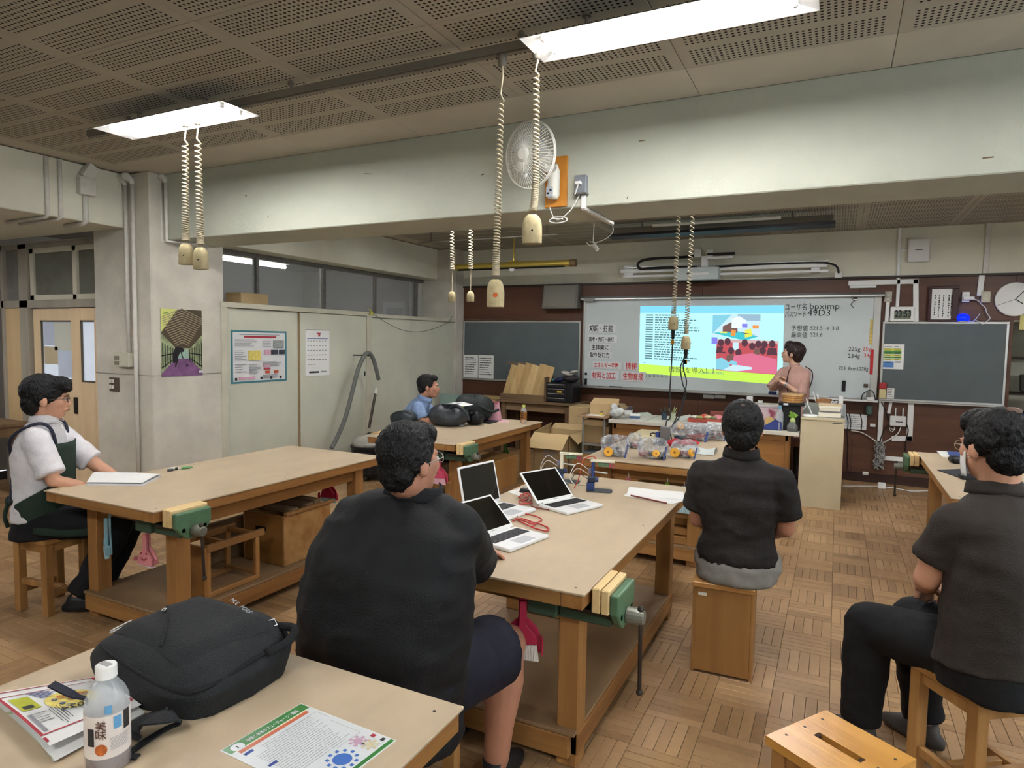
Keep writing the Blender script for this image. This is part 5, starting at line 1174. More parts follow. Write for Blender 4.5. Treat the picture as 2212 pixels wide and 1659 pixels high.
mk('hook', MB().cyl(onx(797,768,VX),(XC,onx(797,768,VX).y,onx(797,768,VX).z),.008,n=8), m_iron, t, world=True)
# drooping wire above the cupboards
tag(mk('slack_wire', MB().tube(smoothpath([onx(x,y,XC+.03) for x,y in ((803,676),(815,684),(840,700),(870,713),(905,717),(940,709),(966,697),(978,683))],5),.004,6), mat('wire_grey', (110,108,98), .6)), 'thin grey wire drooping across the right cupboard panels', 'wire')
tag(mk('yellow_ribbon', MB().tube(smoothpath([onx(x,y,XC+.03) for x,y in ((797,668),(803,673),(800,680),(806,676),(798,677))],4),.008,6), mat('ribbon_yellow', (190,184,80), .6)), 'knotted pale yellow ribbon at the middle cupboard post', 'ribbon')
a, b_ = onx(487,632,-5.6), onx(551,655,-5.6); onbox('carton', 'tan carton on top of the cupboard under the clerestory window', 'carton', -5.5, (a.y+b_.y)/2, 1.916, (.22,(b_.y-a.y)*.95,.12), m_card)
# ---------------------------------------------------------------- people
from mathutils import noise as _ns
import numpy as np
m_skin = mat('skin', (196,146,118), .5, var=.07, scale=14, bump=.05, bscale=300)
m_skin2 = mat('skin_tan', (178,126,100), .5, var=.08, scale=14, bump=.05, bscale=300)
m_skin3 = mat('skin_fair', (208,164,140), .5, var=.05, scale=14)
m_hair = mat('hair_black', (13,11,11), .5, var=.5, scale=60, bump=.8, bscale=190, spec=.3, stretch=(1,1,.4))
m_hairb = mat('hair_dark_brown', (44,26,24), .4, var=.4, scale=40, bump=.7, bscale=170, spec=.3, stretch=(1,1,.3))
m_eyew, m_iris, m_lip = mat('eye_white',(220,216,210),.3), mat('iris_dark',(30,20,16),.3), mat('lip_tone',(160,96,84),.5)
def fin(name, mb, m, parent, voxel, smooth=6, wr=None, seed=0):
    me = bpy.data.meshes.new('tmp'); me.from_pydata([tuple(v) for v in mb.v], [], mb.f)
    bm = bmesh.new(); bm.from_mesh(me); bmesh.ops.recalc_face_normals(bm, faces=bm.faces); bm.to_mesh(me); bm.free()
    o = bpy.data.objects.new('tmp', me); col.objects.link(o)
    r = o.modifiers.new('r','REMESH'); r.mode = 'VOXEL'; r.voxel_size = voxel; r.adaptivity = 0
    s = o.modifiers.new('s','SMOOTH'); s.factor = .5; s.iterations = smooth
    dg = bpy.context.evaluated_depsgraph_get()
    m2 = bpy.data.meshes.new_from_object(o.evaluated_get(dg)); bpy.data.objects.remove(o); bpy.data.meshes.remove(me)
    n = len(m2.vertices)
    if wr:
        amp, fx, fz = wr
        co = np.empty(n*3); m2.vertices.foreach_get('co', co); co = co.reshape(-1,3); nr = np.empty(n*3); m2.vertex_normals.foreach_get('vector', nr); nr = nr.reshape(-1,3)
        w = np.array([_ns.noise(q)+.5*_ns.noise((q[0]*2.1,q[1]*2.1,q[2]*2.1)) for q in (co*np.array([fx,fx,fz])+np.array([seed,0,0])).tolist()])
        m2.vertices.foreach_set('co', (co+nr*(amp*(1-np.abs(w)*2.2))[:,None]).ravel()); m2.update()
    off = parent.location
    m2.transform(Matrix.Translation(-off)); m2.materials.clear(); m2.materials.append(m); m2.polygons.foreach_set('use_smooth', [True]*len(m2.polygons)); m2.name = name
    ob = bpy.data.objects.new(name, m2); col.objects.link(ob); ob.parent = parent; return ob
def capsule(mb, pts, rs, n=14):
    P = [Vector(p) for p in pts]; mb.tube(P, rs, n)
    for p, r in zip(P, rs): mb.ell(p, (r*.985,)*3, n, 8)
def loft(mb, rings, n=24, e=2.4):
    o = len(mb.v)
    for c, X, Y, hw, hd in rings:
        for j in range(n):
            a = 2*PI*j/n; ca, sa = math.cos(a), math.sin(a); k = (abs(ca)**e+abs(sa)**e)**(-1/e); mb.v.append(Vector(c)+Vector(X)*hw*ca*k+Vector(Y)*hd*sa*k)
    for i in range(len(rings)-1):
        for j in range(n): mb.f.append([o+i*n+j,o+i*n+(j+1)%n,o+(i+1)*n+(j+1)%n,o+(i+1)*n+j]); mb.m.append(0)
    mb.f.append([o+j for j in reversed(range(n))]); mb.f.append([o+(len(rings)-1)*n+j for j in range(n)]); mb.m += [0,0]
def hand(mb, wrist, d, palm_n, side, curl=.5, sc_=1.0):
    d = Vector(d).normalized(); N = Vector(palm_n); N = (N-d*N.dot(d)).normalized(); S = d.cross(N)*side; w = Vector(wrist)
    def P(a, b, c): return w+(d*a+S*b+N*c)*sc_
    loft(mb, [(P(-.01,0,0),S,N,.026*sc_,.02*sc_),(P(.03,0,0),S,N,.036*sc_,.017*sc_),(P(.075,0,0),S,N,.042*sc_,.014*sc_),(P(.092,0,0),S,N,.04*sc_,.011*sc_)], 14)
    for k, L in enumerate((.068,.078,.073,.056)):
        b = -.03+.0205*k; p = P(.085,b,0); ang = 0; pts = [p-d*.02*sc_, p]
        for s, f in ((.45,.9),(.3,1.1),(.25,.8)):
            ang += curl*f; p = p+(d*math.cos(ang)+N*math.sin(ang))*L*s*sc_; pts.append(p)
        capsule(mb, pts, [.009*sc_,.0088*sc_,.0082*sc_,.0076*sc_,.0066*sc_], 10)
    p = P(.02,-.034,.004); pts = [p]
    for a, c in ((.035,0.25),(.03,.5),(.024,.8)):
        v = (d*math.cos(.9-c*.5)-S*math.sin(.9-c*.5)+N*.45*(1+curl)).normalized(); p = p+v*a*sc_; pts.append(p)
    capsule(mb, pts, [.014*sc_,.0115*sc_,.0095*sc_,.008*sc_], 10)
def human(name, label, base, spec):
    t = thing(name, label, 'person', base)
    J = {k: (Vector(v) if isinstance(v, tuple) else v) for k, v in spec['j'].items()}; g = spec.get
    f = Vector(spec['f']+(0,)).normalized(); R = Vector((f.y,-f.x,0)); up = Vector((0,0,1)); b = g('build', 1.0); sk = spec['skin']
    # body: one continuous surface
    mb = MB(); pel, chest, neck = J['pelvis'], J['chest'], J['neck']
    W = g('widths', dict(hip=.16, waist=.14, chest=.16, sh=.17)); Dp = g('depths', dict(hip=.11, waist=.1, chest=.11, sh=.08)); sp = (neck-pel).normalized()
    Rt = Vector(g('rt', R)); Rt = (Rt-sp*Rt.dot(sp)).normalized(); Ft = sp.cross(Rt)*-1
    if Ft.dot(f) < 0: Ft = -Ft
    rings = lambda k: [(pel-sp*.09, Rt, Ft, W['hip']*.9+k, Dp['hip']+k), (pel, Rt, Ft, W['hip']+k, Dp['hip']+k), (pel.lerp(chest,.5)-Ft*g('back',0), Rt, Ft, W['waist']+k, Dp['waist']+k), (chest-Ft*g('back',0), Rt, Ft, W['chest']+k, Dp['chest']+k), (chest.lerp(neck,.62), Rt, Ft, W['sh']*.94+k, Dp['sh']*1.1+k*.8), (chest.lerp(neck,.88), Rt, Ft, W['sh']*.6+k*.7, Dp['sh']*.85+k*.6), (neck+sp*.01, Rt, Ft, .062+k*.5, .062+k*.5)]
    loft(mb, rings(-.012))
    ra, rl = .045*b, .075*b
    for s in 'LR':
        sh, el, ha = J['sh'+s], J['el'+s], J['ha'+s]; capsule(mb, [sh,sh.lerp(el,.5),el,el.lerp(ha,.35),ha], [ra*1.15,ra*1.02,ra*.86,ra*.86,ra*.6])
        dh = ha-el; pn = g('palm'+s, -up); hand(mb, ha+dh.normalized()*.01, g('hd'+s, dh), pn, 1 if s == 'L' else -1, g('curl', .4), g('hs', .95))
        hp, kn, an = J['hp'+s], J['kn'+s], J['an'+s]; capsule(mb, [hp,hp.lerp(kn,.5),kn,kn.lerp(an,.3),kn.lerp(an,.7),an], [rl*1.12,rl*1.0,rl*.76,rl*.8,rl*.56,rl*.48])
        ft = Vector(g('toe'+s, f)); capsule(mb, [an+Vector((0,0,-.045)),an+ft*.13+Vector((0,0,-.06))],[.036,.028])
    H = J['head']; hf = Vector(spec['hf']).normalized(); hr = hf.cross(up); hr = (hr+up*g('tilt',0)).normalized(); hu = hr.cross(hf); HM = Matrix((hr,hf,hu)).transposed(); s_ = g('hsc', 1.0)
    def h(p): return H+HM @ (Vector(p)*s_)
    def E(m_, c, r, n=18, k=12): m_.ell(h(c), [x*s_ for x in r], n, k, HM)
    for c, r in (((0,-.012,.03),(.076,.097,.09)),((0,.03,-.03),(.062,.062,.085)),((0,.052,-.088),(.034,.034,.028)),((0,.085,.018),(.05,.014,.012)),((.084,-.008,-.014),(.012,.021,.032)),((-.084,-.008,-.014),(.012,.021,.032)),((.04,.06,-.02),(.025,.025,.03)),((-.04,.06,-.02),(.025,.025,.03)),((0,.094,-.062),(.022,.009,.011))): E(mb, c, r)
    mb.tube([h((0,.088,.012)),h((0,.097,-.012)),h((0,.105,-.031)),h((0,.095,-.042))],[.008*s_,.01*s_,.014*s_,.01*s_],10)
    capsule(mb, [h((0,-.025,-.05)),neck+Vector((0,0,.03)),neck-sp*.03],[.056*b**.5,.058*b**.5,.066*b**.5])
    fin('body', mb, sk, t, .0075, 3)
    for s in (-1,1):
        e = mk('eye', MB().ell(h((s*.03,.086,-.002)), (.012*s_,.008*s_,.0065*s_), 12, 8, HM), m_eyew, t, smooth=True, world=True); mk('iris', MB().ell(h((s*.03,.0935,-.002)), (.0052*s_,.002,.0055*s_), 10, 6, HM), m_iris, e, world=True)
        if not g('bald_brow'): mk('eyebrow', MB().tube([h((s*.014,.098,.016)),h((s*.03,.096,.021)),h((s*.05,.083,.017))],[.003,.004,.002],6), g('hairm', m_hair), t, world=True)
    mk('mouth', MB().tube([h((-.02,.096,-.061)),h((0,.104,-.06)),h((.02,.096,-.061))],[.002,.0045,.002],8), m_lip, t, smooth=True, world=True)
    # hair
    hb = MB()
    for c, r in g('hair', []): E(hb, c, r)
    ho = fin('hair', hb, g('hairm', m_hair), t, .007, 2, g('hairwr', (.0045,52,38)), 3)
    # shirt
    sb = MB(); k = g('ease', .012); rr = rings(k)
    hem = g('hem', -.1); rr[0] = (pel+sp*hem, Rt, Ft, W['hip']+k+g('flare',.012), Dp['hip']+k+g('flare',.012)); rr[-1] = (neck+sp*.0, Rt, Ft, .062*b**.5+k*.5, .06*b**.5+k*.5)
    loft(sb, rr)
    sl = g('sleeve', .72)
    for s in 'LR':
        sh, el, ha = J['sh'+s], J['el'+s], J['ha'+s]; e_ = sh.lerp(el, min(sl,1)); e2 = el.lerp(ha, max(0,sl-1)) if sl > 1 else e_
        if sl <= 1: capsule(sb, [chest.lerp(neck,.75).lerp(sh,.5), sh], [ra*1.2,ra*1.45]); sb.tube([sh, sh.lerp(e_,.6), e_], [ra*1.5,ra*1.48,ra*1.5+.006], 16)
        else: capsule(sb, [chest.lerp(neck,.8).lerp(sh,.55), sh, sh.lerp(el,.5), el],[ra*1.5,ra*1.55,ra*1.42,ra*1.3]); sb.tube([el,e2],[ra*1.3,ra*1.25],16)
    fin('shirt', sb, spec['shirt'], t, .010, g('smi',8), g('wr', (.006,7,11)), 11)
    if g('collar'):
        cbm = MB(); n = 24; base_ = neck+sp*.012
        def cr_(u, v):
            a = -PI*.86+PI*1.72*u; rr_ = (.068+.016*v)*b**.5; 
            return base_-Ft*(math.cos(a)*rr_)+Rt*(math.sin(a)*rr_)+sp*(.03-.045*v*v+.006*math.sin(PI*v))+Ft*(.012)
        o = mk('collar', cbm.grid(cr_, n, 6), spec['shirt'], t, smooth=True, world=True); so = o.modifiers.new('th','SOLIDIFY'); so.thickness = .004
    # trousers
    tb = MB(); kt = .014; lg = g('leg', 1.0)
    loft(tb, [(pel-sp*.1, R, f, W['hip']*.98+kt, Dp['hip']*1.05+kt), (pel-sp*.02, R, f, W['hip']+kt, Dp['hip']+kt), (pel+sp*g('waistz',.09), Rt, Ft, W['waist']*1.0+kt*.5, Dp['waist']+kt*.5)])
    for s in 'LR':
        hp, kn, an = J['hp'+s], J['kn'+s], J['an'+s]
        if lg >= 1: capsule(tb, [pel.lerp(hp,.6),hp,hp.lerp(kn,.5),kn],[rl*1.3,rl*1.32,rl*1.22,rl*1.02]); tb.tube([kn,kn.lerp(an,.35),kn.lerp(an,.75),an+Vector((0,0,.02))],[rl*1.02,rl*1.0,rl*.86,rl*.86],16)
        else: capsule(tb, [pel.lerp(hp,.6),hp,hp.lerp(kn,lg*.6)],[rl*1.3,rl*1.4,rl*1.34]); tb.tube([hp,hp.lerp(kn,lg*.6),hp.lerp(kn,lg)],[rl*1.4,rl*1.36,rl*1.3],18)
    if g('trousers'): fin('trousers' if lg >= 1 else 'shorts', tb, spec['trousers'], t, .010, 4, g('twr',(.005,8,9)), 5)
    for s in 'LR':
        an = J['an'+s]; ft = Vector(g('toe'+s, f)); q = MB(); z = an.z-.075; X = Vector((ft.y,-ft.x,0))
        loft(q, [(an-ft*.06+Vector((0,0,-.04)),X,ft,.03,.02) if False else (Vector((an.x,an.y,z+.004))+ft*.04, X, ft, .042, .125), (Vector((an.x,an.y,z+.03))+ft*.04, X, ft, .044, .128), (Vector((an.x,an.y,z+.055))+ft*.025, X, ft, .036, .09), (Vector((an.x,an.y,z+.085))-ft*.005, X, ft, .04, .048)], 18, 2.6)
        mk('shoe', q, g('shoe', m_blk), t, smooth=True, world=True)
    if g('glasses'):
        gm = MB()
        for s in (-1,1):
            gm.tube([h((s*.033+.021*math.cos(a),.104-.006*abs(math.cos(a)),-.002+.016*math.sin(a))) for a in [i*PI/8 for i in range(17)]],.0016,5,cap=False); gm.tube([h((s*.054,.098,.003)),h((s*.074,.06,.004)),h((s*.083,-.0,.0)),h((s*.082,-.016,-.012))],.0016,5)
        gm.tube([h((-.013,.106,.002)),h((0,.11,.004)),h((.013,.106,.002))],.0016,5); mk('glasses', gm, spec['glasses'], t, world=True)
    if g('mask'):
        mm = MB(); mm.grid(lambda u,v: h((.069*math.sin((u-.5)*2.5),.01+.1*math.cos((u-.5)*2.4)*(1-.1*abs(v-.5)),-.02-.085*v)),14,8); o = mk('face_mask', mm, m_white, t, smooth=True, world=True); so = o.modifiers.new('th','SOLIDIFY'); so.thickness = .003
        for s in (-1,1): mk('ear_loop', MB().tube(smoothpath([h((s*.07,.03,-.04)),h((s*.084,.0,-.03)),h((s*.088,-.02,-.01)),h((s*.084,-.015,.015)),h((s*.072,.03,-.03))],4),.0014,5), m_white, t, world=True)
    return t, h, HM, J
H_CAP = [((0,-.022,.042),(.086,.104,.092)), ((0,-.06,-.02),(.074,.056,.072)), ((.068,-.02,.025),(.022,.055,.05)), ((-.068,-.02,.025),(.022,.055,.05)), ((0,.045,.088),(.068,.05,.04))]
H_SHORT = [((0,-.024,.04),(.083,.1,.092)), ((0,-.06,-.02),(.07,.05,.06)), ((.066,-.025,.02),(.02,.05,.045)), ((-.066,-.025,.02),(.02,.05,.045)), ((0,.045,.085),(.064,.048,.036))]
# 1 large man in black at the laptop bench
V3 = lambda *a: tuple(a)
person3 = human('person','large man in a black shirt and navy shorts seated at the laptop bench, back turned',(-1.22,1.72,0),dict(
    f=(.12,.99), hf=(.3,.95,.06), skin=m_skin2, build=1.28, hsc=.9, widths=dict(hip=.265,waist=.275,chest=.255,sh=.235), depths=dict(hip=.19,waist=.2,chest=.175,sh=.12), back=.03,
    j=dict(pelvis=V3(-1.25,1.62,.54), chest=V3(-1.2,1.65,.93), neck=V3(-1.165,1.66,1.115), head=V3(-1.14,1.62,1.232), shL=V3(-1.355,1.66,1.01), shR=V3(-1.02,1.69,1.01), elL=V3(-1.45,1.97,.82), elR=V3(-1.1,1.955,.825), haL=V3(-1.25,2.16,.79), haR=V3(-1.33,2.13,.8), hpL=V3(-1.37,1.68,.52), hpR=V3(-1.13,1.66,.52), knL=V3(-1.33,2.1,.5), knR=V3(-1.03,2.07,.5), anL=V3(-1.33,2.12,.08), anR=V3(-1.045,2.03,.08)),
    hair=[((0,-.022,.045),(.084,.1,.092)),((0,-.056,-.025),(.074,.054,.07)),((.067,-.02,.02),(.022,.05,.05)),((-.067,-.02,.02),(.022,.05,.05)),((0,.045,.085),(.064,.048,.04))], hairwr=(.006,70,64), shirt=mat('shirt_black',(9,10,12),.75,var=.2,scale=12,bump=.25,bscale=160), sleeve=1.12, hem=-.13, flare=.02, ease=.016, smi=14, wr=(.008,5,9), trousers=mat('shorts_navy',(17,19,34),.75,var=.2,scale=14,bump=.2,bscale=200), leg=.86, glasses=m_alu, collar=True, shoe=mat('sandal_black',(26,26,28),.6), curl=.3))
# 2 man on the box stool
person4 = human('person','man in a dark brown shirt and grey trousers seated on the box stool',(-.41,3.33,0),dict(
    f=(-.08,1), hf=(-.12,1,.02), skin=m_skin2, build=1.1, hsc=1.0, widths=dict(hip=.175,waist=.15,chest=.178,sh=.175), depths=dict(hip=.14,waist=.12,chest=.12,sh=.085),
    j=dict(pelvis=V3(-.4,3.33,.55), chest=V3(-.4,3.33,.84), neck=V3(-.395,3.3,1.06), head=V3(-.395,3.3,1.2), shL=V3(-.575,3.32,.95), shR=V3(-.215,3.32,.95), elL=V3(-.6,3.36,.71), elR=V3(-.185,3.36,.72), haL=V3(-.47,3.58,.62), haR=V3(-.33,3.58,.62), hpL=V3(-.5,3.36,.53), hpR=V3(-.3,3.36,.53), knL=V3(-.56,3.78,.52), knR=V3(-.4,3.78,.52), anL=V3(-.56,3.72,.08), anR=V3(-.46,3.72,.08)),
    hair=[((0,-.022,.042),(.09,.104,.096)),((0,-.06,-.028),(.078,.056,.076)),((.07,-.02,.02),(.024,.055,.055)),((-.07,-.02,.02),(.024,.055,.055)),((0,.045,.088),(.068,.05,.04))], shirt=mat('shirt_dark_brown',(27,22,20),.75,var=.2,scale=12,bump=.25,bscale=160), sleeve=.74, hem=.01, flare=-.004, ease=.016, wr=(.006,6,10), trousers=mat('trousers_grey',(132,130,124),.8,var=.12,scale=20,bump=.2,bscale=220), collar=True))
# 3 masked man on the right
p5 = human('person','masked man with glasses in a brown shirt and black trousers seated at the right edge',(.58,2.72,0),dict(
    f=(-.8,.6), hf=(-.6,.8,-.1), skin=m_skin, build=1.14, hsc=1.02, widths=dict(hip=.21,waist=.205,chest=.21,sh=.2), depths=dict(hip=.15,waist=.15,chest=.14,sh=.095),
    j=dict(pelvis=V3(.55,2.7,.55), chest=V3(.56,2.73,.88), neck=V3(.52,2.76,1.1), head=V3(.495,2.76,1.262), shL=V3(.39,2.655,.995), shR=V3(.68,2.9,.995), elL=V3(.318,2.69,.785), elR=V3(.63,3.05,.76), haL=V3(.34,2.9,.69), haR=V3(.44,3.03,.69), hpL=V3(.53,2.67,.53), hpR=V3(.65,2.8,.53), knL=V3(.158,2.92,.495), knR=V3(.33,3.07,.495), anL=V3(.147,2.9,.085), anR=V3(.375,3.04,.085)),
    hair=[((0,-.024,.04),(.085,.102,.09)),((0,-.06,-.024),(.074,.054,.07)),((.069,-.02,.02),(.022,.056,.046)),((-.069,-.02,.02),(.024,.06,.05)),((0,.038,.08),(.07,.056,.046))], hairwr=(.006,46,36), shirt=mat('shirt_brown',(43,36,31),.8,var=.16,scale=12,bump=.25,bscale=170), sleeve=.66, hem=-.02, flare=.015, ease=.018, wr=(.006,5,9), trousers=mat('trousers_black',(12,13,15),.8,var=.2,scale=14,bump=.2,bscale=220), mask=True, glasses=mat('frame_gold',(200,180,150),.3,metal=.5), collar=True, shoe=mat('shoe_grey',(70,66,64),.6)))
# thinning crown patch
t, h, HM, J = p5; mk('bare_scalp', MB().ell(h((.02,-.05,.117)),(.034,.034,.016),14,8,HM), mat('scalp',(104,80,66),.5,var=.3,scale=60), t, smooth=True, world=True)
t, h, HM, J = person4; mk('bare_scalp', MB().ell(h((0,-.085,.108)),(.014,.01,.014),12,8,HM), mat('scalp_dark',(84,66,54),.5,var=.4,scale=80), t, smooth=True, world=True)
# 4 student in the white shirt
m_ws = mat('shirt_white',(214,210,212),.75,var=.05,scale=20,bump=.3,bscale=120)
p1 = human('person','man in glasses, white shirt and dark green apron seated left of the bench',(-4.07,2.18,0),dict(
    f=(.74,.67), hf=(.56,.83,-.06), skin=m_skin, build=1.02, hsc=1.02, widths=dict(hip=.165,waist=.145,chest=.165,sh=.165), depths=dict(hip=.135,waist=.11,chest=.11,sh=.08),
    j=dict(pelvis=V3(-4.08,2.15,.535), chest=V3(-4.1,2.15,.9), neck=V3(-4.07,2.16,1.09), head=V3(-4.03,2.16,1.225), shL=V3(-4.16,2.27,1.01), shR=V3(-3.97,2.06,1.01), elL=V3(-3.98,2.4,.8), elR=V3(-3.86,2.09,.78), haL=V3(-3.86,2.5,.68), haR=V3(-3.78,2.33,.665), hpL=V3(-4.12,2.21,.52), hpR=V3(-4.0,2.1,.52), knL=V3(-3.82,2.52,.5), knR=V3(-3.73,2.38,.5), anL=V3(-3.98,2.44,.085), anR=V3(-3.85,2.2,.085)),
    hair=[((0,-.024,.042),(.09,.108,.096)),((0,-.064,-.024),(.076,.056,.074)),((.07,-.018,.02),(.022,.052,.052)),((-.07,-.018,.02),(.022,.052,.052)),((0,.055,.085),(.07,.058,.04)),((0,.092,.06),(.06,.022,.022))], shirt=m_ws, sleeve=.86, hem=.0, flare=.0, ease=.014, wr=(.006,8,10), trousers=mat('trousers_black2',(14,15,19),.85,var=.2,scale=14), glasses=mat('frame_dark',(60,40,36),.3), collar=True))
t, h, HM, J = p1
m_apr = mat('apron_green',(30,46,36),.8,var=.2,scale=14,bump=.2,bscale=200)
pel, chest = J['pelvis'], J['chest']; f_ = Vector((.74,.67,0)); R_ = Vector((.67,-.74,0)); sp_ = (J['neck']-pel).normalized()
def apr(u, v):
    a = (u-.5)*PI*1.5; k = 1.0-.58*min(1,max(0,(v-.25)/.25)); z = pel.z-.02+.46*v
    c = pel.lerp(J['neck'], (z-pel.z)/(J['neck'].z-pel.z)); return c+R_*math.sin(a*k)*.182+f_*math.cos(a*k)*.152
o = mk('apron_bib', MB().grid(apr,20,14), m_apr, t, smooth=True, world=True); o.modifiers.new('th','SOLIDIFY').thickness = .006
hip0 = pel
def lapf(u, v):
    s = (u-.5)*2; c = (J['hpR'].lerp(J['knR'],v*.82))*.5+(J['hpL'].lerp(J['knL'],v*.82))*.5; side = abs(s)
    return c+R_*s*.2+Vector((0,0,.108-.02*v-.14*side**2.2+.008*math.sin(9*u+5*v)))
o = mk('apron_skirt', MB().grid(lapf,20,14), m_apr, t, smooth=True, world=True); o.modifiers.new('th','SOLIDIFY').thickness = .006
nv = mat('strap_dark_blue',(40,42,58),.7)
for s in (-1,1): mk('apron_strap', MB().tube(smoothpath([chest+f_*.118+R_*s*.08+Vector((0,0,.03)), chest.lerp(J['neck'],.85)+f_*.075+R_*s*.11, chest.lerp(J['neck'],.95)+R_*s*.115+Vector((0,0,.008)), chest.lerp(J['neck'],.6)-f_*.115+R_*s*.09, chest-f_*.135+R_*s*.02, pel.lerp(chest,.5)-f_*.13-R_*s*.05, pel+sp_*.1-f_*.135-R_*s*.09],6),.009,6), nv, t, world=True)
mk('apron_tie', MB().tube(smoothpath([pel+Vector((0,0,.12))+R_*.17+f_*.02, pel+Vector((0,0,.115))-f_*.13+R_*.08, pel+Vector((0,0,.1))-f_*.17, pel+Vector((0,0,.02))-f_*.185+R_*.02, pel+Vector((0,0,-.05))-f_*.18],5),.011,6).ell(pel+Vector((0,0,.1))-f_*.17,(.02,.02,.03),10,8), m_apr, t, world=True)
# 5 man in the blue shirt
stool(-3.93,5.52,.2,.42,'wooden stool under the man in the light blue shirt')
p2 = human('person','man in a light blue short sleeved shirt seated behind the back bench',(-3.93,5.52,0),dict(
    f=(.85,.52), hf=(.86,.5,.02), skin=m_skin2, build=1.0, hsc=.98, widths=dict(hip=.165,waist=.145,chest=.165,sh=.165), depths=dict(hip=.13,waist=.11,chest=.11,sh=.08),
    j=dict(pelvis=V3(-3.93,5.5,.52), chest=V3(-3.84,5.53,.82), neck=V3(-3.76,5.56,.985), head=V3(-3.705,5.57,1.115), shL=V3(-3.87,5.69,.91), shR=V3(-3.72,5.4,.91), elL=V3(-3.72,5.78,.76), elR=V3(-3.66,5.4,.785), haL=V3(-3.5,5.72,.79), haR=V3(-3.45,5.55,.79), hpL=V3(-3.97,5.57,.51), hpR=V3(-3.88,5.43,.51), knL=V3(-3.62,5.8,.5), knR=V3(-3.52,5.63,.5), anL=V3(-3.64,5.78,.085), anR=V3(-3.55,5.6,.085)),
    hair=H_SHORT, shirt=mat('shirt_light_blue',(128,150,186),.75,var=.2,scale=30,bump=.2,bscale=150), sleeve=.8, hem=-.05, ease=.014, wr=(.006,8,10), trousers=mat('trousers_dark',(30,32,38),.8), collar=True))
# 6 teacher
m_dress = mat('dress_dusty_pink',(190,150,138),.75,var=.1,scale=14,bump=.2,bscale=160)
p6 = human('person','woman in a dusty pink tunic standing by the whiteboard with hands clasped',(-.43,8.08,0),dict(
    f=(-.55,-.83), hf=(-.93,.12,.22), skin=m_skin3, build=.84, hsc=1.02, hs=.9, curl=.75, tilt=0, widths=dict(hip=.165,waist=.135,chest=.145,sh=.15), depths=dict(hip=.12,waist=.105,chest=.11,sh=.075), palmL=Vector((-.5,.3,.3)), palmR=Vector((.5,-.3,.2)), hdL=Vector((-.5,.1,.6)), hdR=Vector((.55,-.2,.6)),
    j=dict(pelvis=V3(-.42,8.07,.84), chest=V3(-.425,8.05,1.16), neck=V3(-.43,8.05,1.36), head=V3(-.455,8.05,1.505), shL=V3(-.315,7.985,1.285), shR=V3(-.555,8.13,1.285), elL=V3(-.345,7.9,1.05), elR=V3(-.66,8.03,1.1), haL=V3(-.52,7.86,1.17), haR=V3(-.6,7.88,1.18), hpL=V3(-.36,8.03,.82), hpR=V3(-.49,8.11,.82), knL=V3(-.37,8.0,.47), knR=V3(-.5,8.08,.47), anL=V3(-.37,8.04,.085), anR=V3(-.5,8.12,.085)),
    hairm=m_hairb, hairwr=(.003,30,16), hair=[((0,-.022,.042),(.088,.106,.094)),((0,-.062,-.02),(.078,.056,.08)),((.068,-.012,.012),(.024,.058,.06)),((-.068,-.012,.012),(.024,.058,.06)),((0,.05,.082),(.074,.056,.046)),((.02,.085,.05),(.055,.022,.03))], shirt=m_dress, sleeve=1.0, hem=-.36, flare=.045, ease=.022, wr=(.006,7,5), trousers=mat('trousers_plain',(70,60,58),.8)))
t, h, HM, J = p6
mk('collar', MB().tube([J['neck']+Vector((0,0,z))for z in (-.01,.025)],[.062,.056],20,cap=False), m_dress, t, smooth=True, world=True)
m_trim = mat('dress_trim',(74,36,34),.7); c0 = J['neck']; ff = Vector((-.55,-.83,0)).normalized(); rr = Vector((ff.y,-ff.x,0))
mk('placket', MB().tube(smoothpath([c0+ff*.062+Vector((0,0,-.01)), c0+ff*.115+rr*-.01+Vector((0,0,-.07)), J['chest']+ff*.15+rr*-.015, J['chest']+ff*.15+rr*-.05+Vector((0,0,-.14))],5),.006,6), m_trim, t, smooth=True, world=True)
mk('sleeve_seam', MB().tube(smoothpath([J['shL']+Vector((0,0,.075)),J['shL']+Vector((.065,-.03,.03)),J['shL']+Vector((.075,.0,-.06)),J['shL']+Vector((.05,.03,-.16))],5),.006,6), m_trim, t, smooth=True, world=True)
w_ = J['haL']; d_ = (w_-J['elL']).normalized(); mk('wrist_watch', MB().cyl(w_-d_*.028,w_-d_*.014,.031,n=16).ell(w_-d_*.02+Vector((0,-.028,.006)),(.014,.006,.014),12,8), m_alu, t, world=True)
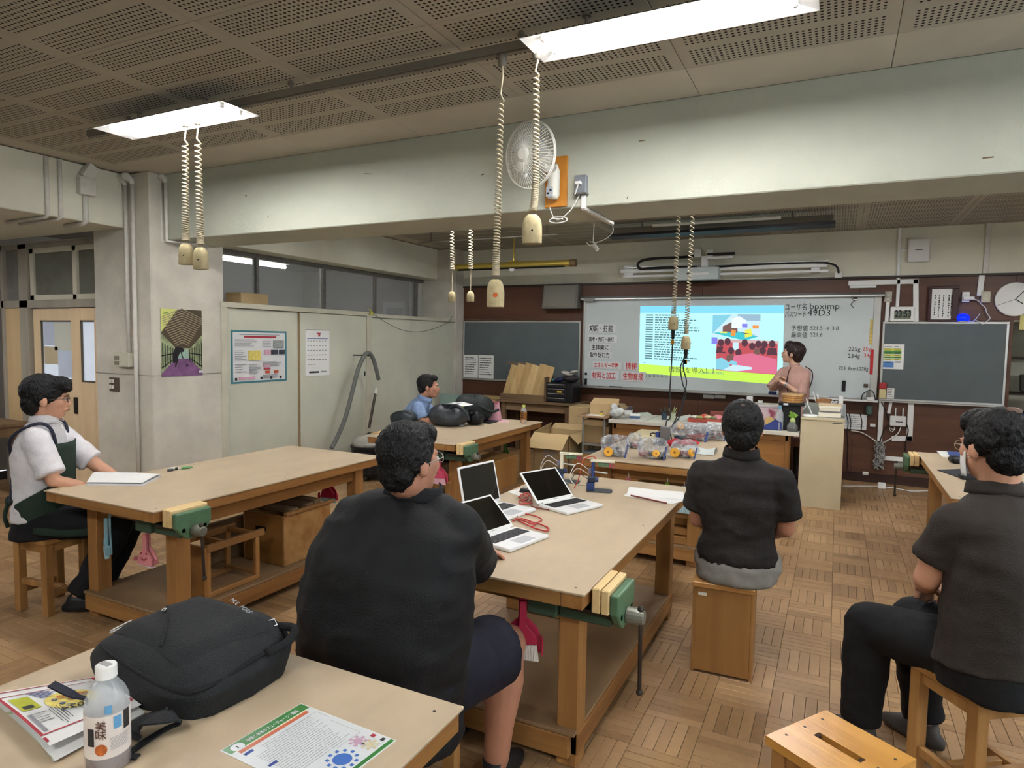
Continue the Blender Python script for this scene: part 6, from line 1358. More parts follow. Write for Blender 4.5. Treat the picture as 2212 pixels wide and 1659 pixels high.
# ---------------------------------------------------------------- things on and under the benches
B = TH
m_lap = mat('laptop_white', (222,222,220), .35)
m_key = mat('keyboard_dark', (52,52,56), .5)
m_scr = mat('screen_black', (8,8,9), .06, spec=.6, coat=.5)
def laptop(label, h2, f2, width=None, h1=None, top=None, z=B):
    H2 = onz(*h2, z+.016); F2 = onz(*f2, z+.016)
    if h1: H1 = onz(*h1, z+.016); u = (H2-H1); W = u.length
    else: u = Vector((-(F2-H2).y, (F2-H2).x, 0)); u = -u if u.dot(rgt) < 0 else u; W = width
    u.normalize(); v = (F2-H2); v -= u*v.dot(u); D = v.length; v.normalize(); mid = H2-u*min(max(W,.27),.31)/2
    if u.cross(v).z < 0: u = -u
    D = max(.19, min(D, .23)); W = min(max(W, .27), .31)
    M = Matrix((u, v, Vector((0,0,1)))).transposed()
    t = thing('laptop', label, 'laptop', (0,0,0), 0, 'white laptops on the bench')
    t.location = mid; t.location.z = z; t.rotation_euler = M.to_euler()
    def cuboid(name, lo, hi, m, p, bv=0): return mk(name, MB().box(lo,hi), m, p, bevel=bv, seg=2)
    base = cuboid('base', (-W/2,0,.001), (W/2,D,.017), m_lap, t, .005)
    kb = MB(); r_, c_ = 5, 13
    for i in range(r_):
        for j in range(c_): kb.box((-W*.43+W*.86*j/c_,D*.14+D*.36*i/r_,.017), (-W*.43+W*.86*(j+.86)/c_,D*.14+D*.36*(i+.84)/r_,.0188))
    k = mk('keyboard', MB().box((-W*.44,D*.12,.0168),(W*.44,D*.52,.0173)), m_key, base); q = mk('keys', kb, mat('key_black', (34,34,37), .5), base); q['kind'] = 'stuff'
    mk('touchpad', MB().box((-W*.02-.05,D*.62,.0169),(-W*.02+.05,D*.94,.0174)), mat('pad_grey', (176,178,180), .4), base)
    mk('hinge', MB().cyl((-W*.38,-.002,.016),(W*.38,-.002,.016),.006,n=10), m_lap, base)
    best = None
    for a in range(95, 140, 1):
        an = math.radians(a); d = v*math.cos(an)*-1*-1 if False else (v*math.cos(an)+Vector((0,0,1))*math.sin(an))
        P = H2+d*D; e = (proj(P)[0]-top[0])**2+(proj(P)[1]-top[1])**2
        if best is None or e < best[0]: best = (e, an)
    an = best[1]; R_ = Matrix.Translation((0,-.002,.016)) @ Matrix.Rotation(an,4,'X')
    lid = mk('lid', MB().box((-W/2,.003,.0),(W/2,D,.007), R_), m_lap, t, bevel=.004, seg=2)
    mk('screen', MB().box((-W/2+.012,.02,-.0008),(W/2-.012,D-.01,.0005), R_), m_scr, lid)
    mk('badge', MB().cbox((0,.013,-.0005),(.022,.006,.001), R_), m_alu, lid)
    return t, u, v, W, D
lapA = laptop('open white laptop nearest the large man in black, half hidden by his arm', (1112,1137), (1188,1154), h1=(1026,1166), top=(1056,1072))
lapB = laptop('open white laptop in the middle of the bench, beside the blue robot arm', (1241,1073), (1303,1089), h1=(1165,1089), top=(1206,1013))
lapC = laptop('open white laptop farthest left, behind the other two', (1083,1083), (1158,1098), width=.29, top=(1070,1008))
def wires(name, label, cat, paths, r, m, z, n=5):
    mb = MB()
    for p in paths: mb.tube(smoothpath([onz(x,y,z+r+dz) for x,y,dz in p],n), r, 6)
    return tag(mk(name, mb, m, smooth=True), label, cat)
m_redw = mat('red_cable', (176,44,44), .45)
def cz(pts, ox, oy, s): return [(ox+x*s, oy+y*s, .002+.004*(i%2)) for i,(x,y) in enumerate(pts)]
S4 = 560/2212
wires('usb_cable', 'bundled red cable lying beside the nearest laptop', 'cable', [cz([(640,790),(680,850),(760,830),(860,850),(910,880),(860,910),(830,940)],940,900,S4), cz([(660,890),(740,870),(830,900),(900,920),(965,950),(950,975),(880,960),(820,940),(700,880)],940,900,S4), cz([(690,870),(760,890),(830,915),(870,905)],940,900,S4)], .0035, m_redw, B)
wires('usb_cable', 'tangle of red cable between the two farther laptops', 'cable', [cz([(720,640),(760,620),(800,660),(760,700),(715,720),(740,745),(800,730),(820,690),(780,650),(735,680),(770,740)],940,900,S4), cz([(710,690),(750,660),(790,700),(740,720)],940,900,S4), cz([(700,770),(740,745),(830,740)],940,900,S4)], .004, mat('red_cable_light', (196,84,74), .45), B)
wires('usb_cable', 'thin dark red cable running in front of the middle laptop', 'cable', [cz([(810,745),(840,770),(900,785),(970,795)],940,900,S4)], .003, mat('dark_red_cable', (110,40,36), .45), B)
flat('paper_sheet', 'white sheet lying under the left edge of the middle laptop', 'paper', pxpoly(B,(1096,1063),(1135,1052),(1150,1062),(1125,1073)), B, m_paper, .002)
tag(mk('power_brick', MB().cbox(tuple(onz(1138,1060,B+.012)), (.07,.045,.024), None), m_blk, bevel=.004), 'small black power brick behind the red cable tangle', 'adapter')
# robot arms
m_servo = mat('servo_blue', (40,60,110), .4, var=.3, scale=40)
m_brk = mat('bracket_cream', (214,208,184), .5)
def robot(px_, py_, label, body, flip=False):
    p = onz(px_, py_, B); t = thing('robot_arm', label, 'robot arm', (p.x,p.y,B), .25)
    mk('base_plate', MB().prism([(-.03,-.045),(.1,-.045),(.115,-.03),(.115,.03),(.1,.045),(-.03,.045)], 0, .006, 2), mat('plate_dark', (62,66,70), .4), t, bevel=.001)
    mk('servo', MB().box((-.03,-.028,.006),(.012,.028,.05)), m_servo, t, bevel=.003); mk('servo', MB().box((-.026,-.02,.052),(.02,.02,.082)), mat('servo_dark', (44,52,66), .4), t, bevel=.003)
    mk('horn', MB().cyl((.02,0,.066),(.034,0,.066),.014,n=14), m_servo, t)
    mk('upright', MB().box((-.006,-.018,.082),(.012,-.012,.17)).box((-.006,.012,.082),(.012,.018,.17)), body, t, bevel=.001); mk('servo', MB().box((-.026,-.012,.1),(-.006,.012,.13)), mat('servo_grey', (110,104,120), .4), t, bevel=.002)
    mk('cross_rod', MB().cyl((-.02,0,.115),(.085,0,.105),.005,n=8), m_alu, t)
    mk('top_arm', MB().box((-.012,-.016,.168),(.125,.016,.18)), m_brk, t, bevel=.002)
    mk('sensor_board', MB().box((.03,-.014,.145),(.09,.014,.165)), mat('pcb_green', (90,120,90), .5, var=.5, scale=60), t)
    mk('gripper', MB().box((.095,-.012,.14),(.105,.012,.168)).box((.112,-.012,.135),(.12,.012,.168)), mat('gripper_pink', (150,60,84), .5), t)
    for k, (a, c) in enumerate(((.0,'w'),(.012,'w'),(.02,'b'))):
        mk('wire', MB().tube(smoothpath([(-.02,.01*k,.12-.03*k),(-.09,.02,.15-.03*k),(-.13,.01+.02*k,.08-.02*k),(-.1,0,.03),(-.03,0,.03)],5), .0022, 5), m_pipe if c == 'w' else m_ink, t, smooth=True)
    return t
robot(1279, 1060, 'small blue robot arm with a cream top bracket on the bench with laptops', m_servo)
robot(1212, 1040, 'small cream robot arm half hidden behind the middle laptop', m_brk)
r0 = onz(1240,1056,B); tag(mk('lead_wire', MB().tube(smoothpath([r0+Vector((0,0,.003)), r0+Vector((.02,.02,.06)), r0+Vector((.03,.03,.13)), r0+Vector((.04,.05,.17)), r0+Vector((.09,.06,.19)), r0+Vector((.11,.05,.17)), r0+Vector((.09,.03,.16))],6), .003, 6), mat('orange_red_wire', (186,70,44), .5), smooth=True), 'red and orange wire rising between the two robot arms', 'wire')
tag(mk('small_gripper', MB().cbox(tuple(onz(1222,1047,B+.015)),(.03,.02,.03)), mat('small_grey', (120,122,120), .5), bevel=.004), 'small grey part behind the hinge of the middle laptop', 'part')
# papers with pen
pq = pxpoly(B,(1347,1071),(1452,1090),(1476,1083),(1478,1066),(1372,1054))
t = flat('worksheet', 'white worksheet with a folded back page at the far corner of the laptop bench', 'paper', pq, B, m_paper, .003)
a, b_ = onz(1352,1070,B+.004), onz(1474,1082,B+.004); c, d = onz(1366,1055,B+.004), onz(1476,1062,B+.004)
def fold(u, v): P = a.lerp(b_,u).lerp(c.lerp(d,u), .12+.88*v); return P+Vector((0,0,.028*math.sin(PI*min(1,v*1.15))*(1-.6*u)))
mk('folded_page', MB().grid(fold, 10, 8), m_paper, t, world=True, smooth=True)
tag(mk('pencil', MB().cyl(onz(1363,1070,B+.009),onz(1440,1087,B+.009),.0045,n=8), mat('pencil_red', (110,50,40), .5)), 'dark red pencil lying on the white worksheet', 'pencil')
# binder and markers on the left bench
bq = pxpoly(B,(187,1049),(308,1050),(347,1031),(210,1029))
t = flat('binder', 'white open binder stacked with sheets on the left bench', 'binder', bq, B, mat('binder_white', (214,216,222), .4), .012)
a, b_, c, d = (Vector((p[0],p[1],B+.012)) for p in bq)
def bpage(u, v): P = a.lerp(b_,u).lerp(d.lerp(c,u),v); return P*1.0+Vector((0,0,.006+.03*math.sin(PI*min(1,(1-v)*.9+.08))*(1-.75*max(0,u-.7)/.3)*(.4+.6*v)))
mk('raised_page', MB().grid(bpage, 12, 8), m_paper, t, world=True, smooth=True)
for (x0,y0,x1,y1,c,lab) in ((362,1016,378,1014,(70,74,80),'short dark marker cap on the left bench'), (369,1012,392,1012,(206,206,196),'white marker with a black band on the left bench'), (392,1011,416,1009,(96,150,90),'thin green marker beyond the white binder')):
    P, Q = onz(x0,y0,B+.009), onz(x1,y1,B+.009); t = thing('marker', lab, 'marker', P); mk('barrel', MB().tube([P,P.lerp(Q,.7),P.lerp(Q,.75),Q],[.008,.008,.006,.003],10), mat('marker_c%d' % c[0], c, .4), t, world=True)
    if c[0] == 206: mk('band', MB().cyl(P.lerp(Q,.45),P.lerp(Q,.7),.0088,n=10), m_ink, t, world=True)
# ---- nearest bench: backpack
m_bag = mat('backpack_fabric', (25,27,29), .75, var=.14, scale=9, bump=.35, bscale=220)
m_bag2 = mat('backpack_fabric_dark', (16,17,19), .8, bump=.35, bscale=200)
BC = Vector((-1.425,1.085,B)); BA, BB, BH = .235, .175, .128
def bz_(x, y):
    r = ((abs(x)/BA)**4+(abs(y)/BB)**4)**.25
    return BH*max(0,1-r**5.5)**.38*(1+.14*y/BB+.05*x/BA)
def bsurf(th, ph):
    r = math.sin(ph)**(2/5.5); c, s = math.cos(th), math.sin(th); k = (abs(c)**4+abs(s)**4)**(-.25)
    x, y = BA*r*k*c, BB*r*k*s; z = BH*math.cos(ph)**.76*(1+.14*y/BB+.05*x/BA)
    w = 1+.012*math.sin(9*th+5*ph)+.008*math.sin(23*th-7*ph)
    if ph > 1.2: w *= 1-.1*(ph-1.2)/.37
    return Vector((x*w,y*w,max(z,.001)))
bp = thing('backpack', 'black fabric backpack lying flat on the nearest bench', 'backpack', BC, -.03)
mb = MB(); mb.grid(lambda u,v: bsurf(2*PI*u, .02+(PI/2-.02)*v), 56, 22); mb.add([bsurf(2*PI*i/40,PI/2)+Vector((0,0,-.0005)) for i in range(40)],[list(range(40))])
mk('body', mb, m_bag, bp, smooth=True)
def bpath(pts, off=.002): return smoothpath([Vector((x*BA,y*BB,bz_(x*BA,y*BB)+off)) for x,y in pts],6)
def bpatch(name, poly, off, m):
    (x0,y0),(x1,y1),(x2,y2),(x3,y3) = poly
    def fn(u, v):
        x = (x0*(1-u)+x1*u)*(1-v)+(x3*(1-u)+x2*u)*v; y = (y0*(1-u)+y1*u)*(1-v)+(y3*(1-u)+y2*u)*v
        e = min(u,1-u,v,1-v)*9; return Vector((x*BA,y*BB,bz_(x*BA,y*BB)+off*min(1,e)+(.002*math.sin(9*u+6*v))))
    return mk(name, MB().grid(fn,18,14), m, bp, smooth=True)
bpatch('front_pocket', ((-.78,-.52),(.62,-.74),(.82,.62),(-.62,.72)), .014, m_bag)
mk('seam', MB().tube(bpath([(-.93,-.5),(-.6,-.8),(0,-.9),(.6,-.9),(.87,-.7),(.93,0),(.9,.6)]), .005, 6), m_bag2, bp, smooth=True)
mk('zip', MB().tube(bpath([(-.55,.12),(-.3,-.1),(0,-.42),(.2,-.66)],.017), .003, 6), m_bag2, bp, smooth=True)
mk('zip_pull', MB().tube([Vector((-.5*BA+dx_,.02*BB+dy_,bz_(-.5*BA,.02*BB)+.019)) for dx_,dy_ in ((0,0),(.008,-.012),(.014,-.008),(.006,.004),(0,0))], .0015, 6), m_alu, bp)
def ring(name, c, ux, uy, w, h, r, m):
    c = Vector(c); ux = Vector(ux).normalized(); uy = Vector(uy).normalized(); P = [c+ux*sx*w/2+uy*sy*h/2 for sx,sy in ((-1,-1),(1,-1),(1,1),(-1,1),(-1,-1))]
    return mk(name, MB().tube(P, r, 6), m, bp)
ring('reflective_loop', (-.2,-.06,bz_(-.2,-.06)+.006), (.15,.95,.2), (-.5,.1,-.5), .05, .016, .0016, mat('reflective', (214,214,214), .3))
ring('reflective_loop', (.17,.1,bz_(.17,.1)+.004), (.2,.7,.0), (.6,-.2,-.35), .022, .02, .0014, mat('reflective', (214,214,214), .3))
o = text('MUL  PORE', .018, mat('logo_grey', (150,154,154), .5), frame(Vector((.012,.1,bz_(.03,.06)+.024)), (.97,-.2,-.1), (.2,.97,.1)), bp); o['fit'] = .098
mk('top_handle', MB().tube(smoothpath([(BA*.75,.12,bz_(BA*.75,.12)),(BA*.93,.13,.115),(BA*1.0,.09,.1),(BA*.93,.04,.09)],6), .011, 8), m_bag2, bp, smooth=True)
def strap(name, pts, w, m, up=(0,0,1)):
    P = smoothpath(pts,6); mb = MB(); o = 0
    for i, p in enumerate(P):
        d = (P[min(i+1,len(P)-1)]-P[max(i-1,0)]).normalized(); s = d.cross(Vector(up)).normalized(); n = s.cross(d)
        mb.v += [p-s*w/2-n*.002, p+s*w/2-n*.002, p+s*w/2+n*.002, p-s*w/2+n*.002]
        if i:
            for k in range(4): mb.f.append([(i-1)*4+k,(i-1)*4+(k+1)%4,i*4+(k+1)%4,i*4+k]); mb.m.append(0)
    e = (len(P)-1)*4; mb.f += [[0,1,2,3],[e+3,e+2,e+1,e]]; mb.m += [0,0]
    return mk(name, mb, m, bp)
iv = lambda x, y, z: onz(x,y,B+z)-BC
strap('shoulder_strap', [iv(390,1545,.04),iv(360,1545,.05),iv(325,1555,.035),iv(300,1575,.02),iv(285,1592,.012)], .06, m_bag)
strap('strap_webbing', [iv(400,1560,.02),iv(370,1572,.012),iv(325,1600,.006),iv(290,1625,.004),iv(260,1632,.004),iv(310,1634,.006)], .016, m_bag2)
strap('loose_strap', [iv(190,1512,.035),iv(165,1505,.05),iv(140,1494,.062),iv(112,1481,.075)], .022, mat('strap_navy', (30,32,46), .7))
# newspaper
nc = [onz(x,y,B) for x,y in ((-40,1652),(105,1665),(310,1538),(195,1474))]
N0, N1, N2, N3 = (onz(-25,1510,B), onz(108,1640,B), onz(306,1540,B), onz(205,1472,B))
nw = thing('newspaper', 'folded newspaper with red rules lying under the bottle on the nearest bench', 'newspaper', (N0+N1+N2+N3)/4)
def npt(u, v, h=0): P = N0.lerp(N1,u).lerp(N3.lerp(N2,u),v); return P+Vector((0,0,.012+h+.022*math.sin(PI*.5*u)*(1-.4*v)-.006*u*u))
mb = MB(); mb.grid(lambda u,v: npt(u,v), 12, 10); mk('front_page', mb, m_paper, nw, world=True, smooth=True)
for k, (e, c) in enumerate(((.05,(196,198,194)), (.02,(150,164,120)), (.075,(206,206,202)))):
    mk('inner_page', MB().grid(lambda u,v: Vector((npt(u*(1+e),v).x,npt(u*(1+e),v).y,B+.0015+.003*k+(.016-.006*k)*math.sin(PI*.5*min(1,u*1.02))*(1-u**6))), 10, 8), mat('page_%d' % k, c, .7), nw, world=True, smooth=True)
def nq(u0,v0,u1,v1,m,name='print',h=.0012): return mk(name, MB().grid(lambda u,v: npt(u0+(u1-u0)*u, v0+(v1-v0)*v, h), 4, 4), m, nw, world=True)
m_nred, m_nlime, m_nyel, m_nblue, m_ngrey = mat('news_red',(166,52,62),.7), mat('news_lime',(172,176,50),.7), mat('news_yellow',(222,204,110),.7,var=.3,scale=60), mat('news_blue',(60,76,140),.7), mat('news_grey',(140,140,144),.7)
nq(.06,.0,.86,.035,m_nred); nq(.03,0,.045,.97,m_nred); nq(.86,0,.875,.97,m_nred); nq(.14,.03,.15,.9,m_nred); nq(.04,.94,.12,.99,m_nred); nq(.9,-.0,.96,.03,m_nred); nq(.86,.9,.8,.99,m_nred)
nq(.22,.07,.48,.25,m_nlime,h=.0014); nq(.4,.1,.46,.2,m_ink,h=.0016)
for k in range(6): nq(.16+.028*k,.26+.012*k,.172+.028*k,.5-.03*abs(k-2),m_nblue,h=.0014)
mk('print_disc', MB().add([npt(.46+.19*math.cos(a),.55+.25*math.sin(a),.0013) for a in [i*PI/12 for i in range(24)]],[list(range(24))]), m_nyel, nw, world=True)
r = random.Random(8)
for k in range(9):
    u, v, q = .36+r.uniform(0,.22), .4+r.uniform(0,.32), r.uniform(.018,.035); m_ = (m_nred,m_nblue,m_ngrey,mat('news_orange',(196,120,70),.7))[k%4]
    mb = MB()
    for i in range(14):
        a, b2 = 2*PI*i/14, 2*PI*(i+1)/14; mb.add([npt(u+q*math.cos(a)*s,v+q*1.3*math.sin(a)*s,.0022) for s in (1,.5)]+[npt(u+q*math.cos(b2)*s,v+q*1.3*math.sin(b2)*s,.0022) for s in (.5,1)],[(0,1,2,3)])
    mk('print_ring', mb, m_, nw, world=True)
for k in range(7): nq(.56+.035*k if k < 5 else .17+.03*k,.06 if k < 5 else .8,.57+.035*k if k < 5 else .18+.03*k,.06+r.uniform(.1,.22) if k < 5 else .93,m_ngrey,h=.0016)
for k in range(5): nq(.52+r.uniform(0,.02),.27+.028*k,.84-r.uniform(0,.08),.277+.028*k,m_ink,h=.0016)
nq(.56,.06,.84,.1,m_ngrey,h=.0016)
du = (npt(.5,0)-npt(.5,1)); dv = (npt(.2,.5)-npt(.8,.5))
for s, u, v, sz in (('2024',.70,.64,.03),('RT',.69,.86,.026),('TIVE',.78,.86,.034),('CREA',.735,1.0,.026)):
    if s == 'CREA': continue
    text(s, sz, m_ink, frame(npt(u,v,.007)-nw.location, du, dv), nw)
# bottle
bt = bottle('drink_bottle', 'clear plastic drink bottle with a white cap and little brown drink on the nearest bench', -1.261, .768, B, .207, .0395, m_white, mat('tea_brown', (120,60,44), .1, alpha=.75), .16, mat('bottle_label', (218,208,200), .5, alpha=.94), (.17,.58))
def onb(ang, z): return Vector((math.sin(ang)*.0405, -math.cos(ang)*.0405, z*.207))
A0 = math.atan2(-1.261, .768)*-1; A0 = math.atan2(1.261,.768)
def blab(a0, a1, z0, z1, m, name='label_print', k=1.0): return mk(name, MB().grid(lambda u,v: onb(A0+a0+(a1-a0)*u, z0+(z1-z0)*v)*1.0+Vector((0,0,0)), 5, 1), m, bt)
blab(.25,.62,.44,.56,mat('label_blue',(92,150,190),.5)); blab(.72,1.1,.4,.58,mat('label_black',(40,38,40),.5)); blab(-.95,-.6,.3,.47,mat('label_black',(40,38,40),.5)); blab(-.1,.2,.6,.68,mat('label_blue',(92,150,190),.5))
for k in range(9): blab(.1,1.05-.07*(k%3),.36-.014*k,.364-.014*k,m_ngrey)
for s, z in (('美',.46),('味',.375)):
    n = Vector((math.sin(A0-.28),-math.cos(A0-.28),0)); text(s, .021, mat('label_ink',(84,50,40),.6), frame(onb(A0-.28,z)+n*.0012-Vector((n.y*-.0,0,0)), (math.cos(A0-.28),math.sin(A0-.28),0), (0,0,1)), bt, 'label_text', 'CENTER')
mk('label_picture', MB().add([onb(A0-.3+.27*math.cos(a),.265+.055*math.sin(a))*1.004 for a in [i*PI/9 for i in range(18)]],[list(range(18))]), mat('label_orange',(184,96,44),.5,var=.4,scale=90), bt)
mk('cap_dent', MB().cbox((0,0,.2072),(.026,.012,.001)), mat('cap_grey',(150,150,148),.5), bt)
# laminated sheet
L0, L1, L2 = onz(480,1622,B), onz(650,1522,B), onz(852,1601,B); L3 = L0+L2-L1
ls = thing('laminated_sheet', 'laminated sheet with a green header strip on the nearest bench', 'sheet', (L0+L2)/2)
def lp(u, v, h=0): P = L0.lerp(L1,u).lerp(L3.lerp(L2,u),v); P.z = B+.0012+h; return P   # u reads along the header, v goes down the sheet
def lq(u0,v0,u1,v1,m,h=.0004,name='print'): return mk(name, MB().add([lp(u0,v0,h),lp(u1,v0,h),lp(u1,v1,h),lp(u0,v1,h)],[(0,1,2,3)]), m, ls, world=True)
mk('film', MB().prism([tuple(lp(a,b)[:2]) for a,b in ((-.015,-.01),(1.015,-.01),(1.015,1.01),(-.015,1.01))],B,B+.0011,2), mat('laminate', (220,224,222), .12, spec=.6), ls, world=True)
m_lg = mat('header_green', (62,124,62), .25); m_lo = mat('header_orange', (190,100,66), .25); m_lp = mat('sheet_print_white', (212,216,216), .22); m_ll = mat('print_line', (150,154,154), .4)
lq(0,.0,1,1,m_lp,.0002,'sheet'); lq(0,0,1,.1,m_lg); lq(.06,.115,.93,.155,m_lo); lq(0,.965,1,1,m_lg); lq(.05,.1,.95,.112,mat('cream_line',(214,206,170),.4))
mk('number_disc', MB().add([lp(.11+.07*math.cos(a),.065+.05*math.sin(a),.0008) for a in [i*PI/12 for i in range(24)]],[list(range(24))]), m_lp, ls, world=True)
text('1', .014, m_ink, frame(lp(.09,.08,.001)-ls.location, L1-L0, L0-L3), ls, 'number')
o = text('地域の未来のフューチャーリン講座', .013, m_lp, frame(lp(.22,.075,.001)-ls.location, L1-L0, L0-L3), ls, 'header_text'); o['fit'] = (L1-L0).length*.66
r = random.Random(6); mb = MB()
for k in range(19):
    v = .2+.026*k; u, e = (.1 if k > 2 else .25), r.uniform(.75,.9)
    while u < e: w = r.uniform(.02,.12); mb.add([lp(u,v,.0006),lp(min(u+w,e),v,.0006),lp(min(u+w,e),v+.007,.0006),lp(u,v+.007,.0006)],[(0,1,2,3)]); u += w+.012
mk('text_lines', mb, m_ll, ls, world=True)['kind'] = 'stuff'
lq(.06,.175,.16,.205,m_nblue,.0007); lq(.06,.43,.16,.46,m_nblue,.0007)
for a, b2, c, d in ((.97,.2,.975,.34),(.93,.38,.935,.7),(.5,.195,.97,.199),(.6,.7,.93,.704)): lq(a,b2,c,d,m_ll,.0007)
def gear(u, v, q, m, n=11):
    mk('print_gear', MB().add([lp(u+q*.72*math.cos(a),v+q*.55*math.sin(a),.0008) for a in [i*PI/12 for i in range(24)]],[list(range(24))]), m, ls, world=True)
    mb = MB()
    for i in range(n):
        a = 2*PI*i/n; c = (u+q*1.08*math.cos(a), v+q*.82*math.sin(a)); mb.add([lp(c[0]+sx*.018,c[1]+sy*.014,.0008) for sx,sy in ((-1,-1),(1,-1),(1,1),(-1,1))],[(0,1,2,3)])
    mk('print_dots', mb, m, ls, world=True)['kind'] = 'stuff'
gear(.5,.83,.13,mat('gear_blue',(62,104,176),.3)); gear(.8,.77,.07,mat('gear_pink',(186,150,170),.3),7); gear(.82,.88,.065,mat('gear_cream',(196,186,150),.3),7)
lq(.93,.8,.98,.84,m_nred,.0008); lq(.93,.9,.98,.93,m_ink,.0008); lq(.2,.8,.26,.86,m_ink,.0008)
# ---- kits on the front bench
m_film = mat('kit_film', (150,156,166), .04, alpha=.36, spec=1.0, bump=.9, bscale=26, var=.5, scale=22, c2=(236,238,240), vthr=(.45,.6))  # near-white noise patches put highlights into the film colour
m_wheel = mat('wheel_yellow', (224,166,54), .4)
def kit(px_, py_, size, label, wheels, seed, extra=None):
    p = onz(px_, py_, B); t = thing('kit_bag', label, 'bag', (p.x,p.y,B), 0, 'clear kit bags on the front bench'); r = random.Random(seed); sx, sy, sz = size
    def fn(u, v):
        th, ph = 2*PI*u, PI*v; c, s = math.cos(th), math.sin(th); k = (abs(c)**3+abs(s)**3)**(-1/3); q = math.sin(ph)**.55
        w = 1+.13*math.sin(5*th+seed)*math.sin(3*ph)+.09*math.sin(11*th+4*ph+seed)+.06*math.sin(23*th-9*ph)
        return Vector((sx/2*c*k*q*w, sy/2*s*k*q*w, sz*(.5-.5*math.cos(ph)*(1.0))*(1+.18*math.sin(4*th+seed)*math.sin(ph))+.0015))
    mk('film', MB().grid(fn, 34, 16), m_film, t, smooth=False)
    for x, y, z, rr, ang in wheels: 
        d = Vector((math.sin(ang),-math.cos(ang),.15)).normalized(); c = Vector((x,y,z)); w = mk('wheel', MB().cyl(c-d*.012,c+d*.012,rr,n=20), m_wheel, t, bevel=.003); mk('hub', MB().cyl(c+d*.012,c+d*.014,rr*.25,n=10), mat('hub_brown',(150,96,30),.5), w)
    for k in range(6):
        c = (50,46,48) if k % 3 == 0 else (28,32,50) if k % 3 == 1 else (150,40,40)
        mk('kit_part', MB().cbox((r.uniform(-.3,.3)*sx,r.uniform(-.25,.25)*sy,sz*r.uniform(.12,.3)),(sx*.24,sy*.25,sz*.22), Matrix.Rotation(r.uniform(-.5,.5),3,'Z')), mat('kit_%d' % c[0], c, .5), t, bevel=.003)
    mk('printed_edge', MB().cbox((sx*.42,-sy*.3,sz*.45),(sx*.05,.01,sz*.7), Matrix.Rotation(.2,3,'Y')), mat('edge_blue',(64,84,140),.4), t)
    return t
kit(1329,985,(.2,.14,.155),'clear kit bag with one yellow wheel at the left front corner of the front bench',[(-.03,-.072,.04,.034,.1)],1)
kit(1410,990,(.21,.15,.15),'clear kit bag with a blue printed edge, second from the left',[(.04,-.075,.05,.026,.5)],2)
kit(1478,988,(.19,.15,.13),'clear kit bag with two yellow wheels, next to the brown shirted man',[(-.055,-.07,.042,.036,.0),(.065,-.055,.05,.03,1.1)],3)
kit(1370,968,(.12,.1,.12),'small clear kit bag wedged behind the first two bags',[],4)
kit(1490,950,(.34,.24,.15),'large clear kit bag at the back of the front bench',[(-.08,-.02,.12,.03,.6)],5)
kit(1545,950,(.2,.2,.14),'clear kit bag half hidden by the brown shirted man',[],6)
t = thing('wrapped_papers', 'white wrapped paper pack on the front bench behind the two wheeled bag', 'paper', tuple(onz(1512,978,B))); mk('pack', MB().grid(lambda u,v: Vector((-.12+.24*u,-.09+.18*v,.004+.05*math.sin(PI*v)**.5*(.8+.2*math.sin(7*u)))),12,8), mat('pack_white',(206,212,206),.3), t, smooth=True)
heap('red_wrap','crumpled red wrapping at the middle of the front bench','wrapping',*onz(1470,965,B)[:2],B+.001,(((-.06,0,.03),(.07,.05,.03),(176,30,44),'film'),((.06,.02,.035),(.09,.05,.03),(186,34,46),'film')))
t = onbox('power_supply', 'grey power supply box standing on a black mat on the front bench', 'power supply', *onz(1436,955,B+.006)[:2], B+.007, (.075,.07,.13), mat('psu_grey',(106,104,100),.5))
mk('blue_plug', MB().cbox((-.06,-.01,.06),(.03,.03,.05)), m_nblue, t, bevel=.003); mk('leads', MB().tube(smoothpath([(-.06,-.01,.06),(-.1,0,.07),(-.13,.01,.055),(-.12,.02,.04)],4),.006,6), m_ink, t)
flat('cutting_mat','black cutting mat under the grey power supply','mat',pxpoly(B,(1410,962),(1460,964),(1462,952),(1416,950)),B,m_blk,.006)
flat('plywood_sheet','pale sheet of board at the far left corner of the front bench','board',pxpoly(B,(1352,946),(1400,957),(1422,932),(1385,929)),B,mat('pale_board',(196,180,140),.6),.01)
# black leads from the hanging sockets down to the power supply
for k, (c_, pts, lab) in enumerate(((c5,((1454,716),(1453,740),(1451,780),(1447,850),(1448,900),(1440,910),(1437,935)),'black lead from the left hanging socket down to the front bench'), (c6,((1481,758),(1477,775),(1470,795),(1475,830),(1482,850),(1472,880),(1460,905),(1450,925),(1444,945)),'black lead from the right hanging socket, left strand'), (c6,((1482,758),(1478,775),(1476,795),(1483,825),(1478,850),(1474,870),(1468,900),(1456,915),(1448,930),(1452,955)),'black lead from the right hanging socket, right strand'))):
    P = [ony(x,y,Y2-(Y2-5.75)*max(0,(y-760)/200)) for x,y in pts]
    t = thing('power_lead', lab, 'cable', P[0]); mk('cable', MB().tube(smoothpath(P,6),.006,6), m_blk, t, world=True, smooth=True)
    mk('plug', MB().cyl(P[0]+Vector((0,0,.02)),P[0]+Vector((0,0,-.07)),.018,.013,n=10), m_blk, t, world=True); mk('tag', MB().cbox(tuple(P[0]+Vector((0,-.012,-.1))),(.03,.01,.04)), mat('tag_orange',(206,140,40),.5), t, world=True)
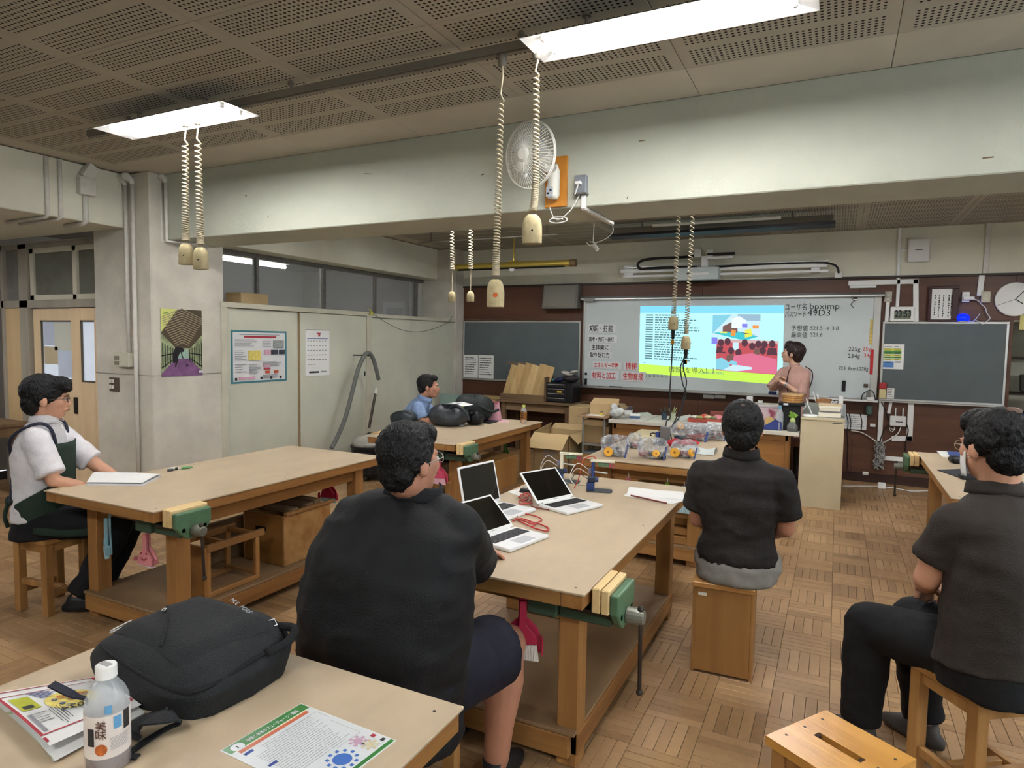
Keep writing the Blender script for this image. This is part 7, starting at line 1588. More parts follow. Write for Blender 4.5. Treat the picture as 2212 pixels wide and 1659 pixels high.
# ---- bags on the back bench
m_gbag = mat('bag_charcoal',(52,56,60),.45,var=.3,scale=12,bump=.4,bscale=40); m_kbag = mat('bag_black',(20,20,22),.4,var=.3,scale=20,bump=.5,bscale=40); m_olive = mat('bag_olive',(40,45,43),.7,var=.2,scale=14,bump=.3,bscale=60)
def softbag(name,label,px_,py_,size,m,seed,n=3.0,handle=None,rz=0):
    p = onz(px_,py_,B); t = thing(name,label,'bag',(p.x,p.y+size[1]*.4,B),rz)
    def fn(u,v):
        th, ph = 2*PI*u, PI*v; c,s = math.cos(th),math.sin(th); k=(abs(c)**n+abs(s)**n)**(-1/n); q=math.sin(ph)**.5; w=1+.05*math.sin(5*th+seed)*math.sin(2*ph)+.03*math.sin(13*th+3*ph+seed)
        return Vector((size[0]/2*c*k*q*w,size[1]/2*s*k*q*w,size[2]*(.5-.5*math.cos(ph))*(1+.1*math.sin(2*th+seed))+.0015))
    mk('body', MB().grid(fn,36,16), m, t, smooth=True)
    if handle: mk('strap', MB().tube(smoothpath([Vector(q) for q in handle],5),.014,8), m, t, smooth=True)
    return t
softbag('shoulder_bag','large charcoal shoulder bag under a white paper on the back bench',955,922,(.38,.3,.19),m_gbag,1,handle=[(.05,-.05,.18),(.15,-.1,.22),(.25,-.1,.16),(.28,-.08,.08)])
softbag('rucksack','olive and black rucksack behind the charcoal bag on the back bench',1010,912,(.42,.3,.26),m_olive,2,handle=[(.08,-.1,.2),(.18,-.12,.16),(.25,-.05,.12),(.3,.0,.14)])
softbag('plastic_sack','small glossy black plastic sack beside the green capped bottle',1019,919,(.17,.16,.13),m_kbag,3)
softbag('black_sack','black bag with a strap right of the olive rucksack',1040,905,(.26,.2,.14),m_kbag,4,handle=[(.02,-.05,.1),(.1,-.08,.13),(.17,-.05,.1)])
softbag('dark_bag','dark bag beside the seated man in blue at the left of the back bench',862,922,(.26,.2,.14),mat('bag_teal_black',(28,36,40),.5),5)
p = onz(968,922,B); t = thing('paper_sheet','white printed paper lying on the charcoal shoulder bag','paper',(p.x,p.y+.15,B+.215)); mk('sheet', MB().grid(lambda u,v: Vector((-.14+.28*u,-.1+.2*v,.012*math.sin(PI*u)-.02*abs(u-.5))),8,6), m_paper, t, smooth=True); mk('print', MB().cbox((.03,-.02,.012),(.05,.02,.002)), m_ink, t)
t = bottle('tea_bottle','dark drink bottle with a lime cap in front of the charcoal bag',*onz(997,921,B)[:2],B,.2,.034,mat('cap_lime',(176,206,90),.4),mat('dark_tea',(44,34,20),.1),.7,mat('dark_label',(38,32,26),.5),(.1,.7))
t = bottle('tea_bottle','amber tea bottle with a pale yellow cap alone on the back bench',*onz(1131,914,B)[:2],B,.19,.034,mat('cap_paleyellow',(214,220,120),.4),mat('amber_tea',(190,120,40),.08,alpha=.8),.66,mat('amber_label',(150,96,34),.4,alpha=.8),(.2,.62))
for k in range(4): mk('label_mark', MB().cbox((0.003*(k%2),-.0352,.06+.022*k),(.03-.006*(k%2),.002,.008)), m_ink, t)
t = thing('gift_bag','pink paper bag with a folded top on the back bench','bag',(onz(1063,910,B).x,onz(1063,910,B).y+.05,B)); m_pink = mat('pink_paper',(214,160,170),.6)
mk('bag', MB().add([(-.07,-.045,0),(.07,-.045,0),(.07,.045,0),(-.07,.045,0),(-.045,-.01,.2),(.05,-.01,.2),(.05,.012,.2),(-.045,.012,.2)],[(3,2,1,0),(4,5,6,7),(0,1,5,4),(1,2,6,5),(2,3,7,6),(3,0,4,7)]), m_pink, t, bevel=.003); mk('fold', MB().cbox((.0,0,.195),(.1,.03,.022)), mat('pink_fold',(190,110,120),.6), t)
flat('tablet_case','dark grey flat folder in front of the pink bag','folder',pxpoly(B,(1035,911),(1058,916),(1078,911),(1050,905)),B,m_gbag,.012)
flat('pink_sheet','pink sheets lying right of the pink bag','paper',pxpoly(B,(1070,912),(1098,913),(1102,909),(1078,906)),B,mat('pink_sheet',(226,190,194),.6),.003)
onbox('white_tissue_pack','white and pink tissue pack behind the olive rucksack','pack',*onz(1042,906,B)[:2],B,(.12,.1,.12),mat('tissue',(214,206,206),.5,var=.3,scale=18,c2=(200,120,130),vthr=(.55,.65)),.3,.02)
flat('plywood_offcut','thin plywood offcut lying across the left end of the back bench','board',pxpoly(B,(800,938),(850,924),(936,918),(930,926),(880,932)),B,m_pl,.008)
# ---- right bench
flat('leaflet','white and blue leaflet at the far end of the right bench','leaflet',pxpoly(B,(2023,975),(2035,987),(2078,989),(2085,978)),B,m_paper,.004)
flat('leaflet','blue printed booklet overlapping the white leaflet on the right bench','booklet',pxpoly(B+.005,(2046,976),(2052,987),(2082,990),(2110,980)),B+.005,mat('leaflet_blue',(70,90,150),.4,var=.3,scale=20),.006)
flat('mouse_pad','dark grey mouse pad on the right bench','mouse pad',pxpoly(B,(2024,1016),(2070,1032),(2118,1026),(2078,1014)),B,mat('pad_dark',(48,50,54),.7),.005)
onbox('black_pouch','black pouch on the right bench behind the mouse pad','pouch',*onz(2078,1001,B)[:2],B,(.16,.1,.05),m_kbag,.2,.015)
onbox('phone_case','black case with a pale edge in front of the mouse pad','case',*onz(2100,1036,B)[:2],B,(.14,.08,.03),m_blk,.1,.006)
t = flat('grey_notebook','grey notebook leaning beside the mouse pad','notebook',pxpoly(B,(2086,1022),(2112,1028),(2118,1012),(2092,1006)),B+.006,mat('notebook_grey',(160,164,168),.5),.01)
# ---- dustpan sets and under-bench things
def dustpan(x, y, ztop, label, c, brush=(206,200,190), h=.26, rz=0, face=False):
    t = thing('dustpan_set', label, 'dustpan', (x,y,ztop), rz, 'dustpan and brush sets hanging under the benches'); m = mat('dustpan_%d' % c[0], c, .4)
    mk('hanging_cord', MB().tube([(0,0,-.015),(0,0,.03)], .003, 5), m_pipe, t)
    q = [(-.016,0),(.016,0),(.016,-.09),(.03,-.1),(.06,-.13),(.075,-.17),(.08,-h),(-.08,-h),(-.075,-.17),(-.06,-.13),(-.03,-.1),(-.016,-.09)]
    mk('pan', MB().prism([(a*.95,b_) for a,b_ in q], -.012, -.002, 1), m, t, bevel=.003)
    for s in (-1,1): mk('pan_side', MB().prism([(s*.072,-.15),(s*.078,-.16),(s*.078,-h),(s*.072,-h)], -.035, -.012, 1), m, t)
    b_ = mk('brush', MB().prism([(-.012,-.02),(.012,-.02),(.014,-.11),(.05,-.15),(.056,-.185),(-.056,-.185),(-.05,-.15),(-.014,-.11)], -.034, -.016, 1), m, t, bevel=.003)
    mk('bristles', MB().prism([(-.054,-.186),(.054,-.186),(.062,-h-.022),(-.05,-h-.01)], -.036, -.016, 1), mat('bristle_%d' % brush[0], brush, .9, bump=.8, bscale=180, stretch=(1,1,.1)), b_)
    if face:
        f = MB(); f.tube(arc((0,-.0365,-.135),.02,PI*1.15,PI*1.85,8),.003,5)
        for s in (-1,1): f.cbox((s*.018,-.0365,-.12),(.008,.003,.01))
        mk('smile', f, mat('smile_red',(150,50,60),.5), b_)
    return t
def hang(x, y, Y): p = ony(x,y,Y); return p.x, Y, p.z
dustpan(*hang(322,1143,2.2),'pale pink dustpan with a smiling brush under the left bench',(206,130,136),(214,196,196),.17,.1,True)
dustpan(*hang(240,1110,2.13),'pale blue brush and pan edge on hanging by the left bench leg',(120,160,170),(170,200,204),.2,-.5)
dustpan(*hang(1130,1280,2.16),'crimson dustpan with white bristles under the laptop bench, right one',(166,36,66),h=.225,rz=.44)
dustpan(*hang(990,1255,2.14),'crimson dustpan beside the arm of the large man in black',(160,34,62),h=.2,rz=.3)
dustpan(*hang(950,985,4.66),'pink dustpan hanging at the near end of the back bench',(196,70,96),(220,170,180),.22,.3)
dustpan(*hang(712,1020,3.72),'crimson dustpan at the far end of the left bench',(170,30,60),(170,30,60),.2,.2)
t = dustpan(*hang(1358,1030,4.65),'pink short brush hanging under the front bench',(206,120,160),(206,120,160),.12)
t = dustpan(*hang(1442,1042,4.65),'lime green brush hanging under the front bench',(130,170,50),(120,160,50),.14)
dustpan(*hang(1478,1050,4.65),'pale blue brush under the front bench beside the brown shirted man',(150,186,190),(170,196,200),.12)
dustpan(*hang(1095,950,6.1),'green dust brush under the far end of the back bench',(86,120,50),(86,120,50),.2,-.5)
SZ = .151
# frame stool lying under the left bench and open crate
fs = thing('stool_frame','bare wooden stool frame standing on the shelf of the left bench','stool frame',(-3.18,2.58,SZ))
m_fs = wood('frame_wood',(122,84,44),(152,110,62),axis=1,sc_=12,rough=.55)
mk('end_panel', MB().box((-.14,-.185,0),(.14,-.165,.29)), m_dfront, fs, bevel=.003)
for x in (-.12,.125):
    mk('top_rail', MB().box((x-.014,-.165,.255),(x+.014,.24,.295)), m_fs, fs, bevel=.003); mk('bottom_rail', MB().box((x-.014,-.165,0),(x+.014,.2,.03)), m_fs, fs, bevel=.003)
    mk('post', MB().box((x-.014,.17,.03),(x+.014,.2,.255)), m_leg, fs, bevel=.003); mk('post', MB().box((x-.014,-.165,.03),(x+.014,-.14,.255)), m_leg, fs, bevel=.003)
for y in (-.02,.185): mk('cross_bar', MB().box((-.106,y-.012,.26),(.111,y+.012,.285)), m_edgex, fs, bevel=.002)
mk('cross_bar', MB().box((-.106,.17,.03),(.111,.19,.05)), m_edgex, fs, bevel=.002)
cr = thing('wooden_crate','worn open plywood crate on the shelf of the left bench','crate',(-3.24,3.2,SZ))
m_cr = mat('worn_ply',(140,96,48),.6,var=.3,scale=9,c2=(176,136,86))
mk('side_panel', MB().box((.165,-.21,0),(.18,.21,.32)), m_cr, cr, bevel=.003); mk('side_panel', MB().box((-.18,-.21,0),(-.165,.21,.32)), m_cr, cr, bevel=.003)
mk('end_panel', MB().box((-.165,-.21,0),(.165,-.195,.32)), m_dfront, cr, bevel=.003); mk('end_panel', MB().box((-.165,.195,0),(.165,.21,.32)), m_dfront, cr, bevel=.003)
mk('rim_bar', MB().box((.165,-.2,.32),(.195,.24,.34)), m_fs, cr, bevel=.003); mk('hand_hole', MB().cbox((-.02,-.211,.22),(.09,.003,.025)), m_dark, cr)
for k, (z, y) in enumerate(((.33,-.08),(.335,.05),(.35,.12))): mk('plank_offcut', MB().box((-.17,y-.03,z-.02),(.15,y+.03,z+.012)), m_old, cr, bevel=.003)
onbox('dark_plank','dark upright board leaning behind the worn crate','board',-3.5,2.95,SZ,(.04,.4,.26),m_old)
onbox('storage_crate','dark wooden crate on the shelf at the far end of the laptop bench','crate',-1.35,3.3,SZ,(.4,.4,.25),m_dfront)
# under back and front benches
onbox('wooden_crate','tan plywood crate on the shelf of the back bench, right one','crate',-3.0,5.55,SZ,(.3,.7,.3),m_ply)
onbox('wooden_crate','dark open crate on the shelf of the back bench, left one','crate',-3.4,5.0,SZ,(.34,.5,.28),m_old)
stool(-3.05,4.82,.1,.4,'wooden stool pushed under the near end of the back bench')
for k, (x, y, w, n) in enumerate(((-1.3,4.85,.3,'lowest'),(-1.25,4.87,.28,'middle'),(-1.32,4.9,.26,'topmost'))): onbox('board_stack','stacked brown board on the front bench shelf, %s of three' % n,'board',x+.3,y,SZ+.06*k+.0005*k,(.5,w,.055),m_edgex)
onbox('wooden_crate','orange brown crate on the shelf of the front bench','crate',-1.2,5.6,SZ,(.5,.6,.3),m_dfront)
# wooden desk at the left edge by the doors
t = thing('side_desk','old wooden desk at the left edge by the tan doors','desk',(-7.55,3.3,0)); 
mk('desk_top', MB().box((-8.2,2.95,.70),(-6.98,3.6,.73)), m_old, t, world=True, bevel=.004); mk('apron', MB().box((-8.15,3.0,.6),(-7.02,3.55,.70)), m_old, t, world=True)
for x in (-8.1,-7.06):
    for y in (3.02,3.5): mk('leg', MB().box((x-.03,y-.03,0),(x+.03,y+.03,.6)), m_old, t, world=True, bevel=.003)
# ---------------------------------------------------------------- on the beam, the column and the cupboards
BY = 3.735
a, b_, c = ony(1179,450,BY), ony(1228,337,BY), ony(1133,337,BY-.3)
fan = thing('wall_fan','white oscillating wall fan on an orange wooden board on the beam','fan',(a.x,BY,a.z))
m_fanw = mat('fan_white',(222,220,208),.45); m_board = wood('fan_board',(176,112,36),(196,132,50),axis=2,sc_=9,rough=.4)
mk('mounting_board', MB().box((a.x,BY-.018,a.z),(b_.x,BY,b_.z)), m_board, fan, world=True, bevel=.002)
q = ony(1201,437,BY); q1 = ony(1198,370,BY)
mk('column', MB().tube([(q.x,BY-.05,q.z+.01),(q.x+.002,BY-.05,q.z+.03),(q.x+.004,BY-.05,q1.z-.02),(q.x+.004,BY-.07,q1.z+.02)],[.03,.038,.036,.03],16), m_fanw, fan, world=True, smooth=True)
mk('control_panel', MB().cbox((q.x-.006,BY-.09,q.z+.045),(.045,.006,.06)), mat('fan_panel',(176,180,186),.3), fan, world=True, bevel=.004)
for k in range(2): mk('dial', MB().cyl((q.x-.012+.016*k,BY-.094,q.z+.035+.018*k),(q.x-.012+.016*k,BY-.1,q.z+.035+.018*k),.006,n=10), m_ink, fan, world=True)
HC = ond(1147,335,1); HCy = BY-.27; HC = ony(1147,335,HCy); d = (Vector((-.3,-.94,-.1))).normalized()
mk('motor', MB().tube([HC-d*-.0+d*.02, HC-d*.04, HC-d*.13, HC-d*.16],[.05,.06,.05,.03],18), m_fanw, fan, world=True, smooth=True)
mk('neck', MB().tube([HC-d*.1, HC-d*.12+Vector((0,0,-.06)), Vector((q.x+.004,BY-.07,q1.z))],[.025,.025,.03],12), m_fanw, fan, world=True, smooth=True)
Rf = d.to_track_quat('Z','Y').to_matrix(); FR = .185
def rw(p): return HC+Rf @ Vector(p)
g = MB()
for rr, z in ((FR,.0),(FR,.012)): g.tube([rw((rr*math.cos(i*PI/24),rr*math.sin(i*PI/24),z)) for i in range(49)], .0045, 6, cap=False)
mk('guard_rim', g, m_fanw, fan, world=True, smooth=True)
gw = MB()
for i in range(60):
    a_ = i*PI/30; ca, sa = math.cos(a_), math.sin(a_)
    gw.tube([rw((.04*ca,.04*sa,.066)), rw((.09*ca,.09*sa,.06)), rw((.13*ca,.13*sa,.042)), rw((FR*ca,FR*sa,.008))], .0019, 4, cap=False)
    gw.tube([rw((.05*ca,.05*sa,-.05)), rw((.11*ca,.11*sa,-.045)), rw((FR*ca,FR*sa,.0))], .0012, 4, cap=False)
gw.tube([rw((.1*math.cos(i*PI/20),.1*math.sin(i*PI/20),.058)) for i in range(41)], .0014, 5, cap=False)
mk('wire_guard', gw, m_fanw, fan, world=True)['kind'] = 'stuff'
mk('guard_badge', MB().tube([rw((0,0,.062)), rw((0,0,.07)), rw((0,0,.078))],[.043,.043,.03],24), m_fanw, fan, world=True, bevel=.002)
m_blade = mat('fan_blade',(196,200,200),.3,alpha=.62)
for k in range(3):
    def bl(u, v, k=k): r_ = .03+.1*u; an = k*2*PI/3+(v-.5)*(1.15-.25*u)+.35*u; return rw((r_*math.cos(an),r_*math.sin(an),.012+.03*(v-.5)))
    mk('blade', MB().grid(bl,8,8), m_blade, fan, world=True, smooth=True)
mk('pull_tag', MB().cbox(tuple(rw((.02,-.12,.07))),(.012,.003,.018)), m_paper, fan, world=True)
p = [Vector((ony(x,y,BY-.02).x,BY-.025,ony(x,y,BY-.02).z)) for x,y in ((1188,448),(1193,462),(1197,470),(1205,475),(1215,472),(1222,465),(1235,452),(1248,430),(1254,415))]
tag(mk('fan_cord', MB().tube(smoothpath(p,5),.0035,6).tube(smoothpath([p[3]+Vector((dx_,-.004,dz_2)) for dx_,dz_2 in ((-.05,0),(-.02,.015),(.05,.01),(.06,-.01),(.0,-.02),(-.05,-.008),(-.03,.008),(.04,.0))],5),.0035,6), m_white, smooth=True), 'white fan cord bundled into a bow under the beam edge','cord')
a, b_ = ony(1246,421,BY), ony(1271,380,BY)
t = thing('outlet_box','grey metal outlet box with a white plug on the beam right of the fan','outlet',(a.x,BY,a.z)); mk('box', MB().box((a.x,BY-.045,a.z),(b_.x,BY,b_.z)), mat('outlet_box_grey',(140,144,150),.35,metal=.4), t, world=True, bevel=.003); mk('flange', MB().box((a.x-.004,BY-.05,a.z-.008),(b_.x+.006,BY,a.z)), mat('flange_dark',(96,92,84),.5), t, world=True)
m_ = ony(1257,400,BY); mk('plug', MB().cbox((m_.x,BY-.06,m_.z),(.035,.03,.018)), m_white, t, world=True, bevel=.003); mk('plug_lead', MB().tube(smoothpath([(m_.x,BY-.065,m_.z-.01),(m_.x-.006,BY-.07,m_.z-.04),(m_.x-.02,BY-.06,a.z-.01)],4),.004,6), m_white, t, world=True)
c = ony(1262,452,BY); mk('conduit', MB().box((c.x-.014,BY-.022,2.385),(c.x+.014,BY,a.z-.008)), m_white, t, world=True, bevel=.003)
P0 = Vector((c.x,BY-.01,2.388)); P1 = onz(1322,483,2.388)
mk('soffit_duct', MB().beam(P0,P1,.03,.02), m_pipe, t, world=True, bevel=.003)
hp_ = [P1, P1+Vector((.01,.02,-.06)), onz(1310,510,2.388)*1.0]
e1 = ony(1282,528,P1.y); tag(mk('hanging_wire', MB().tube(smoothpath([P1+Vector((0,0,-.003)),ony(1324,500,P1.y),ony(1310,515,P1.y),ony(1292,523,P1.y),e1],5),.003,6).tube(smoothpath([ony(1283,482,P1.y),ony(1282,505,P1.y),ony(1281,525,P1.y)],4),.003,6).cyl(e1,e1+Vector((.03,0,-.04)),.014,n=8).tube(smoothpath([e1+Vector((-.05,0,.015)),e1+Vector((-.02,0,-.01)),e1+Vector((.01,0,.012)),e1+Vector((-.03,0,.02))],4),.004,6), m_pipe), 'small tied cord and connector dangling behind the beam right of the fan','cord')
# scuffs on the beam
for k,(x,y,x1,y1,w) in enumerate(((1380,305,1394,303,.006),(788,375,805,376,.004),(2122,342,2147,339,.006),(1354,430,1357,424,.005),(529,421,533,424,.006),(578,466,581,470,.006),(1040,378,1046,376,.007),(1262,471,1278,472,.008))):
    P, Q = ony(x,y,BY), ony(x1,y1,BY)
    if k < 7: mk('scuff_mark', MB().beam((P.x,BY-.0008,P.z),(Q.x,BY-.0008,Q.z),.001,w,up=(0,0,1)), mat('scuff',(110,92,64),.8), bpy.data.objects['trim_2'])
# conduits on the column and the beam end
CYY = 3.61
def pipe(label, pts, r=.016, cap=None, m=m_pipe):
    t = thing('painted_conduit', label, 'conduit', pts[0]); mk('pipe', MB().tube(pts, r, 12), m, t, world=True, smooth=True)
    if cap: mk('elbow', MB().tube(cap,[r*1.9,r*2.1,r*1.6,r*1.15],12), m, t, world=True, smooth=True)
    return t
for k, (x, n, zb_) in enumerate(((275,'left one ending in the switch box',None),(290,'right one running down to the floor',0.0))):
    P = ony(x,400,CYY); x_ = P.x; y_ = CYY-.018
    zb2 = ony(278,764,CYY).z if zb_ is None else 0
    pipe('white conduit on the column front, '+n, [Vector((x_,y_,2.86)), Vector((x_,y_,zb2))], .017, [Vector((x_-.06,y_-.02,CEIL-.01)), Vector((x_-.05,y_-.02,CEIL-.03)), Vector((x_-.01,y_,2.885)), Vector((x_,y_,2.85))])
for k, (x, n) in enumerate(((351,'left'),(362,'right'))):
    P = ony(x,420,BY); pipe('white painted conduit on the left end of the cross beam, %s of the pair' % n, [Vector((P.x,BY-.016,2.88)), Vector((P.x,BY-.016,2.39)), Vector((P.x+.1,BY+.3,2.386))], .015, [Vector((P.x-.05,BY-.02,CEIL-.01)), Vector((P.x-.04,BY-.02,CEIL-.03)), Vector((P.x-.01,BY-.016,2.9)), Vector((P.x,BY-.016,2.87))])
BXL = -5.5
for k, (x0,y0,y1,n) in enumerate(((97,345,468,'farthest left on the entrance beam'),(126,349,473,'beside it, nearer the column'))):
    P, Q = onx(x0,y0,BXL), onx(x0+3,y1,BXL); pipe('white painted conduit '+n, [Vector((BXL+.016,P.y,CEIL-.01)), Vector((BXL+.016,P.y,2.5)), Vector((BXL-.02,P.y,2.486)), Vector((BXL-.6,P.y+.02,2.486))], .015)
P = onx(181,420,BXL); t = pipe('thick white conduit with a junction box on the entrance beam', [Vector((BXL+.02,P.y,2.7)), Vector((BXL+.02,P.y,2.5)), Vector((BXL-.02,P.y,2.482)), Vector((BXL-.3,P.y+.02,2.482))], .02)
a, b_ = onx(165,419,BXL), onx(199,388,BXL); mk('junction_box', MB().box((BXL,a.y,a.z),(BXL+.06,b_.y,b_.z)), m_pipe, t, world=True, bevel=.006)
mk('upper_duct', MB().beam((BXL+.03,(a.y+b_.y)/2-.01,b_.z-.005),(BXL+.05,(a.y+b_.y)/2+.05,CEIL),.05,.09,up=(0,1,0)), m_pipe, t, world=True, bevel=.004)
a, b_ = ony(259,791,CYY), ony(291,762,CYY); t = thing('switch_box','cream switch box on the front of the column','switch',(a.x,CYY,a.z)); mk('case', MB().box((a.x,CYY-.06,a.z),(b_.x,CYY,b_.z)), mat('switch_cream',(196,192,172),.5), t, world=True, bevel=.006, seg=2)
for k in range(2): mk('rocker', MB().box((a.x+.02,CYY-.064,a.z+.014+.045*k),(a.x+.085,CYY-.058,a.z+.048+.045*k)), mat('rocker_grey',(120,116,100),.4), t, world=True, bevel=.003)
a, b_ = ony(238,845,CYY), ony(258,816,CYY); t = thing('switch_plate','dark metal plate with four pale switches on the column','switch',(a.x,CYY,a.z)); mk('plate', MB().box((a.x,CYY-.008,a.z),(b_.x,CYY,b_.z)), mat('plate_bronze',(96,84,72),.4,metal=.5), t, world=True, bevel=.002)
for i in range(2):
    for j in range(2): mk('toggle', MB().box((a.x+.014+.033*i,CYY-.016,a.z+.025+.05*j),(a.x+.038+.033*i,CYY-.006,a.z+.06+.05*j)), m_pipe, t, world=True, bevel=.002)
# poster on the column: a covered bridge seen from inside with someone sweeping
XP = XC+.004
def P3(x, y, o=0): p = onx(x,y,XP); return Vector((XP+o,p.y,p.z))
pc = [P3(349,812),P3(437,810),P3(437,671),P3(345,667)]
po = thing('bridge_poster','tall colour poster of a covered wooden walkway with a bent sweeping figure on the column','poster',(XP,(pc[0].y+pc[1].y)/2,pc[0].z))
Wp, Hp = pc[1].y-pc[0].y, pc[2].z-pc[1].z; y0_, z0_ = pc[0].y, pc[1].z
def pt(u, v, o=0): return Vector((XP+.002+o,y0_+Wp*u,z0_+Hp*v))
mk('sheet', MB().box((XC+.0005,y0_,z0_),(XP+.002,y0_+Wp,z0_+Hp)), mat('poster_base',(150,160,120),.45,var=.5,scale=16), po, world=True)
pl = [0]
def pp_(poly, m, name='print'): pl[0] += 1; return mk(name, MB().add([pt(u,v,.0004*pl[0]) for u,v in poly],[list(range(len(poly)))]), m, po, world=True)
m_roof = mat('poster_roof',(74,62,44),.5); m_lime = mat('poster_lime',(206,210,120),.5); m_deck = mat('poster_deck',(124,84,124),.5,var=.3,scale=14); m_sil = mat('poster_black',(20,18,24),.5)
pp_([(0,.66),(0,1),(.4,1),(.36,.93)],m_lime); pp_([(0,.64),(.36,.97),(.4,1),(1,1),(1,.62),(.7,.42),(.35,.42)],m_roof); pp_([(0,0),(0,.05),(.35,.27),(.66,.27),(1,.05),(1,0)],m_deck); pp_([(.36,.26),(.4,.4),(.64,.4),(.66,.26)],mat('poster_far',(150,176,160),.5))
mb = MB(); pl[0] += 2
for k in range(15):
    v = .45+.036*k; w = .16+.03*k; c0 = .5
    def A_(u, vv): return pt(u, vv, .0004*pl[0])
    L_ = max(0.02,c0-w); R__ = min(.99,c0+w); mb.add([A_(L_,v-.0-.02*k*.3+.0),A_(c0,v+.05),A_(R__,v-.02*k*.3),A_(R__,v+.012-.02*k*.3),A_(c0,v+.064),A_(L_,v+.012-.02*k*.3)],[(0,1,4,5),(1,2,3,4)])
mk('rafters', mb, mat('poster_rafter',(150,136,108),.5), po, world=True)['kind'] = 'stuff'
mb = MB(); pl[0] += 1
for k in range(6):
    u = .02+.06*k; mb.add([pt(u,.12+.02*k,.0004*pl[0]),pt(u+.018,.12+.02*k,.0004*pl[0]),pt(u+.018,.5-.02*k,.0004*pl[0]),pt(u,.5-.02*k,.0004*pl[0])],[(0,1,2,3)])
    u = .97-.06*k; mb.add([pt(u,.12+.02*k,.0004*pl[0]),pt(u+.018,.12+.02*k,.0004*pl[0]),pt(u+.018,.5-.02*k,.0004*pl[0]),pt(u,.5-.02*k,.0004*pl[0])],[(0,1,2,3)])
for a_, b2 in (((.0,.3),(.34,.34)),((1,.3),(.66,.34)),((0,.12),(.34,.27)),((1,.12),(.66,.27))): mb.add([pt(a_[0],a_[1],.0004*pl[0]),pt(b2[0],b2[1],.0004*pl[0]),pt(b2[0],b2[1]+.012,.0004*pl[0]),pt(a_[0],a_[1]+.02,.0004*pl[0])],[(0,1,2,3)])
mk('railings', mb, m_sil, po, world=True)['kind'] = 'stuff'
pp_([(.26,.2),(.38,.2),(.4,.3),(.44,.36),(.52,.36),(.55,.4),(.51,.42),(.42,.43),(.33,.44),(.28,.36)],m_sil); pp_([(.31,.14),(.34,.14),(.37,.22),(.33,.22)],m_sil); pp_([(.44,.37),(.47,.36),(.52,.27),(.5,.26)],m_sil); pp_([(.57,.14),(.64,.15),(.6,.19)],m_sil)
pp_([(.06,.92),(.16,.93),(.16,.95),(.06,.94)],m_leaf); pp_([(.9,.04),(.99,.04),(.99,.07),(.9,.07)],m_lp)
# science poster and calendar on the cupboard panels
def cupsheet(name,label,cat,c0,c1,m,th=.003,xo=.0):
    a, b_ = onx(*c0,XC+xo), onx(*c1,XC+xo); t = thing(name,label,cat,(XC+xo,(a.y+b_.y)/2,b_.z)); mk('sheet', MB().box((XC+xo-.0,a.y,b_.z),(XC+xo+th,b_.y,a.z)), m, t, world=True)
    lay = [0]
    def add(u0,v0,u1,v1,m,name='print'):
        lay[0] += 1; x = XC+xo+th+.0003*lay[0]; W_, H_ = b_.y-a.y, a.z-b_.z
        return mk(name, MB().box((XC+xo+th,a.y+W_*u0,a.z-H_*v1),(x,a.y+W_*u1,a.z-H_*v0)), m, t, world=True)
    return t, add, a, b_
sp_, add, a, b_ = cupsheet('science_poster','white science poster with a teal border on the left cupboard panel','poster',(498,713),(619,822),mat('poster_teal',(60,120,130),.45),.003,-.024)
add(.03,.035,.97,.965,mat('poster_white',(214,214,212),.5),'inner_sheet'); r = random.Random(12)
add(.22,.1,.8,.14,m_nred); add(.14,.07,.86,.085,m_ngrey)
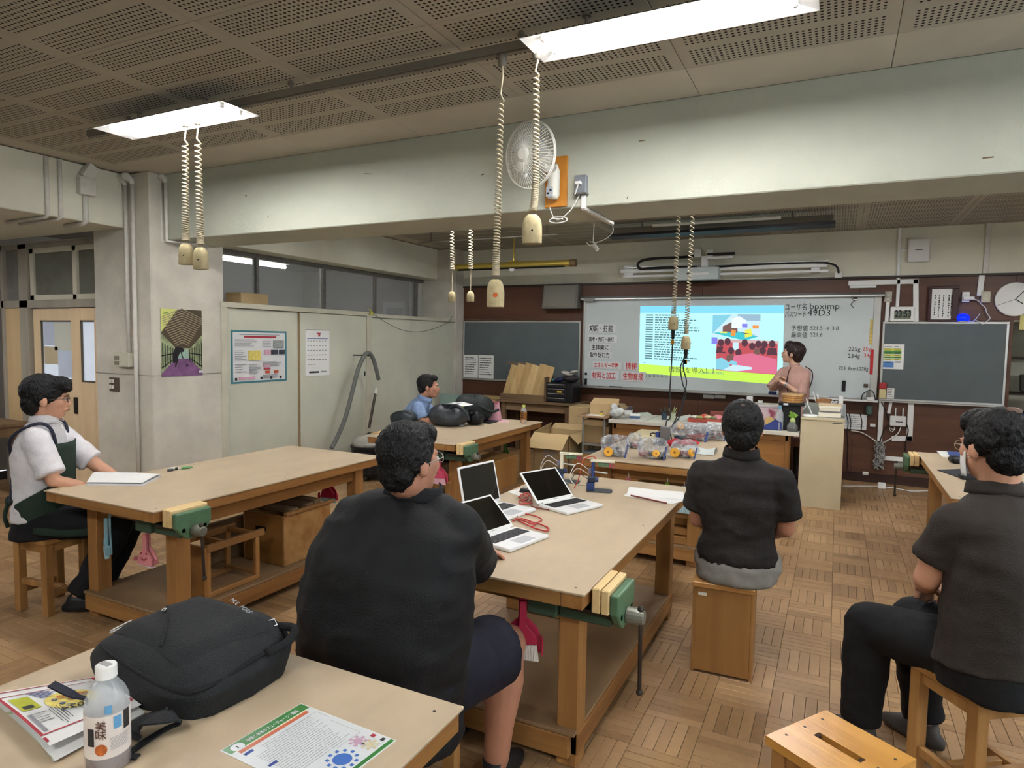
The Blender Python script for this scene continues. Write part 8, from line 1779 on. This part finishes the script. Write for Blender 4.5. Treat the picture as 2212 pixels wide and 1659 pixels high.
for (u0,v0,u1,v1,n) in ((.06,.17,.5,.33,7),(.54,.17,.72,.33,5),(.06,.38,.26,.58,6),(.54,.6,.94,.7,4),(.06,.64,.26,.82,4),(.3,.64,.5,.85,7),(.55,.86,.9,.94,3)):
    for k in range(n): v = v0+(v1-v0)*k/n; add(u0,v,u0+(u1-u0)*r.uniform(.6,1),v+.009,m_ngrey)
add(.74,.18,.93,.33,mat('poster_sketch',(150,154,150),.6,var=.4,scale=60)); add(.29,.38,.5,.57,m_nyel); add(.7,.37,.82,.46,mat('photo_dark',(58,64,74),.5,var=.5,scale=40)); add(.85,.37,.95,.46,mat('photo_dark',(58,64,74),.5,var=.5,scale=40)); add(.57,.37,.68,.46,mat('poster_rose',(206,160,176),.6))
for u,v in ((.55,.66),(.12,.88),(.27,.88)): add(u,v,u+.12,v+.05,mat('poster_rose',(206,160,176),.6))
add(.56,.73,.67,.755,m_nred); add(.59,.78,.66,.83,mat('poster_orange',(196,90,60),.6)); add(.75,.78,.82,.83,mat('poster_orange',(196,90,60),.6))
for u in (.06,.5,.68,.86): add(u,.89,u+.02,.94,m_ink)
cal, add, a, b_ = cupsheet('calendar','white wall calendar with a blue rule on the second cupboard panel','calendar',(659,711),(711,810),m_paper,.006,-.004)
add(.06,.19,.92,.205,mat('cal_blue',(84,110,160),.6)); add(.46,.07,.62,.1,m_nred); add(.52,.09,.6,.15,m_nred); add(.14,.9,.55,.94,m_ink); add(.62,.9,.86,.93,m_ngrey); add(0,0,1,.02,mat('cal_bind',(150,150,150),.5))
for i in range(6):
    for j in range(7):
        if i*7+j < 38: add(.08+.12*j,.24+.1*i,.08+.12*j+.045,.255+.1*i,m_ngrey)
# ---------------------------------------------------------------- lettering becomes plain mesh
bpy.context.view_layer.update()
_dg = bpy.context.evaluated_depsgraph_get()
for o in [o for o in sc.objects if o.type == 'FONT']:
    me = bpy.data.meshes.new_from_object(o.evaluated_get(_dg), preserve_all_data_layers=False, depsgraph=_dg)
    n = bpy.data.objects.new(o.name, me); col.objects.link(n)
    n.parent = o.parent; n.matrix_local = o.matrix_local.copy()
    if o.get('fit'):
        w = max(v.co.x for v in me.vertices)-min(v.co.x for v in me.vertices)
        n.matrix_local = o.matrix_local @ Matrix.Diagonal((o['fit']/w,1,1,1))
    nm = o.name; bpy.data.objects.remove(o); n.name = nm
